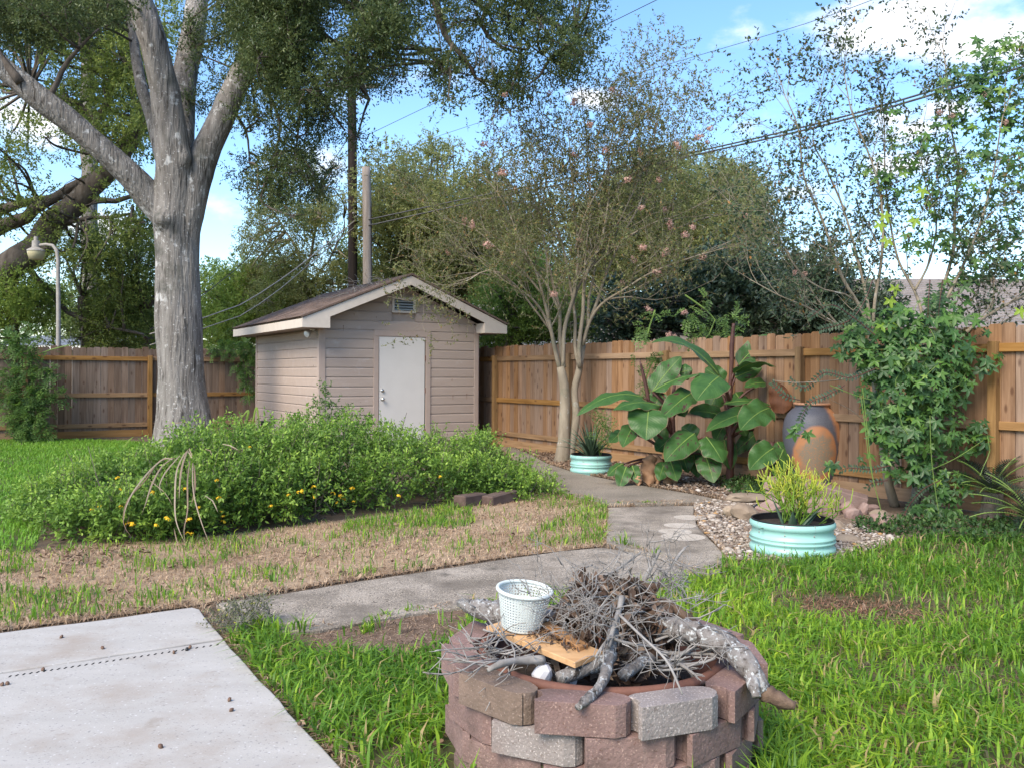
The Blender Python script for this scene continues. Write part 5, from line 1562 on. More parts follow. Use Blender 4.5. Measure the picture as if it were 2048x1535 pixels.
# dead leaves caught along slab edges
E = []
for a, c in (((-60, 1266), (390, 1211)), ((405, 1216), (450, 1250)), ((432, 1203), (900, 1133)), ((470, 1310), (690, 1540)), ((640, 1262), (900, 1222))):
    p, q = G(*a), G(*c)
    for k in range(int((q - p).length * 26)):
        t = rg.random(); E.append(p.lerp(q, t) + Vector((rg.normal(0, .03), rg.normal(.01, .03), rg.uniform(.01, .03))))
for k in range(150):
    a = rg.uniform(0, 6.28); r = PR + abs(rg.normal(.03, .06)); E.append(Vector((PC.x + r * math.cos(a), PC.y + r * math.sin(a), rg.uniform(.01, .04))))
E = np.array([list(p) for p in E])
flake_leaves('edge_leaves', E, nrm(unit(len(E), rg) * .6 + np.array([0, 0, 1])), rg.uniform(.025, .06, len(E)), rg.uniform(.012, .028, len(E)), M['litter'], rg.uniform(0, 1, len(E)), rg)
tag(bpy.data.objects['edge_leaves'], 'small dead leaves caught along the slab edges', 'leaves', None, 'stuff')
COVER = [(1700, 1052), (1760, 1048), (1860, 1040), (2060, 1050), (2200, 1075), (2200, 1096), (1950, 1092), (1850, 1084), (1790, 1078), (1720, 1068)]
Q = np.concatenate([scatter(COVER, 1500, rg), scatter([(1440, 975), (1500, 960), (1560, 990), (1540, 1012), (1470, 1000)], 900, rg), scatter([(1390, 945), (1560, 965), (1540, 990), (1420, 972)], 500, rg)])
n = len(Q)
P = np.concatenate([Q, (rg.uniform(.01, .13, n) * fbm(z0(Q), 3, 2) * 1.4)[:, None]], 1)
A = nrm(unit(n, rg) + np.array([0, 0, .4])) * rg.uniform(.03, .06, n)[:, None]
leaf_quads('ground_cover', P, A, nrm(np.cross(A, unit(n, rg) * .5 + np.array([0, 0, 1.]))) * .015, M['cover_leaf'], rg.uniform(0, 1, n))
tag(bpy.data.objects['ground_cover'], 'dark green ground cover in the shade along the right fence', 'ground cover', None, 'stuff')

# ------------------------------------------------------------------ lantana shrub
rg = np.random.default_rng(55)
# (photo x, ground y of the front, top y, ...): clumps laid out in plan as three rows
front = [(150, 1085), (180, 1092), (250, 1096), (320, 1092), (400, 1084), (470, 1074), (540, 1064), (610, 1054), (690, 1040), (770, 1028), (850, 1016), (930, 1006), (1000, 1004), (1045, 1002)]
tops = {150: 965, 180: 935, 250: 905, 320: 885, 400: 850, 470: 842, 540: 850, 610: 838, 690: 830, 770: 855, 850: 868, 930: 868, 1000: 925, 1045: 985}
BC, BR = [], []
for (px, py) in front:
    p = G(px, py)
    for row, (dy, hf) in enumerate(((.38, .62), (1.0, .9), (1.7, 1.0))):
        yy = p.y + dy
        top = W(px, tops[px], yy + .2).z
        top = min(top, .95) * (hf if row < 2 else 1)
        x = (px - 1024) / FP * yy + rg.normal(0, .08)
        r = max(.16, top * .5)
        BC.append((x, yy, top * .52)); BR.append((.36, .38, r))
BC = np.array(BC); BR = np.array(BR)
sb = thing('lantana_shrub', 'broad green lantana shrub with small yellow flowers before the shed', 'shrub', (float(BC[:, 0].mean()), float(BC[:, 1].mean()), 0))
Pa, Aa, Ba, ta, (S_, D_, sl_) = sprig_arrays(BC, BR, 11500, rg, .15, 10, .047, .023, .55, .33, .9, 2.6)
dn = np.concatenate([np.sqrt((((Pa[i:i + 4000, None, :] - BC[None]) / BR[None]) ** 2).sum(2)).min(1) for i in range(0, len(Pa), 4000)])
ta = np.clip(ta * .55 + np.clip((dn - .55) * .75, -.1, .5) + .35 * (fbm(Pa, 2.0, 77) - .5), 0, 1)   # tone gets paler towards the outside of each clump
k_ = Pa[:, 2] > .02
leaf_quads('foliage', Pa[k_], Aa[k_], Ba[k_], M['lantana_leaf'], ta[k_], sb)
# upright leafy shoots along the top outline
SP, SD, SLn = [], [], []
for k in range(520):
    j = rg.integers(len(BC)); u_ = unit(1, rg)[0]; u_[2] = abs(u_[2]) + .3; u_ /= np.linalg.norm(u_)
    SP.append(BC[j] + u_ * BR[j] * .92); SD.append(nrm((u_ * .5 + rg.normal(0, .25, 3) + np.array([0, 0, .9]))[None])[0]); SLn.append(rg.uniform(.10, .26))
SP, SD, SLn = np.array(SP), np.array(SD), np.array(SLn)
t_ = np.linspace(.15, 1, 12)
P = (SP[:, None] + SD[:, None] * (t_[None, :, None] * SLn[:, None, None])).reshape(-1, 3)
n = len(P)
A = nrm(np.repeat(SD, 12, 0) * .45 + unit(n, rg) * .9)
leaf_quads('shoot_leaves', P, A * rg.uniform(.022, .045, n)[:, None], nrm(np.cross(A, unit(n, rg) + np.array([0, 0, 1.]))) * .0095, M['lantana_leaf'], np.clip(rg.normal(.8, .15, n), 0, 1), sb)
b = MB()
twig_ribbons(b, SP, SD, SLn, .003)
for k in range(260):
    j = rg.integers(len(BC)); p = Vector(BC[j]); 
    q = p + Vector(rg.normal(0, .22, 3)); p2 = Vector((p.x + rg.normal(0, .1), p.y + rg.normal(0, .1), 0))
    b.tube([p2, (p2 + q) / 2 + Vector(rg.normal(0, .04, 3)), q], [.006, .005, .003], 3, False)
b.build('stems', M['bark_dark'], sb)
# flower heads
fl_px = [(104, 956), (240, 954), (295, 961), (275, 837 + 40), (310, 983), (246, 977), (190, 1017), (205, 1011), (247, 1011), (262, 1045), (338, 1033), (341, 1036), (380, 1037), (384, 1036), (317, 1048), (447, 1021), (450, 1030), (450, 1041), (437, 959), (441, 994), (402, 1013), (207, 1096), (380, 1063), (388, 1064),
         (375, 976), (600, 982), (606, 980), (630, 972), (630, 992), (580, 988), (668, 985), (684, 990), (690, 996), (676, 1003), (706, 975), (709, 1001), (799, 990), (881, 952), (503, 893), (270, 1045), (545, 1010), (795, 1022)]
rgf = np.random.default_rng(77)
n = 26
u_ = unit(n, rgf); u_[:, 2] = np.abs(u_[:, 2])
A = nrm(np.cross(u_, unit(n, rgf))) * .012
fm = leaf_quads('flower_cluster', u_ * np.array([.020, .020, .013]) - A * .5, A, nrm(np.cross(A, u_)) * .0055, M['petal_yellow'], rgf.uniform(0, 1, n), sb, .1, True)
for i, (px, py) in enumerate(fl_px):
    # where this sight line meets the shrub's leafy face
    r_ = ray(px, py); best = None
    for Y in np.arange(6.2, 11, .04):
        p = Vector((r_.x * Y, Y, CAMZ + r_.z * Y))
        dd = (((np.array(p) - BC) / (BR * 1.03)) ** 2).sum(1).min()
        if dd < 1: best = p; break
    if best is None: continue
    o = fm if i == 0 else fm.copy()
    if i: COL.objects.link(o); o.parent = sb
    o.location = best - Vector((0, .05, 0)) - Vector(sb.location)
    o.scale = [rgf.uniform(.8, 1.35)] * 3
    o.rotation_euler = (rgf.uniform(.2, 1.0), rgf.uniform(-.4, .4), rgf.uniform(0, 6))

# taller light green shoot at the shed corner
sh2 = thing('privet_sapling', 'tall pale green leafy sapling rising above the shrub at the shed corner', 'sapling', tuple(G(640, 955)))
b = MB(); terms = []
rgs = np.random.default_rng(9)
for (dx, tx, ty) in ((0, 652, 772), (-.1, 612, 835), (.12, 690, 818), (-.05, 590, 850), (.03, 665, 800), (.05, 630, 805), (.1, 672, 840), (.2, 745, 838), (.15, 720, 862)):
    p0 = Vector((sh2.location.x + dx * .4, sh2.location.y, .2)); q = W(tx, ty, sh2.location.y + rgs.normal(0, .15))
    m_ = (p0 + q) / 2 + Vector((rgs.normal(0, .05), rgs.normal(0, .05), 0))
    pts, rr = smooth_path([p0, m_, q], [.009, .006, .002], .06)
    b.tube(pts, rr, 4)
    for p in pts[len(pts) // 4:]:
        terms.append((p, Vector(rgs.normal(0, .6, 3)) + Vector((0, 0, .5))))
b.build('stems', M['green_stem'], sh2)
n = len(terms)
SP = np.array([list(t[0]) for t in terms]); SD = nrm(np.array([list(t[1]) for t in terms]))
SP = np.repeat(SP, 4, 0) + rgs.normal(0, .025, (n * 4, 3)); SD = nrm(np.repeat(SD, 4, 0) + rgs.normal(0, .6, (n * 4, 3)))
t_ = np.linspace(.1, 1, 7); L_ = rgs.uniform(.06, .14, len(SP))
P = (SP[:, None] + SD[:, None] * (t_[None, :, None] * L_[:, None, None])).reshape(-1, 3); n = len(P)
A = nrm(np.repeat(SD, 7, 0) * .5 + unit(n, rgs) * .9)
leaf_quads('foliage', P, A * rgs.uniform(.03, .05, n)[:, None], nrm(np.cross(A, unit(n, rgs) + np.array([0, 0, 1.]))) * .0115, M['privet_leaf'], rgs.uniform(.1, 1, n), sh2)

# strap plants: arching blades, each its own object
def strap_blade(name, ctrl, w, mat, parent, rng, tone=.5, seg=.05, droop=0):
    pts, _ = smooth_path(ctrl, 0, seg)
    V, T, F = [], [], []
    n = len(pts)
    for i, p in enumerate(pts):
        t = (pts[min(i + 1, n - 1)] - pts[max(i - 1, 0)]).normalized()
        s = t.cross(Vector((.35, -1, .25))).normalized()
        k = i / (n - 1)
        ww = w * (.55 + .9 * k * (1 - k) * 2) * (1 - k ** 4)
        nn = s.cross(t)
        V += [p - s * ww, p + nn * ww * .35, p + s * ww]
    for i in range(n - 1):
        for j in range(2): F.append((i * 3 + j, i * 3 + j + 1, i * 3 + 3 + j + 1, i * 3 + 3 + j))
    return mesh_np(name, [tuple(v) for v in V], [i for f_ in F for i in f_], [4] * len(F), mat, parent, tone=np.full(len(V), tone), smooth=True)
rgd = np.random.default_rng(4)
dy_ = 7.55
dead = thing('dead_blades', 'bleached dead strappy leaves arching down the front of the shrub', 'dead plant', tuple(W(383, 905, dy_ - .1)))
for (c, w) in [([(384, 915), (375, 900), (355, 935), (350, 985), (352, 1040), (370, 1085)], .012), ([(384, 910), (378, 896), (366, 925), (360, 960), (358, 1000)], .014),
               ([(345, 918), (330, 915), (300, 940), (265, 985), (250, 1020), (248, 1040)], .012), ([(350, 916), (320, 920), (290, 960), (255, 1000), (247, 1045), (265, 1075)], .010), ([(345, 915), (325, 930), (305, 965), (290, 1010), (282, 1030)], .013),
               ([(380, 920), (375, 960), (375, 1020), (368, 1060), (372, 1095)], .011), ([(386, 925), (385, 960), (390, 1000), (405, 1050), (420, 1088)], .009), ([(388, 930), (390, 975), (382, 1010)], .015),
               ([(360, 910), (330, 945), (318, 975), (325, 990)], .010), ([(300, 960), (330, 985), (345, 1010)], .006), ([(410, 990), (425, 1000), (436, 1024)], .009), ([(348, 1056), (355, 1085), (364, 1100)], .009),
               ([(338, 845), (355, 845), (372, 843), (378, 852)], .008), ([(376, 862), (395, 855), (402, 866)], .010), ([(330, 848), (333, 862), (337, 876)], .010), ([(410, 897), (420, 900), (425, 912)], .007), ([(445, 887), (460, 890), (478, 900)], .008)]:
    yb = dy_ if c[0][1] > 870 else 9.6
    top = min(q_[1] for q_ in c)
    ctrl = [W(x, y, yb - .25 - (y - top) * .0035) for x, y in c]
    strap_blade('blade', ctrl, w * .55, M['deadblade'], dead, rgd, rgd.uniform(0, 1))
lily = thing('strappy_plant', 'clump of bent green strappy leaves between the oak and the shed', 'plant', tuple(G(495, 890)))
ly = lily.location.y - 1.2
for (c, w, t_) in [([(500, 885), (492, 850), (497, 820), (480, 838), (470, 848)], .022, .7), ([(504, 885), (505, 850), (513, 814), (518, 845), (522, 880)], .018, .9), ([(503, 872), (530, 855), (555, 845), (560, 860)], .016, .4),
                   ([(500, 880), (508, 860), (518, 842)], .012, .9), ([(496, 885), (487, 855), (480, 825), (474, 820)], .012, .3), ([(490, 880), (500, 860), (520, 830), (524, 828)], .010, .6),
                   ([(245, 912), (248, 896), (258, 880), (268, 872)], .020, .9), ([(396, 915), (403, 895), (412, 878)], .016, .9)]:
    strap_blade('blade', [W(x, y, ly) for x, y in c], w, M['strap'], lily, rgd, t_)
pot = MB(); pot.lathe([(.10, 0), (.13, .3), (.14, .32), (.12, .32), (.11, .25), (.001, .24)], 0, 0, 20)
o = pot.build('black_pot', M['rubber'], smooth=True); o.location = G(517, 888) + Vector((0, .6, .12)); tag(o, 'black pot standing against the left wall of the shed', 'pot')

# grey weed at the patio corner
wd = thing('weed', 'grey green weed with tiny yellow flowers sprawling over the patio corner', 'weed', tuple(G(465, 1268)))
C_ = [(wd.location.x + dx, wd.location.y + dy, .05 + .04 * h) for dx, dy, h in ((0, 0, 1), (.10, .05, 1.4), (-.05, .02, .6), (.05, -.06, .8), (.15, .1, 1.8), (.02, .09, 1.2))]
Pa, Aa, Ba, ta, (S_, D_, sl_) = sprig_arrays(C_, [.075] * 6, 240, rgd, .07, 8, .016, .009, .3, .5, 1.0)
leaf_quads('foliage', Pa, Aa, Ba, M['weed'], np.where(rgd.random(len(ta)) < .04, 1, ta * .7), wd)
b = MB(); twig_ribbons(b, S_, D_, sl_, .0015); b.build('stems', M['twig'], wd)
# ------------------------------------------------------------------ banana plants
rgb = np.random.default_rng(17)
def bx(x, y): return (1120 + x * .2247, 640 + y * .2247)
def banana_leaf(parent, base, tip, w, arch, facing, name='leaf', mat=None, droop=.10, wave=.02, rib=True, cup=.12):
    """paddle blade along an arched midrib; facing = rough direction its upper face looks"""
    base, tip = Vector(base), Vector(tip)
    L = (tip - base).length
    mid = (base + tip) / 2 + Vector((0, 0, arch * L))
    nseg, nw = 14, 6
    V, UV, F = [], [], []
    fac = Vector(facing).normalized()
    ph = rgb.uniform(0, 6)
    ribs = []
    for i in range(nseg + 1):
        t = i / nseg
        p = base * (1 - t) ** 2 + mid * 2 * t * (1 - t) + tip * t * t
        tg = ((mid - base) * (1 - t) + (tip - mid) * t).normalized()
        s = tg.cross(fac); s = s.normalized() if s.length > .05 else tg.cross(Vector((0, 0, 1))).normalized()
        nn = s.cross(tg).normalized()
        prof = (min(1, t / .16) ** .6) * (1 - max(0, (t - .45) / .55) ** 2.0) ** .85 if t < 1 else 0
        hw = w * .5 * max(prof, .02)
        ribs.append(p - nn * .003)
        for j in range(-nw // 2, nw // 2 + 1):
            v = j / (nw / 2)
            off = -droop * w * v * v + cup * w * abs(v) + wave * math.sin(ph + t * 17 + v * 2) * abs(v) * w * 2.2
            q = p + s * hw * v + nn * off * prof
            V.append(tuple(q)); UV.append((.5 + v * .5, t * L * 1.0))
    m = nw + 1
    for i in range(nseg):
        for j in range(nw):
            F.append((i * m + j, i * m + j + 1, (i + 1) * m + j + 1, (i + 1) * m + j))
    o = mesh_np(name, V, [i for f_ in F for i in f_], [4] * len(F), mat or M['banana'], parent, smooth=True, uv=UV)
    if rib:
        b = MB(); b.tube(ribs, [.011 * (1 - .85 * i / nseg) for i in range(nseg + 1)], 6)
        b.build('midrib', M['green_stem'], o, smooth=True)
    return o
BX = W(*bx(1000, 1420), 11.6); BXB = W(*bx(1510, 1400), 11.95)
ba = thing('banana_plant', 'left banana plant with dark red spear and broad drooping leaves', 'banana plant', (W(*bx(1000, 1420), 11.55).x, 11.55, 0), 0, 'banana plants along the fence')
bb = thing('banana_plant', 'taller banana plant with an upright spear and arching leaves next to the urn side', 'banana plant', (W(*bx(1510, 1400), 11.65).x, 11.65, 0), 0, 'banana plants along the fence')
bc_ = thing('banana_plant', 'low banana plant in the shade directly left of the urn', 'banana plant', (W(*bx(1880, 1150), 11.0).x, 11.0, 0), 0, 'banana plants along the fence')
def stem_to(parent, top, r0, r1, Y):
    b = MB(); p0 = Vector(parent.location); pts, rr = smooth_path([p0, (p0 + top) / 2 + Vector((.01, 0, 0)), top], [r0, (r0 + r1) / 2, r1], .1)
    b.tube(pts, rr, 10, True, .04); b.build('pseudostem', M['red_stalk'], parent, smooth=True)
ta_ = W(*bx(1000, 830), 11.55); tb_ = W(*bx(1512, 620), 11.65); tc_ = W(*bx(1885, 1080), 11.0)
stem_to(ba, ta_, .05, .03, 11.55); stem_to(bb, tb_, .055, .03, 11.65); stem_to(bc_, tc_, .05, .03, 11.0)
# rolled spears
for par, c, Y in ((ba, [(800, 800), (775, 640), (745, 500), (712, 365)], 11.45), (bb, [(1512, 600), (1528, 380), (1530, 230), (1545, 30)], 11.65)):
    b = MB(); pts, rr = smooth_path([W(*bx(*q), Y) for q in c], [.022, .026, .024, .010] if par is ba else [.024, .032, .034, .022], .06)
    b.tube(pts, rr, 8, True, .05); b.build('rolled_leaf', M['red_stalk'], par, smooth=True)
FR, UPF = (-.15, -1, .35), (0, -.45, 1)
specs = [  # plant, base(px crop), base Y, tip, tip Y, width m, arch, facing
    (bb, (1430, 510), 11.5, (812, 205), 11.2, .36, .30, (-.2, -.55, .85)), (ba, (820, 640), 11.75, (1080, 325), 11.95, .50, .05, (-.5, -1, .15)), (ba, (830, 632), 11.5, (1240, 480), 11.2, .36, .12, (0, -.45, 1)),
    (bb, (1420, 500), 11.25, (1215, 715), 10.85, .72, .10, (-.35, -1, .55)), (bb, (1590, 400), 11.75, (1862, 130), 11.9, .44, .05, (-.3, -1, .15)), (bb, (1545, 470), 11.6, (1925, 420), 11.2, .50, .28, (0, .25, 1)),
    (bb, (1560, 510), 11.6, (1800, 425), 11.6, .26, .05, (0, -1, .3)), (ba, (745, 690), 11.4, (148, 850), 11.0, .38, .22, (-.25, -.6, .8)), (ba, (895, 765), 11.3, (472, 800), 10.9, .36, .14, (-.1, -.6, .8)),
    (ba, (1185, 640), 11.4, (905, 875), 11.0, .50, .06, (-.4, -1, .35)), (ba, (790, 790), 11.15, (765, 1065), 10.85, .80, .08, FR), (ba, (665, 915), 11.3, (560, 1130), 11.0, .44, .05, (-.6, -1, .3)), (ba, (560, 980), 11.5, (445, 1090), 11.3, .26, .02, (-.6, -1, .3)),
    (ba, (1200, 1005), 11.2, (935, 1255), 10.9, .56, .06, (-.3, -1, .45)), (ba, (1300, 1035), 11.2, (1450, 1265), 10.9, .60, .06, (.3, -1, .45)), (ba, (1290, 1190), 11.2, (1370, 1445), 10.95, .50, .05, FR),
    (ba, (975, 1230), 11.3, (1040, 1430), 11.0, .36, .05, FR), (bb, (1700, 830), 11.3, (1300, 990), 11.0, .38, .14, (-.1, -.8, .7)), (bb, (1870, 780), 11.2, (1605, 975), 10.75, .62, .08, (-.25, -1, .55)),
    (bb, (1460, 745), 11.6, (1880, 760), 11.5, .22, .16, (0, -.5, .9)), (bb, (1440, 850), 11.6, (1145, 820), 11.5, .34, .08, (0, -.9, .5)), (ba, (565, 1275), 11.3, (425, 1385), 11.1, .22, .08, (-.5, -1, .5)),
    (ba, (592, 1300), 11.2, (528, 1495), 11.0, .27, .05, FR), (ba, (640, 1285), 11.25, (690, 1450), 11.05, .20, .05, FR), (bc_, (1905, 1135), 10.75, (1685, 1330), 10.5, .50, .06, (-.2, -1, .4)),
    (bc_, (1990, 1150), 10.8, (1900, 1380), 10.55, .48, .05, (.2, -1, .4)), (bb, (1790, 975), 11.8, (1540, 1205), 11.7, .34, .06, (-.2, -1, .3)), (ba, (935, 1260), 11.3, (880, 1425), 11.1, .25, .04, FR),
    (ba, (1215, 1040), 11.45, (1080, 950), 11.5, .36, .05, (-.2, -1, .4)), (ba, (1210, 1050), 11.4, (1245, 1180), 11.3, .28, .03, FR), (ba, (990, 1050), 11.5, (855, 1165), 11.3, .30, .04, (-.3, -1, .4)),
    (bb, (1830, 560), 11.5, (1640, 600), 11.35, .20, .10, (0, -.8, .6)), (ba, (1060, 470), 11.9, (1180, 440), 11.85, .30, .03, (0, -1, .4)),
    (ba, (1100, 1000), 11.7, (1230, 1180), 11.6, .40, .05, (.1, -1, .3)), (ba, (950, 900), 11.75, (850, 1080), 11.6, .42, .05, (-.2, -1, .3)), (bb, (1480, 900), 11.8, (1380, 1080), 11.7, .42, .05, (-.1, -1, .3)), (bb, (1560, 860), 11.8, (1660, 1030), 11.7, .40, .05, (.2, -1, .3)),
    (ba, (1060, 1120), 11.5, (1140, 1360), 11.35, .42, .05, (.1, -1, .3)), (ba, (1180, 1150), 11.6, (1230, 1400), 11.45, .40, .05, (0, -1, .3)), (bb, (1460, 1060), 11.7, (1520, 1330), 11.6, .42, .05, (.1, -1, .2)), (bb, (1420, 620), 11.8, (1330, 800), 11.7, .44, .05, (-.3, -1, .3)), (bb, (1560, 640), 11.7, (1650, 800), 11.6, .36, .05, (.3, -1, .3)),
    (ba, (1010, 700), 11.7, (1110, 860), 11.6, .44, .05, (.1, -1, .4)), (ba, (900, 640), 11.8, (840, 780), 11.7, .40, .05, (-.2, -1, .4)), (bb, (1450, 560), 11.9, (1290, 430), 11.95, .44, .08, (-.2, -1, .3)), (bc_, (1850, 1080), 11.1, (1760, 1200), 11.0, .36, .05, (-.2, -1, .3)), (bc_, (1930, 1080), 11.0, (2010, 1220), 10.9, .36, .05, (.2, -1, .3))]
for par, b0, Y0, t0, Y1, w, ar, fc in specs:
    o = banana_leaf(par, W(*bx(*b0), Y0), W(*bx(*t0), Y1), w * (.64 if w > .3 else .8), ar + rgb.uniform(0, .07), fc, droop=rgb.uniform(.0, .30), cup=rgb.uniform(.0, .22), wave=rgb.uniform(.015, .05))
    # leaf stalk back to the crown of its stem
    top = {ba: ta_, bb: tb_, bc_: tc_}[par]
    p = W(*bx(*b0), Y0)
    st = top + Vector((0, 0, min(.2, max(-.65, p.z - top.z - .35))))
    pts, rr = smooth_path([st, (st + p) / 2 + Vector((0, .03, .06)), p], [.026, .018, .011], .08)
    b = MB(); b.tube(pts, rr, 7); b.build('leaf_stalk', M['red_stalk'], o, smooth=True)
# rust coloured and dried leaves
banana_leaf(bc_, W(*bx(1990, 830), 11.2), W(*bx(1900, 540), 11.3), .27, .05, (-.5, -1, .1), 'dead_leaf', pm('rusty_leaf', (.07, .026, .012), (.135, .052, .02), 12, .7, .3, stretch=(1, 1, .2)), .3, .05, False)['label'] = 'rust orange dying banana leaf'
for (b0, Y0, t0, Y1, w) in (((810, 1190), 11.35, (800, 1480), 11.2, .22), ((870, 1200), 11.4, (860, 1470), 11.25, .16), ((940, 1330), 11.35, (960, 1480), 11.25, .14), ((690, 1380), 11.1, (700, 1470), 11.05, .09), ((1000, 1300), 11.4, (1020, 1490), 11.3, .13)):
    banana_leaf(ba, W(*bx(*b0), Y0), W(*bx(*t0), Y1), w, .02, (rgb.uniform(-.5, .5), -1, .1), 'dead_leaf', M['dried'], .5, .14, False)['label'] = 'shrivelled brown hanging leaf'

# ------------------------------------------------------------------ aloe, pencil cactus, agave leaves in the planters
def fleshy(parent, p0, az, L, w, lean, mat, name='leaf', tone=.5, curve=.35, seg=9, th=.28):
    d = Vector((math.cos(az), math.sin(az), 0))
    V, F, T = [], [], []
    for i in range(seg + 1):
        t = i / seg
        a = lean * (1 - curve) + lean * curve * 2 * t
        # integrate
        r = L * t
        p = p0 + d * (r * math.sin(a)) + Vector((0, 0, r * math.cos(a)))
        tg = (d * math.sin(a) + Vector((0, 0, math.cos(a)))).normalized()
        s = Vector((-d.y, d.x, 0)); nn = tg.cross(s)
        hw = w * .5 * (1 - t ** 1.6) * (1.0 if t > .15 else .75 + t * 1.6) + .0012
        for (u, v) in ((-1, .35), (0, -.10), (1, .35), (.55, -.55), (0, -.85), (-.55, -.55)):
            q = p + s * hw * u - nn * hw * th * 2 * (v)
            V.append(tuple(q))
    for i in range(seg):
        for k in range(6): F.append((i * 6 + k, i * 6 + (k + 1) % 6, (i + 1) * 6 + (k + 1) % 6, (i + 1) * 6 + k))
    return mesh_np(name, V, [i for f_ in F for i in f_], [4] * len(F), mat, parent, smooth=True, tone=np.full(len(V), tone))
rga = np.random.default_rng(6)
al = thing('aloe', 'large aloe with long toothed leaves in the far mint planter', 'aloe', tuple(PFC + Vector((0, 0, PFH - .06))))
for k in range(34):
    az = k * 2.399 + rga.uniform(-.2, .2); q = (k / 34)
    lean = .12 + .95 * q + rga.uniform(-.1, .1)
    fleshy(al, al.location + Vector((math.cos(az) * .05 * q, math.sin(az) * .05 * q, 0)), az, rga.uniform(.42, .60) * (1.0 + .25 * (q > .7)), rga.uniform(.045, .068) * (1 - .3 * q), lean, M['aloe'], tone=rga.uniform(0, 1), curve=rga.uniform(.1, .5))
# feathery bright weed beside the aloe
wn = thing('fern_weed', 'small bright green ferny weed growing out of the aloe planter', 'plant', tuple(PFC + Vector((.12, -.05, PFH - .06))))
C_ = [W(1205, 845, 12.1), W(1218, 858, 12.1), W(1196, 868, 12.1), W(1212, 878, 12.15), W(1200, 830, 12.15)]
Pa, Aa, Ba, ta, (S_, D_, sl_) = sprig_arrays([list(c) for c in C_], [.09] * 5, 120, rga, .12, 9, .028, .014, .2, .5, .8)
leaf_quads('foliage', Pa, Aa, Ba, M['privet_leaf'], ta, wn)
b = MB(); twig_ribbons(b, S_, D_, sl_, .002)
for c in C_: b.tube([wn.location, (Vector(wn.location) + c) / 2, c], [.005, .004, .002], 4)
b.build('stems', M['green_stem'], wn)
pcx = thing('pencil_cactus', 'bushy pencil cactus with yellow tipped green stems in the near mint planter', 'cactus', tuple(PNC + Vector((.02, .02, PNH - .06))))
b = MB()
def pencil(p, d, L, r, depth, tone):
    pts = [p]; q = Vector(p); d = Vector(d)
    for k in range(4):
        d = (d + Vector(rga.normal(0, .12, 3)) + Vector((0, 0, .10))).normalized(); q = q + d * L / 4; pts.append(q.copy())
    b.tube(pts, [r, r, r * .95, r * .9, r * .8], 5, True, 0, min(1, tone + .12))
    if depth > 0:
        for k in range(rga.integers(2, 4)):
            nd = (d + Vector(rga.normal(0, .55, 3)) + Vector((0, 0, .12))).normalized()
            pencil(pts[rga.integers(2, 5)] if k else q, nd, L * rga.uniform(.6, .9), r * .82, depth - 1, tone + .22)
for k in range(24):
    az = rga.uniform(0, 6.28); le = rga.uniform(.15, 1.25) + (.25 if k % 4 == 0 else 0)
    pencil(Vector(pcx.location) + Vector((rga.uniform(-.10, .12), rga.uniform(-.08, .08), 0)), (math.cos(az) * le + .08, math.sin(az) * le, 1), rga.uniform(.15, .235), .0058, 3, rga.uniform(0, .15))
pencil(Vector(pcx.location) + Vector((.18, 0, 0)), (1, -.1, .5), .2, .0058, 2, .1); pencil(Vector(pcx.location) + Vector((.2, .05, 0)), (1, .1, .25), .2, .0058, 2, .1)
b.build('stems', M['firestick'], pcx, tone=True, smooth=True)
ag = thing('agave', 'small dark agave with three broad pointed leaves in the near planter', 'agave', tuple(PNC + Vector((-.03, -.12, PNH - .07))))
for (px, py, bx_, w, az, le, L) in ((1560, 0, -.06, .062, 2.7, .35, .30), (1583, 0, .0, .085, -1.6, .12, .15), (1630, 0, .06, .05, .1, .75, .30), (1632, 0, .08, .065, .3, .8, .22), (1540, 0, -.12, .03, -2.6, 1.35, .22)):
    fleshy(ag, ag.location + Vector((bx_, .03, 0)), az, L, w, le, M['aloe'], tone=rga.uniform(0, .3), curve=.1)

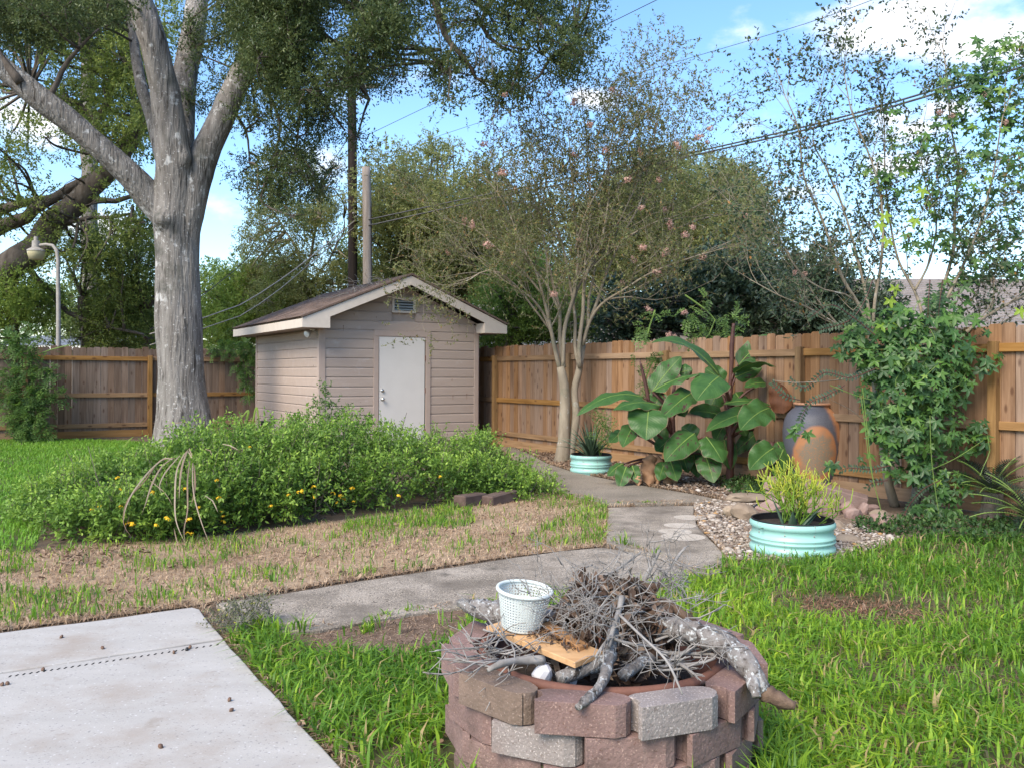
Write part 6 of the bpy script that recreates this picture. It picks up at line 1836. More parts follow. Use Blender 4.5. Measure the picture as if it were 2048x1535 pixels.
# ------------------------------------------------------------------ crepe myrtle in front of the right fence
rgm = np.random.default_rng(44)
MY = 14.3
mb0 = G(1130, 922)
my = thing('crepe_myrtle', 'multi stemmed crepe myrtle with faded pink flowers by the far mint planter', 'tree', (mb0.x, mb0.y, 0))
b = MB(); terms = []
Wm = lambda x, y, dy=0: W(x, y, MY + dy)
limb(b, [mb0 + Vector((-.05, 0, -.05)), Wm(1127, 880), Wm(1130, 820), Wm(1127, 770), Wm(1120, 735)], [.15, .10, .088, .08, .062], .12, 12, .05, 3)
limb(b, [mb0 + Vector((.06, .02, -.05)), Wm(1142, 890, .05), Wm(1153, 830, .05), Wm(1150, 780, .05), Wm(1160, 735, .05), Wm(1166, 690, .1)], [.12, .075, .066, .06, .055, .048], .12, 12, .05, 5)
mains = [
    ([(1120, 740), (1112, 700), (1100, 660), (1078, 615), (1050, 585), (1010, 560)], -.1, .044), ([(1120, 740), (1108, 690), (1096, 640), (1085, 590), (1070, 540), (1045, 490), (1020, 430)], -.3, .046),
    ([(1128, 735), (1120, 680), (1118, 620), (1105, 560), (1090, 500), (1080, 430), (1065, 350)], .2, .046), ([(1125, 735), (1128, 680), (1140, 620), (1150, 560), (1155, 500), (1150, 420), (1140, 330)], 0, .05),
    ([(1160, 735), (1150, 690), (1150, 630), (1140, 560), (1120, 480), (1100, 400), (1085, 300)], .3, .044), ([(1160, 735), (1160, 680), (1165, 620), (1175, 550), (1200, 480), (1215, 400), (1220, 300)], -.1, .05),
    ([(1166, 690), (1175, 650), (1195, 600), (1215, 540), (1245, 480), (1280, 400), (1300, 320)], .2, .045), ([(1166, 690), (1180, 640), (1210, 600), (1260, 570), (1310, 545), (1370, 520), (1430, 500)], -.3, .036),
    ([(1140, 620), (1165, 560), (1205, 500), (1250, 440), (1310, 380), (1350, 320)], .4, .034), ([(1175, 650), (1180, 600), (1190, 540), (1195, 470), (1180, 380), (1170, 250)], .5, .036),
    ([(1100, 660), (1070, 620), (1030, 570), (980, 540), (940, 560), (890, 575)], -.4, .024), ([(1085, 590), (1050, 545), (1000, 500), (950, 460), (900, 440)], .1, .026), ([(1210, 600), (1255, 595), (1310, 600), (1360, 590)], .1, .02),
    ([(1118, 620), (1085, 560), (1040, 500), (1000, 420), (985, 340)], .5, .03), ([(1245, 480), (1300, 450), (1360, 430), (1420, 400)], .2, .024), ([(1150, 500), (1170, 430), (1210, 350), (1250, 250)], -.4, .03),
    ([(1200, 480), (1240, 440), (1300, 300), (1320, 200)], .3, .024), ([(1010, 560), (960, 545), (920, 548), (880, 556)], -.6, .014)]
for (c, dy, r) in mains:
    ctrl = [Wm(x, y, dy * min(1, i / 3)) for i, (x, y) in enumerate(c)]
    n_ = len(c); pts, rr = limb(b, ctrl, [r * .8 * (1 - .72 * i / (n_ - 1)) for i in range(n_)], .12, 7, .06, int(c[-1][0]))
    L = len(pts)
    if c[-1] == (880, 556): terms.append((pts[-1], Vector((-1, 0, -.2)))); continue
    for j in range(L // 3, L, 2):
        d = (pts[min(j + 1, L - 1)] - pts[j - 1]).normalized()
        nd = (d * .8 + Vector(rgm.normal(0, .55, 3)) + Vector((0, 0, .3))).normalized()
        grow(b, pts[j], nd, rgm.uniform(.4, .75), max(.006, rr[j] * .5), 2, rgm, terms, .35, .5, (2, 3), .68, 3, 5, .12, .35)
    grow(b, pts[-1], (pts[-1] - pts[-3]).normalized(), .6, rr[-1], 2, rgm, terms, .3, .45, (2, 3), .7, 3, 5, .12, .3)
b.build('branches', M['bark_myrtle'], my, smooth=True)
def term_leaves(terms, per, rng, sl, nl, ll, lw, jit=.06, spread=.8):
    TP = np.array([list(t[0]) for t in terms]); TD = np.array([list(t[1]) for t in terms])
    S_ = np.repeat(TP, per, 0) + rng.normal(0, jit, (len(TP) * per, 3))
    D_ = nrm(np.repeat(TD, per, 0) + rng.normal(0, .6, (len(S_), 3)))
    t_ = np.linspace(.08, 1, nl); L_ = sl * rng.uniform(.6, 1.3, len(S_))
    P = (S_[:, None] + D_[:, None] * (t_[None, :, None] * L_[:, None, None])).reshape(-1, 3); n = len(P)
    A = nrm(np.repeat(D_, nl, 0) * .5 + unit(n, rng) * spread)
    B = nrm(np.cross(A, unit(n, rng) * .8 + np.array([0, 0, 1.]))) * (lw * .5 * rng.uniform(.7, 1.2, n))[:, None]
    return P, A * (ll * rng.uniform(.65, 1.25, n))[:, None], B, (S_, D_, L_)
Pa, Aa, Ba, (S_, D_, L_) = term_leaves(terms, 6, rgm, .24, 9, .05, .027, .16)
leaf_quads('crown', Pa, Aa, Ba, M['myrtle_leaf'], np.clip(rgm.uniform(0, 1, len(Pa)) ** 1.1, 0, 1), my)
b = MB(); twig_ribbons(b, S_, D_, L_, .0022); b.build('twigs', M['bark_myrtle'], my)
# withered pink flower heads
def petal_cluster(parent, mat, r, n, rng):
    u_ = unit(n, rng); A = nrm(np.cross(u_, unit(n, rng))) * r * .42
    return leaf_quads('flower_cluster', u_ * r * rng.uniform(.5, 1, n)[:, None] * np.array([.8, .8, 1.2]) - A * .5, A, nrm(np.cross(A, u_)) * r * .2, mat, rng.uniform(0, 1, n), parent, .3, True)
fl = [(1036, 172), (1010, 190), (1100, 186), (1063, 190 + 8), (1225, 180), (1240, 190), (1148, 205), (1150, 310), (1190, 335), (1210, 300), (1280, 305), (1318, 360), (1255, 360), (1283, 415), (1330, 420), (1355, 290), (1415, 285), (1398, 275), (1420, 258), (945, 450), (930, 443), (1030, 380), (1005, 345), (1385, 455), (1370, 470),
      (1405, 515), (1315, 545), (1285, 495), (1330, 505), (1268, 520), (1245, 565), (1107, 588), (1338, 670), (1350, 672), (1298, 620), (1368, 625), (1340, 450), (975, 490), (895, 505), (1160, 480), (968, 288), (1180, 250)]
fo = petal_cluster(my, M['petal_pink'], .075, 46, rgm)
for i, (px, py) in enumerate(fl):
    o = fo if i == 0 else fo.copy()
    if i: COL.objects.link(o); o.parent = my
    o.location = W(px, py, MY + rgm.uniform(-.9, .3)) - Vector(my.location); o.rotation_euler = rgm.uniform(0, 6, 3); o.scale = [rgm.uniform(.75, 1.25)] * 3

# ------------------------------------------------------------------ second crepe myrtle at the right, wrapped in vine
rgv = np.random.default_rng(29)
VY = 9.35
vb = G(1790, 1012)
vt = thing('crepe_myrtle', 'sparse crepe myrtle with seed heads standing in the vine by the right fence', 'tree', (vb.x, vb.y, 0))
b = MB(); terms = []
Wv = lambda x, y, dy=0: W(x, y, VY + dy)
limb(b, [vb, Wv(1775, 940), Wv(1762, 870), Wv(1752, 800), Wv(1745, 720), Wv(1740, 660)], [.055, .045, .04, .038, .036, .034], .1, 10, .05, 2)
limb(b, [vb + Vector((.25, .05, 0)), Wv(1835, 900, .1), Wv(1840, 800, .1), Wv(1845, 720, .1), Wv(1850, 650, .1)], [.05, .045, .042, .04, .036], .1, 10, .05, 7)
mains = [
    ([(1740, 660), (1720, 610), (1690, 560), (1665, 500), (1645, 440), (1610, 360), (1595, 260), (1570, 195)], -.2, .032), ([(1740, 660), (1735, 600), (1720, 540), (1700, 470), (1680, 400), (1650, 330), (1625, 280), (1640, 210)], .1, .03),
    ([(1745, 680), (1750, 600), (1760, 530), (1765, 440), (1755, 360), (1720, 270), (1700, 220), (1690, 160)], 0, .03), ([(1850, 650), (1830, 580), (1800, 520), (1780, 430), (1770, 340), (1765, 240)], .2, .028),
    ([(1850, 650), (1880, 580), (1905, 500), (1912, 420), (1915, 330), (1900, 240), (1890, 110)], .1, .034), ([(1850, 650), (1890, 600), (1930, 520), (1965, 430), (1990, 320), (2010, 220)], -.2, .032),
    ([(1850, 700), (1900, 690), (1960, 640), (2030, 600), (2120, 560)], -.1, .045), ([(1845, 710), (1890, 710), (1940, 690), (2010, 640), (2110, 590)], .1, .04), ([(1735, 700), (1700, 670), (1660, 640), (1610, 610), (1560, 590), (1500, 560)], -.3, .024),
    ([(1745, 720), (1720, 690), (1690, 660), (1640, 600), (1580, 520), (1530, 470), (1490, 430)], .2, .024), ([(1830, 580), (1860, 520), (1870, 440), (1850, 350), (1845, 280)], .3, .022), ([(1890, 600), (1950, 560), (2010, 500), (2080, 420)], .2, .026),
    ([(1720, 610), (1690, 590), (1650, 580), (1600, 545), (1560, 480)], -.4, .018), ([(1745, 720), (1700, 750), (1650, 760), (1590, 765), (1545, 760)], -.7, .014), ([(1760, 860), (1740, 850), (1700, 820), (1660, 800)], -.5, .010)]
for (c, dy, r) in mains:
    ctrl = [Wv(x, y, dy * min(1, i / 3)) for i, (x, y) in enumerate(c)]
    n_ = len(c); pts, rr = limb(b, ctrl, [r * .66 * (1 - .75 * i / (n_ - 1)) for i in range(n_)], .1, 7, .05, int(c[-1][1]))
    L = len(pts)
    if r <= .014: continue
    for j in range(L // 5, L, 2):
        d = (pts[min(j + 1, L - 1)] - pts[j - 1]).normalized()
        nd = (d * .8 + Vector(rgv.normal(0, .5, 3)) + Vector((0, 0, .25))).normalized()
        grow(b, pts[j], nd, rgv.uniform(.25, .5), max(.004, rr[j] * .45), 2, rgv, terms, .3, .5, (2, 2), .66, 3, 5, .12, .4)
    grow(b, pts[-1], (pts[-1] - pts[-3]).normalized(), .35, rr[-1], 1, rgv, terms, .3, .45, (2, 2), .7, 3, 5, .12, .3)
b.build('branches', M['bark_myrtle'], vt, smooth=True)
Pa, Aa, Ba, (S_, D_, L_) = term_leaves(terms, 4, rgv, .2, 8, .048, .027, .09)
leaf_quads('crown', Pa, Aa, Ba, M['myrtle_dark'], rgv.uniform(0, 1, len(Pa)), vt)
b = MB(); twig_ribbons(b, S_, D_, L_, .0016); b.build('twigs', M['bark_myrtle'], vt)
# seed capsules
sel = rgv.choice(len(terms), min(len(terms), 170), replace=False)
SP = np.repeat(np.array([list(terms[i][0]) for i in sel]), 13, 0); SD = np.repeat(np.array([list(terms[i][1]) for i in sel]), 13, 0)
P = SP + SD * rgv.uniform(.02, .22, len(SP))[:, None] + rgv.normal(0, .035, SP.shape)
A = unit(len(P), rgv) * .012
leaf_quads('seed_capsules', P, A, nrm(np.cross(A, unit(len(P), rgv))) * .006, M['seed'], rgv.uniform(0, 1, len(P)), vt, .9)
fo = petal_cluster(vt, M['petal_pink'], .045, 36, rgv)
for i, (px, py) in enumerate([(1880, 225), (1905, 232), (2012, 245), (1968, 190), (1590, 545), (1610, 548), (1985, 560), (1490, 430)]):
    o = fo if i == 0 else fo.copy()
    if i: COL.objects.link(o); o.parent = vt
    o.location = W(px, py, VY - .2) - Vector(vt.location); o.rotation_euler = rgv.uniform(0, 6, 3)
# low hanging branches with paired blue green leaves
def pair_branch(name, parent, ctrl, mat, ll, rng, step=.028, toned=(0, .5)):
    pts, rr = smooth_path(ctrl, [.006] + [.005] * (len(ctrl) - 2) + [.002], step)
    P, A, B = [], [], []
    for i in range(2, len(pts)):
        t = (pts[i] - pts[i - 1]).normalized(); s = t.cross(Vector((.2, -1, .3))).normalized(); nn = s.cross(t)
        for sg in (-1, 1):
            a = (s * sg + t * .35 + nn * rng.uniform(-.3, .3)).normalized() * ll * rng.uniform(.8, 1.1)
            P.append(list(pts[i])); A.append(list(a)); B.append(list(t.normalized() * ll * .27))
    o = leaf_quads(name, np.array(P), np.array(A), np.array(B), mat, rng.uniform(*toned, len(P)), parent, .15)
    b = MB(); b.tube(pts, rr, 5); b.build('twig', M['red_stalk'], o)
    return o
for c in ([(1880, 960), (1850, 975), (1825, 1000), (1808, 1030), (1795, 1070)], [(1750, 670), (1700, 630), (1660, 610), (1620, 635)], [(1755, 735), (1700, 755), (1650, 745), (1610, 775), (1580, 760)], [(1690, 770), (1655, 790), (1620, 805), (1600, 840)],
          [(1780, 930), (1740, 938), (1700, 935), (1680, 940)], [(1860, 560), (1857, 600), (1855, 650)], [(1885, 560), (1880, 600), (1876, 640)], [(1775, 960), (1745, 965), (1735, 975)], [(1745, 560), (1730, 600), (1700, 640), (1640, 660)], [(1600, 800), (1570, 790), (1545, 765)]):
    pair_branch('low_branch', vt, [Wv(x, y, -.55 + .01 * k) for k, (x, y) in enumerate(c)], M['myrtle_dark'], .05, rgv)

# palmate vine
vn = thing('climbing_vine', 'dense climbing vine with lobed leaves covering the right myrtle and fence', 'vine', (vb.x + .2, vb.y - .1, 0))
def palmate(size):
    """five pointed lobes round the stalk, slightly cupped"""
    V = [(0, 0, 0)]; F = []
    lob = [(-2.2, .62), (-1.12, .88), (0, 1.0), (1.12, .88), (2.2, .62)]
    ring = []
    for i, (a, l) in enumerate(lob):
        for da, f in ((-.30, .62), (0, 1.0), (.30, .62)):
            ring.append((math.sin(a + da * .88) * l * (f + .04 * (da != 0)), math.cos(a + da * .88) * l * (f + .06 * (da != 0)), -.22 * (l * f) ** 2 + (.05 if da == 0 else .0)))
        if i < 4:
            am = (a + lob[i + 1][0]) / 2
            ring.append((math.sin(am) * .36, math.cos(am) * .36, .0))
    V += ring
    F = [(0, i + 1, i + 2) for i in range(len(ring) - 1)]
    return np.array(V) * size, np.array(F)
LV, LF = palmate(1.0)
def place_palmate(P, N, U, size):
    """transform arrays -> vertices"""
    X = nrm(np.cross(U, N)); Y = np.cross(N, X)
    return P[:, None, :] + size[:, None, None] * (LV[None, :, 0:1] * X[:, None, :] + LV[None, :, 1:2] * Y[:, None, :] + LV[None, :, 2:3] * N[:, None, :])
VB = [((1790, 720), .34, 60), ((1840, 700), .36, 60), ((1780, 790), .34, 80), ((1830, 780), .40, 90), ((1880, 760), .34, 70), ((1750, 700), .26, 40), ((1900, 710), .30, 40), ((1820, 860), .34, 70), ((1870, 850), .30, 45), ((1780, 850), .24, 30), ((1810, 920), .24, 30), ((1860, 940), .22, 28), ((1900, 970), .20, 24),
      ((1880, 1010), .18, 20), ((1850, 1030), .16, 18), ((1940, 880), .18, 14), ((1960, 860), .14, 10), ((1740, 660), .25, 26), ((1800, 650), .28, 40), ((1860, 640), .28, 34), ((1700, 690), .18, 14), ((1960, 720), .22, 16), ((1930, 660), .26, 22), ((1900, 600), .26, 22), ((1940, 520), .3, 24), ((1980, 440), .34, 30), ((1900, 400), .3, 22), ((1960, 340), .34, 34), ((1860, 340), .28, 18),
      ((2010, 280), .36, 44), ((1960, 220), .34, 46), ((1920, 180), .28, 34), ((2010, 160), .38, 60), ((1960, 130), .30, 44), ((2030, 110), .34, 46), ((1880, 270), .24, 20), ((1820, 300), .26, 16), ((1800, 360), .22, 12), ((1840, 420), .2, 9), ((1830, 480), .2, 10), ((2040, 380), .34, 30), ((2040, 520), .3, 18), ((1780, 250), .2, 8), ((1750, 330), .2, 8),
      ((1900, 480), .2, 12), ((2060, 220), .36, 40), ((1730, 920), .10, 4), ((1760, 870), .12, 6), ((1660, 930), .06, 3), ((1600, 860), .10, 5)]
Ps, Ns, Us, Ss, Ts = [], [], [], [], []
for (px, py), r, n in VB:
    n = int(n * 1.9)
    c = np.array(Wv(px, py, -.35 if py > 600 else -.05))
    u_ = unit(n, rgv); 
    P = c + u_ * r * (rgv.uniform(.3, 1, n) ** .5)[:, None] * np.array([1, .8, .9])
    N = nrm(u_ * .4 + np.array([-.15, -.75, .65]) + rgv.normal(0, .35, (n, 3)))
    U = nrm(np.array([0, -.1, -1.0]) + rgv.normal(0, .5, (n, 3)))
    Ps.append(P); Ns.append(N); Us.append(U); Ss.append(rgv.uniform(.055, .11, n) * (.8 if py < 450 else 1) * rgv.choice([.7, 1, 1.15], n)); Ts.append(np.clip(rgv.uniform(0, .9, n) + (.15 if py < 450 else 0), 0, .93))
Ps, Ns, Us, Ss, Ts = map(np.concatenate, (Ps, Ns, Us, Ss, Ts))
for (px, py) in ((1770, 430), (1760, 448), (1775, 480), (1790, 575), (1785, 650), (1780, 600), (1830, 440), (2040, 620), (1845, 380)):
    Ps = np.append(Ps, [list(Wv(px, py, -.4))], 0); Ns = np.append(Ns, [[0, -1, .3]], 0); Us = np.append(Us, [nrm(np.array([[rgv.normal(0, .3), 0, -1]]))[0]], 0); Ss = np.append(Ss, .10); Ts = np.append(Ts, 1.0)
VV = place_palmate(Ps, Ns, Us, Ss)
order = np.argsort(Ps[:, 1])           # nearest first: 300 of them as leaves of their own
order = order[Ps[order, 2] < 4.6]
own = order[:300]; rest = np.setdiff1d(np.arange(len(Ps)), own)
lmesh = {}
for i in own:
    k = int(Ts[i] * 7.99)
    loc = Ps[i]
    X = nrm(np.cross(Us[i:i + 1], Ns[i:i + 1]))[0]; Y = np.cross(Ns[i], X)
    if k not in lmesh:
        o = mesh_np('leaf', LV, LF.ravel(), np.full(len(LF), 3), M['vine_leaf'], vn, True, tone=np.full(len(LV), (k + .5) / 8)); lmesh[k] = o
    else:
        o = lmesh[k].copy(); COL.objects.link(o); o.parent = vn
    R = Matrix((X, Y, Ns[i])).transposed().to_4x4()
    o.matrix_local = Matrix.Translation(Vector(loc) - Vector(vn.location)) @ R @ Matrix.Scale(float(Ss[i]), 4)
n = len(rest); nv = len(LV)
o = mesh_np('leaves_behind', VV[rest].reshape(-1, 3), (LF[None] + (np.arange(n) * nv)[:, None, None]).reshape(-1), np.full(n * len(LF), 3), M['vine_leaf'], vn, tone=np.repeat(Ts[rest], nv)); o['kind'] = 'stuff'
b = MB()
for k in range(46):
    i = rgv.integers(len(Ps)); j = rgv.integers(len(Ps))
    d = np.linalg.norm(Ps - Ps[i], axis=1); cand = np.where((d > .25) & (d < .8))[0]
    if len(cand) == 0: continue
    j = rgv.choice(cand); p, q = Vector(Ps[i]), Vector(Ps[j])
    pts, rr = smooth_path([p, (p + q) / 2 + Vector(rgv.normal(0, .08, 3)), q], .0035, .08); b.tube(pts, rr, 4)
for (c) in ([(1860, 830), (1862, 900), (1868, 960), (1880, 1040)], [(1795, 810), (1805, 850), (1825, 880)], [(1975, 870), (1980, 900), (1968, 930), (1960, 950)], [(1722, 790), (1730, 850), (1740, 930), (1762, 1020)], [(1725, 775), (1735, 860), (1745, 950), (1760, 1010)], [(1745, 800), (1710, 790), (1660, 770)]):
    pts, rr = smooth_path([Wv(x, y, -.6) for x, y in c], .004, .08); b.tube(pts, rr, 4)
b.build('vine_stems', M['green_stem'], vn)

# sago palms in the right corner
def sago(label, px, py, Y, nf, L, rng):
    p = W(px, py, Y); t = thing('sago_palm', label, 'cycad', (p.x, p.y, 0), 0, 'sago palms at the right edge')
    b = MB(); b.tube([(p.x, p.y, 0), (p.x, p.y, max(.08, p.z))], [.12, .10], 10, True, .1); b.build('trunk', M['bark_dark'], t)
    for k in range(nf):
        az = k * 2.399; le = .35 + .9 * (k / nf) + rng.uniform(-.1, .1)
        d = Vector((math.cos(az), math.sin(az), 0))
        pts = [Vector((p.x, p.y, max(.08, p.z)))]
        for j in range(8):
            a = le + j * .11
            pts.append(pts[-1] + (d * math.sin(a) + Vector((0, 0, math.cos(a)))) * L / 8)
        P, A, B = [], [], []
        sp, _ = smooth_path(pts, .01, .022)
        for j in range(2, len(sp)):
            tg = (sp[j] - sp[j - 1]).normalized(); s = tg.cross(Vector((0, 0, 1))); s = s.normalized() if s.length > .01 else Vector((1, 0, 0)); nn = s.cross(tg)
            l_ = .14 * math.sin(math.pi * min(1, .12 + j / len(sp) * .9)) + .02
            for sg in (-1, 1):
                P.append(list(sp[j])); A.append(list((s * sg + tg * .6 + nn * .25).normalized() * l_)); B.append(list(tg * .0065))
        o = leaf_quads('frond', np.array(P), np.array(A), np.array(B), M['cycad'], rng.uniform(0, 1, len(P)), t, .1)
        b = MB(); b.tube(pts, .006, 4); b.build('frond_stalk', M['green_stem'], o)
sago('dark sago palm behind the lower vine at the right fence', 1985, 985, 8.9, 22, .55, rgv)
sago('dark sago palm nearest the lawn at the right edge', 2065, 1050, 8.2, 22, .6, rgv)

# ------------------------------------------------------------------ vines on the fences
def compound_vine(name, label, blobs, Y, n, rng, mat, leaf_len, stems, sl=.22, parentloc=None):
    c = [list(W(px, py, Y + dy)) for px, py, r, dy in blobs]; R = [r for _, _, r, _ in blobs]
    t = thing(name, label, 'vine', parentloc or tuple(W(blobs[-1][0], 880, Y)))
    # ferny leaves: leaflets paired along drooping stalks
    idx = rng.choice(len(c), n, p=np.array(R) ** 2 / (np.array(R) ** 2).sum())
    u_ = unit(n, rng); S_ = np.array(c)[idx] + u_ * np.array(R)[idx][:, None] * (rng.uniform(0, 1, n) ** .45)[:, None] * np.array([1, .45, 1])
    D_ = nrm(u_ * .6 + rng.normal(0, .5, (n, 3)) + np.array([0, -.4, -.25]))
    side = nrm(np.cross(D_, unit(n, rng) * .4 + np.array([0, -.6, .8])))
    t_ = np.linspace(.15, 1, 7); L_ = sl * rng.uniform(.6, 1.2, n)
    P = (S_[:, None] + D_[:, None] * (t_[None, :, None] * L_[:, None, None]) + np.array([0, 0, -1]) * (t_ ** 2 * .05)[None, :, None])
    P2 = np.concatenate([P, P], 1).reshape(-1, 3); m = 14
    Sd = np.concatenate([np.repeat(side[:, None], 7, 1), -np.repeat(side[:, None], 7, 1)], 1).reshape(-1, 3)
    A = nrm(Sd + np.repeat(D_, m, 0) * .5 + rng.normal(0, .2, Sd.shape)) * (leaf_len * rng.uniform(.7, 1.2, len(Sd)))[:, None]
    tone = np.clip(np.repeat(rng.uniform(0, 1, n), m) * .8 + rng.uniform(0, .2, len(Sd)), 0, 1)
    leaf_quads('foliage', P2, A, nrm(np.repeat(D_, m, 0)) * leaf_len * .2, mat, tone, t, .2)
    b = MB(); twig_ribbons(b, S_, D_, L_, .002)
    for s_ in stems:
        pts, rr = smooth_path([W(x, y, Y) for x, y in s_], .012, .15); b.tube(pts, rr, 5)
    b.build('stems', M['green_stem'], t)
    return t
rgw = np.random.default_rng(61)
compound_vine('fence_vine', 'feathery green vine climbing the left end of the greyish fence',
              [(25, 680, .18, 0), (45, 700, .2, 0), (60, 690, .16, 0), (20, 750, .22, 0), (50, 745, .22, 0), (85, 735, .16, 0), (100, 745, .12, 0), (15, 790, .25, 0), (55, 790, .28, -.1), (95, 785, .2, 0), (120, 790, .1, 0), (35, 830, .26, -.1), (70, 830, .24, -.15), (50, 865, .2, -.2), (85, 860, .16, -.2), (5, 680, .15, 0), (60, 655, .08, .1), (110, 700, .06, 0), (60, 880, .16, -.2)],
              17.75, 620, rgw, M['fence_vine'], .075, [[(40, 885), (35, 800), (30, 700), (40, 665)], [(60, 885), (70, 800), (60, 720)], [(50, 720), (100, 700), (140, 690)]])
compound_vine('fence_vine', 'leafy vine spilling over the fence top beside the shed',
              [(430, 700, .14, 0), (450, 698, .16, 0), (470, 697, .16, 0), (490, 698, .16, 0), (500, 705, .14, 0), (485, 740, .14, 0), (495, 765, .14, 0), (470, 730, .08, 0), (500, 790, .08, 0), (505, 715, .12, 0)],
              20.2, 260, rgw, M['fence_vine'], .06, [[(425, 712), (460, 705), (500, 712)], [(490, 710), (495, 760), (500, 810)]], .16)
compound_vine('fence_vine', 'yellow green creeper on the fence boards behind the left banana leaves',
              [(1308, 720, .12, 0), (1315, 745, .12, 0), (1290, 765, .12, 0), (1285, 785, .10, 0), (1320, 715, .12, 0), (1300, 735, .1, 0), (1268, 705, .05, 0)],
              13.2, 70, rgw, M['privet_leaf'], .055, [[(1300, 800), (1290, 760), (1310, 715)]], .16)
compound_vine('fence_vine', 'bright yellow green creeper sprays reaching over the fence top above the bananas',
              [(1290, 655, .12, 0), (1395, 668, .14, 0), (1420, 668, .12, 0), (1460, 660, .12, 0), (1465, 640, .12, 0), (1380, 630, .12, 0), (1430, 625, .1, 0), (1420, 605, .1, 0), (1450, 675, .14, 0), (1310, 630, .1, 0)],
              12.8, 80, rgw, M['privet_leaf'], .062, [[(1400, 690), (1430, 640), (1370, 590)], [(1290, 690), (1300, 650), (1310, 620)]], .18)
# ------------------------------------------------------------------ big live oak by the left fence
rgo = np.random.default_rng(70)
OY = 16.3
ob = W(368, 905, OY); ob.z = 0
oak = thing('oak_tree', 'big live oak with a thick grey lichened trunk forking into heavy limbs', 'tree', tuple(ob))
Wo = lambda x, y, dy=0: W(x, y, OY + dy)
def bark_tube(name, ctrl, radii, parent, mat, sides=30, step=.12, ridge=.035, seed=1, flare=0, amp=.05, knots=()):
    """trunk or limb with flutes, lumps and fine ridges in its surface"""
    pts, rr = smooth_path(ctrl, radii, step)
    n = len(pts)
    t0 = (pts[1] - pts[0]).normalized()
    u = t0.cross(Vector((0, 1, 0))).normalized() if abs(t0.y) < .9 else t0.cross(Vector((1, 0, 0))).normalized()
    V = np.zeros((n, sides, 3))
    frames = []
    for i in range(n):
        t = (pts[min(i + 1, n - 1)] - pts[max(i - 1, 0)]).normalized()
        u = (u - t * u.dot(t)).normalized(); w = t.cross(u)
        for k in range(sides):
            a = 2 * math.pi * k / sides
            V[i, k] = pts[i] + (u * math.cos(a) + w * math.sin(a)) * rr[i]
    C = np.array([list(p) for p in pts])[:, None, :]
    D = V - C; flat = V.reshape(-1, 3)
    lump = (fbm(flat * np.array([1, 1, .55]), 1.5, seed) - .5).reshape(n, sides)
    R = np.array(rr)[:, None]
    Dn = D / R[:, :, None]
    ang = np.arctan2(Dn[:, :, 1], Dn[:, :, 0])
    flute = np.cos(ang * 5 + 1.1 + C[:, :, 2] * .12) * .5 + np.cos(ang * 3 - .6) * .5
    fine = (vnoise(flat * np.array([14, 14, 1.6]), 1.0, seed + 4) - .5).reshape(n, sides)
    s = 1 + lump * .34 + flute * ridge + fine * .05
    if flare:
        h = (C[:, :, 2] - pts[0].z)
        s = s + flare * np.exp(-h / .42) * (1 + .8 * flute)
    P = C + D * s[:, :, None]
    for kp, kr, kh in knots:
        d = np.linalg.norm(P - np.array(list(kp)), axis=2)
        P = P + Dn * (kh * np.exp(-(d / kr) ** 2))[:, :, None]
    F = [(i * sides + k, i * sides + (k + 1) % sides, (i + 1) * sides + (k + 1) % sides, (i + 1) * sides + k) for i in range(n - 1) for k in range(sides)]
    F.append(tuple((n - 1) * sides + k for k in range(sides)))
    mesh_np(name, P.reshape(-1, 3), [i for f_ in F for i in f_], [len(f_) for f_ in F], mat, parent, smooth=True)
    return pts, rr
sk = []
def oak_part(name, ctrl, radii, **k):
    pts, rr = bark_tube(name, ctrl, radii, oak, M['bark'], **k); sk.extend(pts); return pts
oak_part('trunk', [ob, Wo(366, 830), Wo(362, 760), Wo(360, 680), Wo(357, 600), Wo(354, 520), Wo(352, 450), Wo(350, 410, -.05), Wo(347, 350, -.15), Wo(344, 290, -.25), Wo(335, 215, -.35), Wo(322, 150, -.45), Wo(302, 70, -.6), Wo(276, 0, -.7), Wo(240, -90, -.9), Wo(200, -190, -1.1)], [.47, .44, .42, .405, .40, .41, .425, .40, .325, .29, .265, .25, .24, .235, .22, .2],
         seed=3, flare=.30, sides=44, step=.08, ridge=.03, knots=[(Wo(328, 440, -.4), .16, .22), (Wo(372, 315, -.4), .12, .12), (Wo(340, 470, -.4), .10, .05)])
oak_part('limb', [Wo(345, 470), Wo(325, 425), Wo(296, 392, -.1), Wo(260, 350, -.3), Wo(210, 305, -.5), Wo(150, 250, -.7), (Wo(90, 205, -.9)), Wo(40, 165, -1.0), Wo(-20, 115, -1.2), Wo(-110, 40, -1.5), Wo(-220, -50, -1.8), Wo(-330, -150, -2.2)], [.18, .27, .27, .24, .225, .215, .21, .205, .195, .17, .14, .09], seed=8, step=.12, ridge=.02, sides=30, knots=[(Wo(180, 300, -.8), .10, .05)])
oak_part('limb', [Wo(372, 500), Wo(376, 430, .0), Wo(394, 345, .05), Wo(418, 290, .1), Wo(446, 230, .1), Wo(472, 170, .1), Wo(498, 115, .0), Wo(540, 40, -.2), Wo(600, -40, -.4), Wo(690, -130, -.8)], [.20, .30, .30, .255, .235, .22, .20, .18, .16, .13], seed=23, step=.12, ridge=.02, sides=30)
oak_part('limb', [Wo(362, 330, .4), Wo(362, 260, .8), Wo(366, 180, 1.2), Wo(382, 90, 1.6), Wo(392, 10, 2.0), Wo(400, -90, 2.4)], [.24, .25, .245, .24, .22, .19], seed=31, step=.14, ridge=.015, sides=24)
oak_part('limb', [Wo(350, 420, .1), Wo(330, 340, .4), Wo(304, 240, .8), Wo(285, 180, 1.0), Wo(270, 100, 1.4), Wo(262, 20, 1.8)], [.16, .15, .12, .11, .10, .09], seed=37, step=.16, ridge=.01, sides=16)
b = MB()
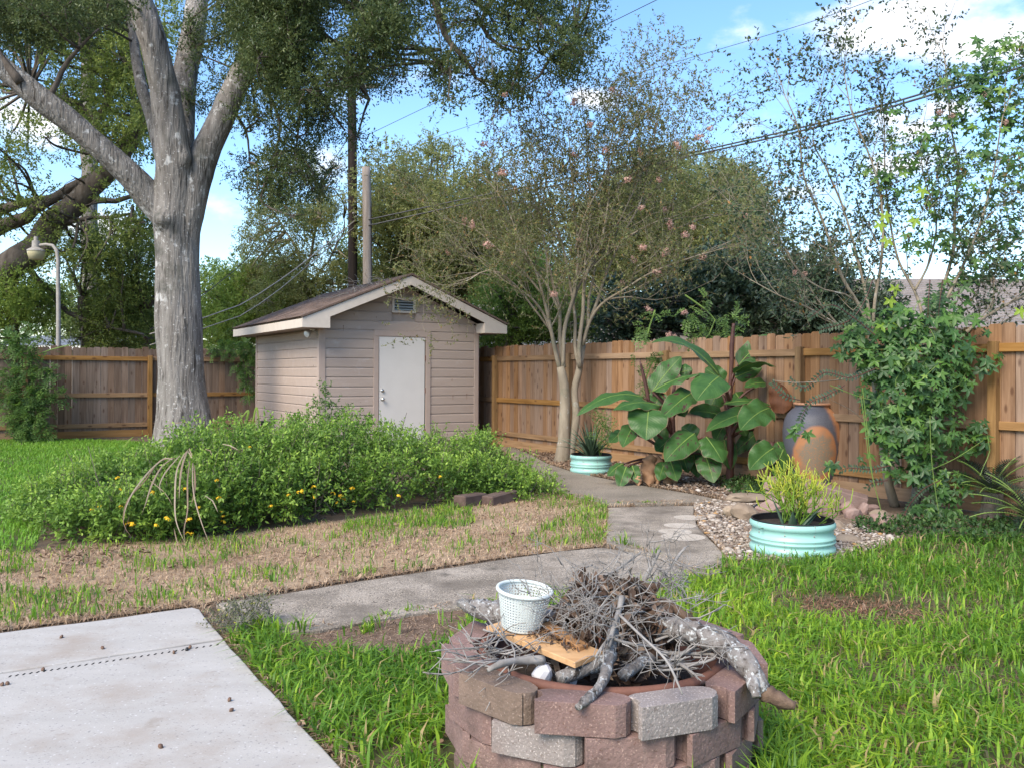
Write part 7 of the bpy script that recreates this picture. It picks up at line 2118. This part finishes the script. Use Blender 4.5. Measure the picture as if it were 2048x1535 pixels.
secondary = [([(560, 20), (640, 60), (700, 130), (740, 200)], -.3, .08), ([(600, -40), (700, 10), (760, 60), (800, 120)], -.6, .09), ([(690, -130), (820, -60), (880, 20), (905, 90), (950, 160)], -1.6, .10), ([(690, -130), (900, -90), (1010, -30), (1080, 40), (1150, 60)], -2.0, .11),
             ([(905, 90), (890, 140), (935, 145)], -1.8, .03), ([(1010, -30), (960, 40), (1000, 90), (1040, 110)], -2.0, .05), ([(560, 30), (580, 130), (600, 220), (590, 300)], .3, .05), ([(480, 145), (530, 180), (560, 260), (540, 350)], .5, .05), ([(500, 110), (600, 130), (660, 220), (690, 260)], .2, .05),
             ([(90, 205), (140, 120), (200, 60)], -.9, .06), ([(40, 165), (-20, 60), (0, -40)], -1.2, .08), ([(450, 200), (490, 260), (500, 330)], .3, .04), ([(868, 0), (880, 60), (890, 130)], -1.8, .02), ([(1060, 20), (1040, 70), (1100, 120)], -2.1, .03)]
for c, dy, r in secondary:
    n_ = len(c); pts, rr = limb(b, [Wo(x, y, dy) for x, y in c], [r * (1 - .7 * i / (n_ - 1)) for i in range(n_)], .2, 8, .14, int(abs(c[-1][0])) + 3); sk.extend(pts)
def crown_blobs(poly, n, rr_, yy, rng):
    Q = sample_poly(poly, n, rng); Y = rng.uniform(yy[0], yy[1], n)
    return [list(W(q[0], q[1], y)) for q, y in zip(Q, Y)], list(rng.uniform(rr_[0], rr_[1], n))
oc, orr = [], []
for poly, n, rr_, yy in (
    ([(430, -60), (860, -60), (845, 60), (800, 150), (735, 215), (690, 215), (640, 240), (570, 195), (500, 120), (440, 60)], 60, (.3, .55), (13.5, 18)),
    ([(430, -60), (620, -60), (600, 100), (520, 110), (440, 60)], 22, (.35, .55), (13.5, 16)),
    ([(520, 200), (735, 210), (715, 290), (680, 340), (640, 400), (600, 440), (500, 430), (430, 330), (440, 230)], 30, (.22, .38), (15, 18)),
    ([(850, -60), (1180, -60), (1188, 60), (1180, 150), (1130, 180), (1080, 165), (1000, 195), (940, 190), (895, 205), (850, 130), (880, 60)], 44, (.20, .36), (13.2, 15)),
    ([(-60, -60), (250, -60), (250, 20), (100, 70), (-60, 60)], 24, (.35, .5), (14.5, 17.5)),
    ([(330, 60), (480, 60), (470, 230), (380, 210)], 9, (.2, .32), (16.5, 18)),
    ([(300, -160), (1150, -160), (1100, -60), (250, -60)], 12, (.4, .6), (13.5, 18))):
    c, r = crown_blobs(poly, n, rr_, yy, rgo); oc += c; orr += r
SKP = np.array([list(p) for p in sk])
def connect(b, C, R, S_, rng, r0=.03, maxd=3.5):
    for c, r in zip(C, R):
        c = np.array(c); d = np.linalg.norm(S_ - c, axis=1); i = int(d.argmin())
        if d[i] > maxd or d[i] < .15: continue
        p, q = Vector(S_[i]), Vector(c)
        m_ = (p + q) / 2 + Vector(rng.normal(0, .12 * d[i], 3))
        pts, rr = smooth_path([p, m_, q, q + (q - m_).normalized() * r * .5], [r0 * (.6 + .4 * min(1, d[i])), r0 * .7, r0 * .4, .006], .16)
        b.tube(pts, rr, 5)
        for k in range(4):
            e = q + Vector(unit(1, rng)[0]) * r * .9
            b.tube([q, (q + e) / 2 + Vector(rng.normal(0, .05, 3)), e], [r0 * .35, .008, .003], 4)
connect(b, oc, orr, SKP, rgo)
b.build('branches', M['bark_dark'], oak, smooth=True)
Pa, Aa, Ba, ta, (S_, D_, sl_) = sprig_arrays(oc, orr, 24000, rgo, .24, 10, .066, .027, .05, .5, .9)
leaf_quads('crown', Pa, Aa, Ba, M['oak_leaf'], ta, oak)
# moss strands hanging from the far end
b = MB()
for k in range(16):
    p = W(rgo.uniform(955, 985), rgo.uniform(70, 115), 14.0); b.tube([p, p + Vector((rgo.normal(0, .03), 0, -.2)), p + Vector((rgo.normal(0, .05), 0, -rgo.uniform(.3, .5)))], [.006, .006, .002], 3)
b.build('moss_strands', M['twig'], oak)

# ------------------------------------------------------------------ trees beyond the fences
def far_tree(name, label, cat, trunk, tr, regions, mat, bark, n_sprigs, leaf, rng, limbs=(), group=None, sl=.35, nl=10, gap=0, up=.1, shell=.3):
    base = Vector(trunk[0]); t = thing(name, label, cat, (base.x, base.y, 0), 0, group)
    S0 = []
    b = MB(); pts, rr = limb(b, [Vector((base.x, base.y, -.05))] + [Vector(p) for p in trunk[1:]], tr, .3, 12, .12, int(abs(base.x) * 7) + 1)
    b.build('trunk', bark, t, smooth=True); S0 += pts
    b = MB()
    for c, r in limbs:
        n_ = len(c); pts, rr = limb(b, c, [r * (1 - .6 * i / (n_ - 1)) for i in range(n_)], .3, 10, .25, int(abs(c[-1][0]) * 5) + 2); S0 += pts
    C, R = [], []
    for poly, n, rr_, yy in regions:
        c, r = crown_blobs(poly, n, rr_, yy, rng); C += c; R += r
    connect(b, C, R, np.array([list(p) for p in S0]), rng, .045, 6)
    if b.v: b.build('branches', bark, t, smooth=True)
    Pa, Aa, Ba, ta, _ = sprig_arrays(C, R, n_sprigs, rng, sl, nl, leaf, leaf * .44, up, shell, .9, gap)
    k = Pa[:, 2] > .3
    leaf_quads('crown', Pa[k], Aa[k], Ba[k], mat, ta[k], t)
    return t
rgt = np.random.default_rng(90)
Y2 = 23.0
L2 = lambda x, y, dy=0: W(x, y, Y2 + dy)
far_tree('oak_tree', 'spreading live oak with dark leaning limbs beyond the left fence', 'tree', [W(-160, 700, 24), W(-120, 640, 24), W(-60, 590, 24), W(10, 545, 23.5)], [.62, .55, .48, .42],
         [([(-80, -60), (330, -60), (330, 60), (60, 60), (-80, 80)], 34, (.5, .9), (20, 26)), ([(60, 50), (335, 30), (330, 300), (190, 310), (90, 200)], 52, (.35, .7), (21, 26)), ([(-80, 80), (80, 120), (180, 320), (60, 340), (-80, 300)], 22, (.3, .6), (20, 25)),
          ([(-80, 330), (120, 340), (310, 400), (300, 520), (120, 540), (-80, 470)], 40, (.28, .5), (21, 25))], M['oak_leaf_far'], M['bark_dark'], 9500, .105, rgt,
         limbs=[([L2(0, 548), L2(60, 500), L2(110, 445), L2(165, 395), L2(230, 320, -.3), L2(290, 240, -.5), L2(340, 190, -.6)], .40), ([L2(-40, 480), L2(30, 445), L2(90, 405), L2(140, 375), L2(200, 345)], .20), ([L2(-60, 430), L2(20, 410), L2(70, 400), L2(170, 395)], .16),
                ([L2(165, 395), L2(230, 405), L2(290, 385)], .10), ([L2(230, 320), L2(190, 250), L2(130, 200), L2(60, 175)], .14), ([L2(190, 250), L2(240, 150), L2(300, 90)], .10), ([L2(110, 445), L2(190, 440), L2(270, 430)], .08), ([L2(290, 240), L2(260, 180), L2(200, 130)], .08)], gap=.75)
far_tree('pine_tree', 'tall straight grey trunked tree behind the lamp post', 'tree', [W(186, 700, 30), W(184, 600, 30), W(181, 500, 30), W(178, 400, 30), W(176, 250, 30), W(174, 60, 30)], [.34, .31, .29, .27, .25, .2],
         [([(80, -80), (280, -80), (260, 120), (120, 140)], 12, (.5, .9), (28, 32))], M['oak_leaf_far'], M['bark'], 700, .12, rgt)
far_tree('oak_tree', 'low dark leafy oak directly behind the left fence', 'tree', [W(176, 690, 25), W(172, 620, 25), W(165, 590, 25)], [.2, .18, .12],
         [([(125, 480), (315, 470), (322, 690), (150, 692), (200, 600)], 60, (.35, .65), (23.5, 26.5))], M['oak_leaf_far'], M['bark_dark'], 5200, .085, rgt,
         limbs=[([W(60, 540, 24), W(100, 590, 24), W(140, 622, 24), W(200, 650, 24), W(290, 670, 24)], .09), ([W(165, 630, 25), W(230, 610, 25), W(300, 620, 25)], .07)])
far_tree('small_tree', 'pale green bushy tree at the far left above the fence', 'tree', [W(30, 700, 24), W(32, 660, 24), W(36, 620, 24)], [.12, .1, .07], [([(-60, 570), (90, 560), (110, 640), (60, 690), (-60, 695)], 22, (.35, .6), (22.5, 25.5))], M['far_leaf_green'], M['bark_dark'], 2200, .10, rgt)
far_tree('round_tree', 'grey green round tree far behind the lamp post', 'tree', [W(270, 700, 38), W(268, 660, 38), W(266, 640, 38)], [.2, .18, .1], [([(60, 600), (200, 590), (300, 600), (330, 692), (50, 690)], 26, (.6, 1.1), (36, 41))], M['oak_leaf_far'], M['bark_dark'], 2300, .16, rgt)
far_tree('yellow_green_tree', 'sunny yellow green tree between the oak trunk and the shed', 'tree', [W(450, 700, 33), W(452, 650, 33), W(455, 620, 33)], [.2, .17, .12], [([(400, 560), (470, 548), (560, 540), (600, 600), (560, 640), (400, 640)], 30, (.55, .9), (31, 35.5)), ([(400, 640), (620, 620), (600, 690), (400, 695)], 20, (.5, .8), (30, 34))], M['far_leaf_green'], M['bark_dark'], 4400, .13, rgt)
far_tree('wispy_tree', 'wispy tall tree left of the dark utility pole', 'tree', [W(600, 700, 31), W(604, 620, 31), W(610, 540, 31)], [.14, .11, .08],
         [([(480, 440), (560, 380), (600, 330), (690, 330), (695, 560), (620, 600), (500, 570)], 64, (.28, .55), (29.5, 33)), ([(520, 580), (700, 560), (700, 620), (540, 640)], 18, (.35, .6), (29.5, 32))], M['far_leaf'], M['bark_myrtle'], 6800, .095, rgt,
         limbs=[([W(610, 540, 31), W(580, 480, 31), W(545, 420, 31)], .06), ([W(610, 540, 31), W(630, 470, 31), W(640, 390, 31)], .06), ([W(606, 580, 31), W(660, 520, 31), W(690, 440, 31)], .05)], gap=.8)
far_tree('tall_tree', 'big olive green tree behind the shed roof', 'tree', [W(860, 720, 30), W(862, 620, 30), W(865, 560, 30), W(868, 500, 30)], [.26, .22, .18, .12],
         [([(745, 345), (800, 320), (860, 310), (930, 340), (990, 380), (1040, 440), (1060, 560), (980, 600), (740, 600)], 90, (.5, .95), (27.5, 33)), ([(860, 285), (930, 300), (900, 330), (850, 330)], 5, (.25, .4), (29, 31))], M['far_leaf'], M['bark_dark'], 11500, .12, rgt)
far_tree('olive_tree', 'broad olive green tree behind the pink flowered myrtle', 'tree', [W(1240, 720, 28), W(1238, 640, 28), W(1235, 560, 28)], [.24, .2, .14],
         [([(1050, 430), (1130, 400), (1220, 380), (1300, 330), (1400, 300), (1460, 330), (1510, 380), (1500, 480), (1420, 560), (1300, 640), (1100, 640)], 110, (.45, .9), (25.5, 31))], M['far_leaf'], M['bark_dark'], 12500, .115, rgt)
far_tree('bright_bush', 'bright green feathery bush over the fence right of the shed', 'bush', [W(1010, 700, 19.5), W(1012, 660, 19.5), W(1015, 620, 19.5)], [.07, .06, .04],
         [([(962, 600), (1010, 560), (1070, 540), (1110, 600), (1190, 620), (1190, 690), (962, 692)], 44, (.25, .45), (18.8, 21))], M['far_leaf_green'], M['bark_dark'], 4600, .075, rgt)
far_tree('magnolia', 'dark glossy magnolia behind the right fence over the bananas', 'tree', [W(1500, 720, 17.5), W(1500, 640, 17.5), W(1505, 580, 17.5)], [.14, .11, .08],
         [([(1390, 545), (1450, 520), (1540, 525), (1590, 560), (1610, 640), (1560, 672), (1390, 672)], 52, (.28, .5), (16.6, 18.8)), ([(1190, 600), (1390, 590), (1390, 672), (1200, 672)], 26, (.25, .42), (17, 18.8)), ([(1600, 600), (1690, 610), (1690, 660), (1600, 665)], 9, (.2, .32), (16.5, 17.8))], M['magnolia_leaf'], M['bark_dark'], 2900, .15, rgt, sl=.3, nl=9)
far_tree('tall_tree', 'hazy olive tree showing between the fence and the right myrtle', 'tree', [W(1440, 720, 36), W(1440, 600, 36), W(1440, 520, 36)], [.22, .2, .15], [([(1360, 420), (1480, 340), (1510, 360), (1520, 440), (1600, 560), (1400, 600)], 36, (.6, 1.0), (34, 39))], M['oak_leaf_far'], M['bark_dark'], 3000, .14, rgt)
far_tree('tall_tree', 'mid green tree filling the gap behind the grey utility pole', 'tree', [W(760, 720, 34), W(760, 620, 34), W(762, 540, 34)], [.22, .18, .12], [([(690, 440), (760, 400), (840, 440), (980, 480), (1080, 520), (1080, 660), (690, 640)], 46, (.6, 1.0), (32.5, 37))], M['far_leaf_green'], M['bark_dark'], 5200, .14, rgt)
far_tree('small_tree', 'dull green small tree between the magnolia and the grey roofed house', 'tree', [W(1640, 720, 15.6), W(1640, 660, 15.6), W(1645, 610, 15.6)], [.07, .06, .04], [([(1560, 560), (1640, 520), (1720, 560), (1760, 640), (1700, 668), (1570, 668)], 26, (.22, .4), (14.9, 16.4))], M['magnolia_leaf'], M['bark_dark'], 1500, .11, rgt)
# far-off wood that closes the horizon
C, R = [], []
for k in range(150):
    x = rgt.uniform(-60, 60); C.append([x, rgt.uniform(52, 66), rgt.uniform(.5, 4.2)]); R.append(rgt.uniform(1.5, 2.6))
Pa, Aa, Ba, ta, _ = sprig_arrays(C, R, 4500, rgt, 1.0, 9, .42, .2, .1, .5, .9)
leaf_quads('far_woods', Pa, Aa, Ba, M['oak_leaf_far'], ta); tag(bpy.data.objects['far_woods'], 'distant band of trees along the horizon beyond the gardens', 'woods', None, 'stuff')

# ------------------------------------------------------------------ poles, lamp, cables
def pole(label, name, p, top, r0, r1, mat):
    t = thing(name, label, 'utility pole', (p.x, p.y, 0)); b = MB()
    pts, rr = smooth_path([Vector((p.x, p.y, -.05)), (p + top) / 2, top], [r0, (r0 + r1) / 2, r1], .5); b.tube(pts, rr, 18, True, .015)
    b.build('shaft', mat, t, smooth=True); return t
pd_ = W(707, 560, 28.5); pt_ = W(703, 150, 28.5)
t = pole('tall dark brown utility pole rising behind the shed', 'utility_pole', pd_, pt_, .16, .135, M['pole_dark'])
b = MB(); b.box(pt_.x - .9, pt_.x + .9, pt_.y - .24, pt_.y - .14, pt_.z - .5, pt_.z - .38); b.build('crossarm', M['pole_grey'], t)
for (x, y) in ((712, 405), (708, 427), (712, 435)):
    p = W(x, y, 28.3); b = MB(); b.tube([p, p + Vector((.0, -.06, .0)), p + Vector((.02, -.1, 0))], [.05, .045, .02], 8); b.build('insulator', M['galv'], t)
pg_ = W(737, 560, 26.4); pgt = W(732, 335, 26.4)
t = pole('short weathered grey pole beside the tall dark pole', 'utility_pole', pg_, pgt, .15, .125, M['pole_grey'])
b = MB(); b.tube([pgt + Vector((.17, -.05, -1.2)), pgt + Vector((.19, -.05, -6))], .02, 6); b.build('conduit', M['pole_dark'], t)
def cable(label, pts, r, sag=0, mat=None):
    c = [Vector(p) for p in pts]; 
    sp, rr = smooth_path(c, r, .6); b = MB(); b.tube(sp, r, 6)
    o = b.build('cable', mat or M['cable'], smooth=True); return tag(o, label, 'cable', 'overhead cables')
cable('upper strand of the thick paired cable crossing right of the tall myrtle', [W(735, 440, 26.3), W(960, 392, 25.2), W(1180, 348, 23.5), W(1400, 302, 21), W(1640, 246, 18.8), W(1850, 186, 17), W(2140, 95, 15)], .020)
cable('lower strand of the thick paired cable crossing right of the tall myrtle', [W(735, 452, 26.3), W(960, 402, 25.2), W(1180, 357, 23.5), W(1400, 308, 21), W(1640, 253, 18.8), W(1850, 194, 17), W(2140, 104, 15)], .022)
cable('thin wire rising from the dark pole to the top centre of the sky', [W(705, 285, 28.4), W(870, 206, 25), W(1040, 130, 22), W(1195, 58, 19.5), W(1330, -8, 17.5), W(1500, -90, 15.5)], .008)
cable('thin wire cutting through the white cloud at the top right', [W(705, 330, 28.4), W(1000, 232, 24), W(1300, 140, 20.5), W(1610, 48, 17.5), W(1745, 0, 16.3), W(1950, -70, 15)], .006)
cable('upper pale wire sagging from the pole to the oak trunk', [W(711, 440, 28.3), W(640, 500, 27), W(560, 560, 25.5), W(480, 610, 24.3), W(412, 634, 23.5), W(300, 668, 22)], .017, 0, M['galv'])
cable('lower pale wire sagging from the pole behind the oak trunk', [W(712, 452, 28.3), W(640, 510, 27), W(560, 578, 25.5), W(480, 632, 24.3), W(412, 655, 23.5), W(300, 690, 22)], .014, 0, M['galv'])
cable('dark wire passing high behind the oak trunk down to the left', [W(703, 268, 28.3), W(640, 358, 27.5), W(560, 450, 26.5), W(470, 540, 25.5), W(412, 586, 25), W(300, 660, 24)], .012)
# garden lamp beyond the left fence
LY = 20.2
lp = W(116, 700, LY); lamp = thing('lamp_post', 'old lamp post with a curved arm and yellowed glass lantern', 'lamp post', (lp.x, lp.y, 0))
b = MB(); pts, rr = smooth_path([Vector((lp.x, lp.y, 0)), W(117, 640, LY), W(116, 560, LY), W(116, 520, LY), W(113, 500, LY), W(105, 491, LY), W(92, 489, LY), W(76, 491, LY)], [.052, .05, .045, .042, .04, .038, .036, .034], .12)
b.tube(pts, rr, 10); b.build('pole', M['galv'], lamp, smooth=True)
q = W(72, 495, LY)
b = MB(); b.lathe([(.001, q.z + .25), (.045, q.z + .25), (.05, q.z + .16), (.085, q.z + .15), (.09, q.z + .0), (.19, q.z - .06), (.20, q.z - .09), (.001, q.z - .09)], q.x, q.y, 20); b.build('lamp_cap', M['galv'], lamp, smooth=False)
b = MB(); b.lathe([(.185, q.z - .09), (.185, q.z - .13), (.15, q.z - .28), (.001, q.z - .29)], q.x, q.y, 20); b.build('lamp_glass', M['lantern'], lamp, smooth=True)

# ------------------------------------------------------------------ neighbouring houses
def house(label, x0, x1, y0, y1, eave, rise, roofm, rows, rotz=0, loc=(0, 0, 0)):
    t = thing('house', label, 'house', loc, rotz)
    b = MB(); b.box(x0 + .4, x1 - .4, y0 + .5, y1 - .5, 0, eave); b.build('wall', M['housewall'], t, local=True)
    ym = (y0 + y1) / 2
    g_ = MB()
    for yy, d in ((y0, 1), (y1, -1)):
        g_.add([(x0, yy, eave), (x1, yy, eave), (x1, ym, eave + rise), (x0, ym, eave + rise), (x0, yy, eave - .05), (x1, yy, eave - .05), (x1, ym, eave + rise - .05), (x0, ym, eave + rise - .05)], [(0, 1, 2, 3), (7, 6, 5, 4), (0, 4, 5, 1), (1, 5, 6, 2), (3, 7, 4, 0)])
    rf = g_.build('roof', roofm, t, local=True)
    b = MB(); b.box(x0, x1, y0 - .03, y0 - .002, eave - .17, eave - .01); b.build('eave_board', M['whitepaint'], rf, local=True)
    b = MB()
    for xx in (x0 + .41, x1 - .41): b.add([(xx, y0 + .5, eave), (xx, y1 - .5, eave), (xx, ym, eave + rise - .1)], [(0, 1, 2)])
    b.build('gable', M['housewall'], t, local=True)
    for r in range(rows):
        f0, f1 = r / rows, (r + 1) / rows
        yA, yB = y0 + (ym - y0) * f0, y0 + (ym - y0) * f1; zA, zB = eave + rise * f0, eave + rise * f1
        b = MB(); b.add([(x0, yA - .02, zA + .035), (x1, yA - .02, zA + .035), (x1, yB, zB + .008), (x0, yB, zB + .008), (x0, yA - .02, zA + .002), (x1, yA - .02, zA + .002)], [(0, 1, 2, 3), (4, 5, 1, 0)])
        b.build('shingle_course', roofm, rf, local=True)
    return t
house('low house with a grey shingle roof beyond the right fence', -2.75, 14, 0, 8.0, 2.35, 1.4, M['roof_grey'], 20, math.radians(-3), tuple(W(1760, 747, 17.0).xy) + (0,))
house('house with a dark roof half hidden behind the magnolia', -4, 5, 0, 6.5, 2.35, 1.1, M['roof_grey'], 14, math.radians(10), tuple(W(1240, 747, 23).xy) + (0,))
house('house with a slate blue roof beyond the left fence', -3.2, 1.6, 0, 6, 2.45, .5, M['roof_blue'], 1, math.radians(-5), tuple(W(130, 747, 34).xy) + (0,))

# twigs fallen on the shed roof
b = MB(); rgz = np.random.default_rng(2)
Rsh = Matrix.Rotation(SH_A, 4, 'Z')
for k in range(16):
    sx = rgz.uniform(.75, 1.45); sy = rgz.uniform(-.1, 2.2); p = shed.location + Rsh @ Vector((sx, sy, zl + PITCH * (sx + OVX) + .045))
    twig_tree(b, p, Vector((rgz.normal(0, 1), rgz.normal(0, 1), .12)).normalized(), rgz.uniform(.2, .5), .007, 1, rgz)
for o_ in bpy.data.objects:
    if o_.name.split('.')[0] in ('stems', 'vine_stems', 'twigs', 'shoot_leaves', 'seed_capsules', 'moss_strands') and o_.parent is not None: o_['kind'] = 'stuff'
tag(b.build('roof_twigs', M['twig'], smooth=True), 'dead grey twigs lying on the shed roof near its ridge', 'twigs', None, 'stuff')
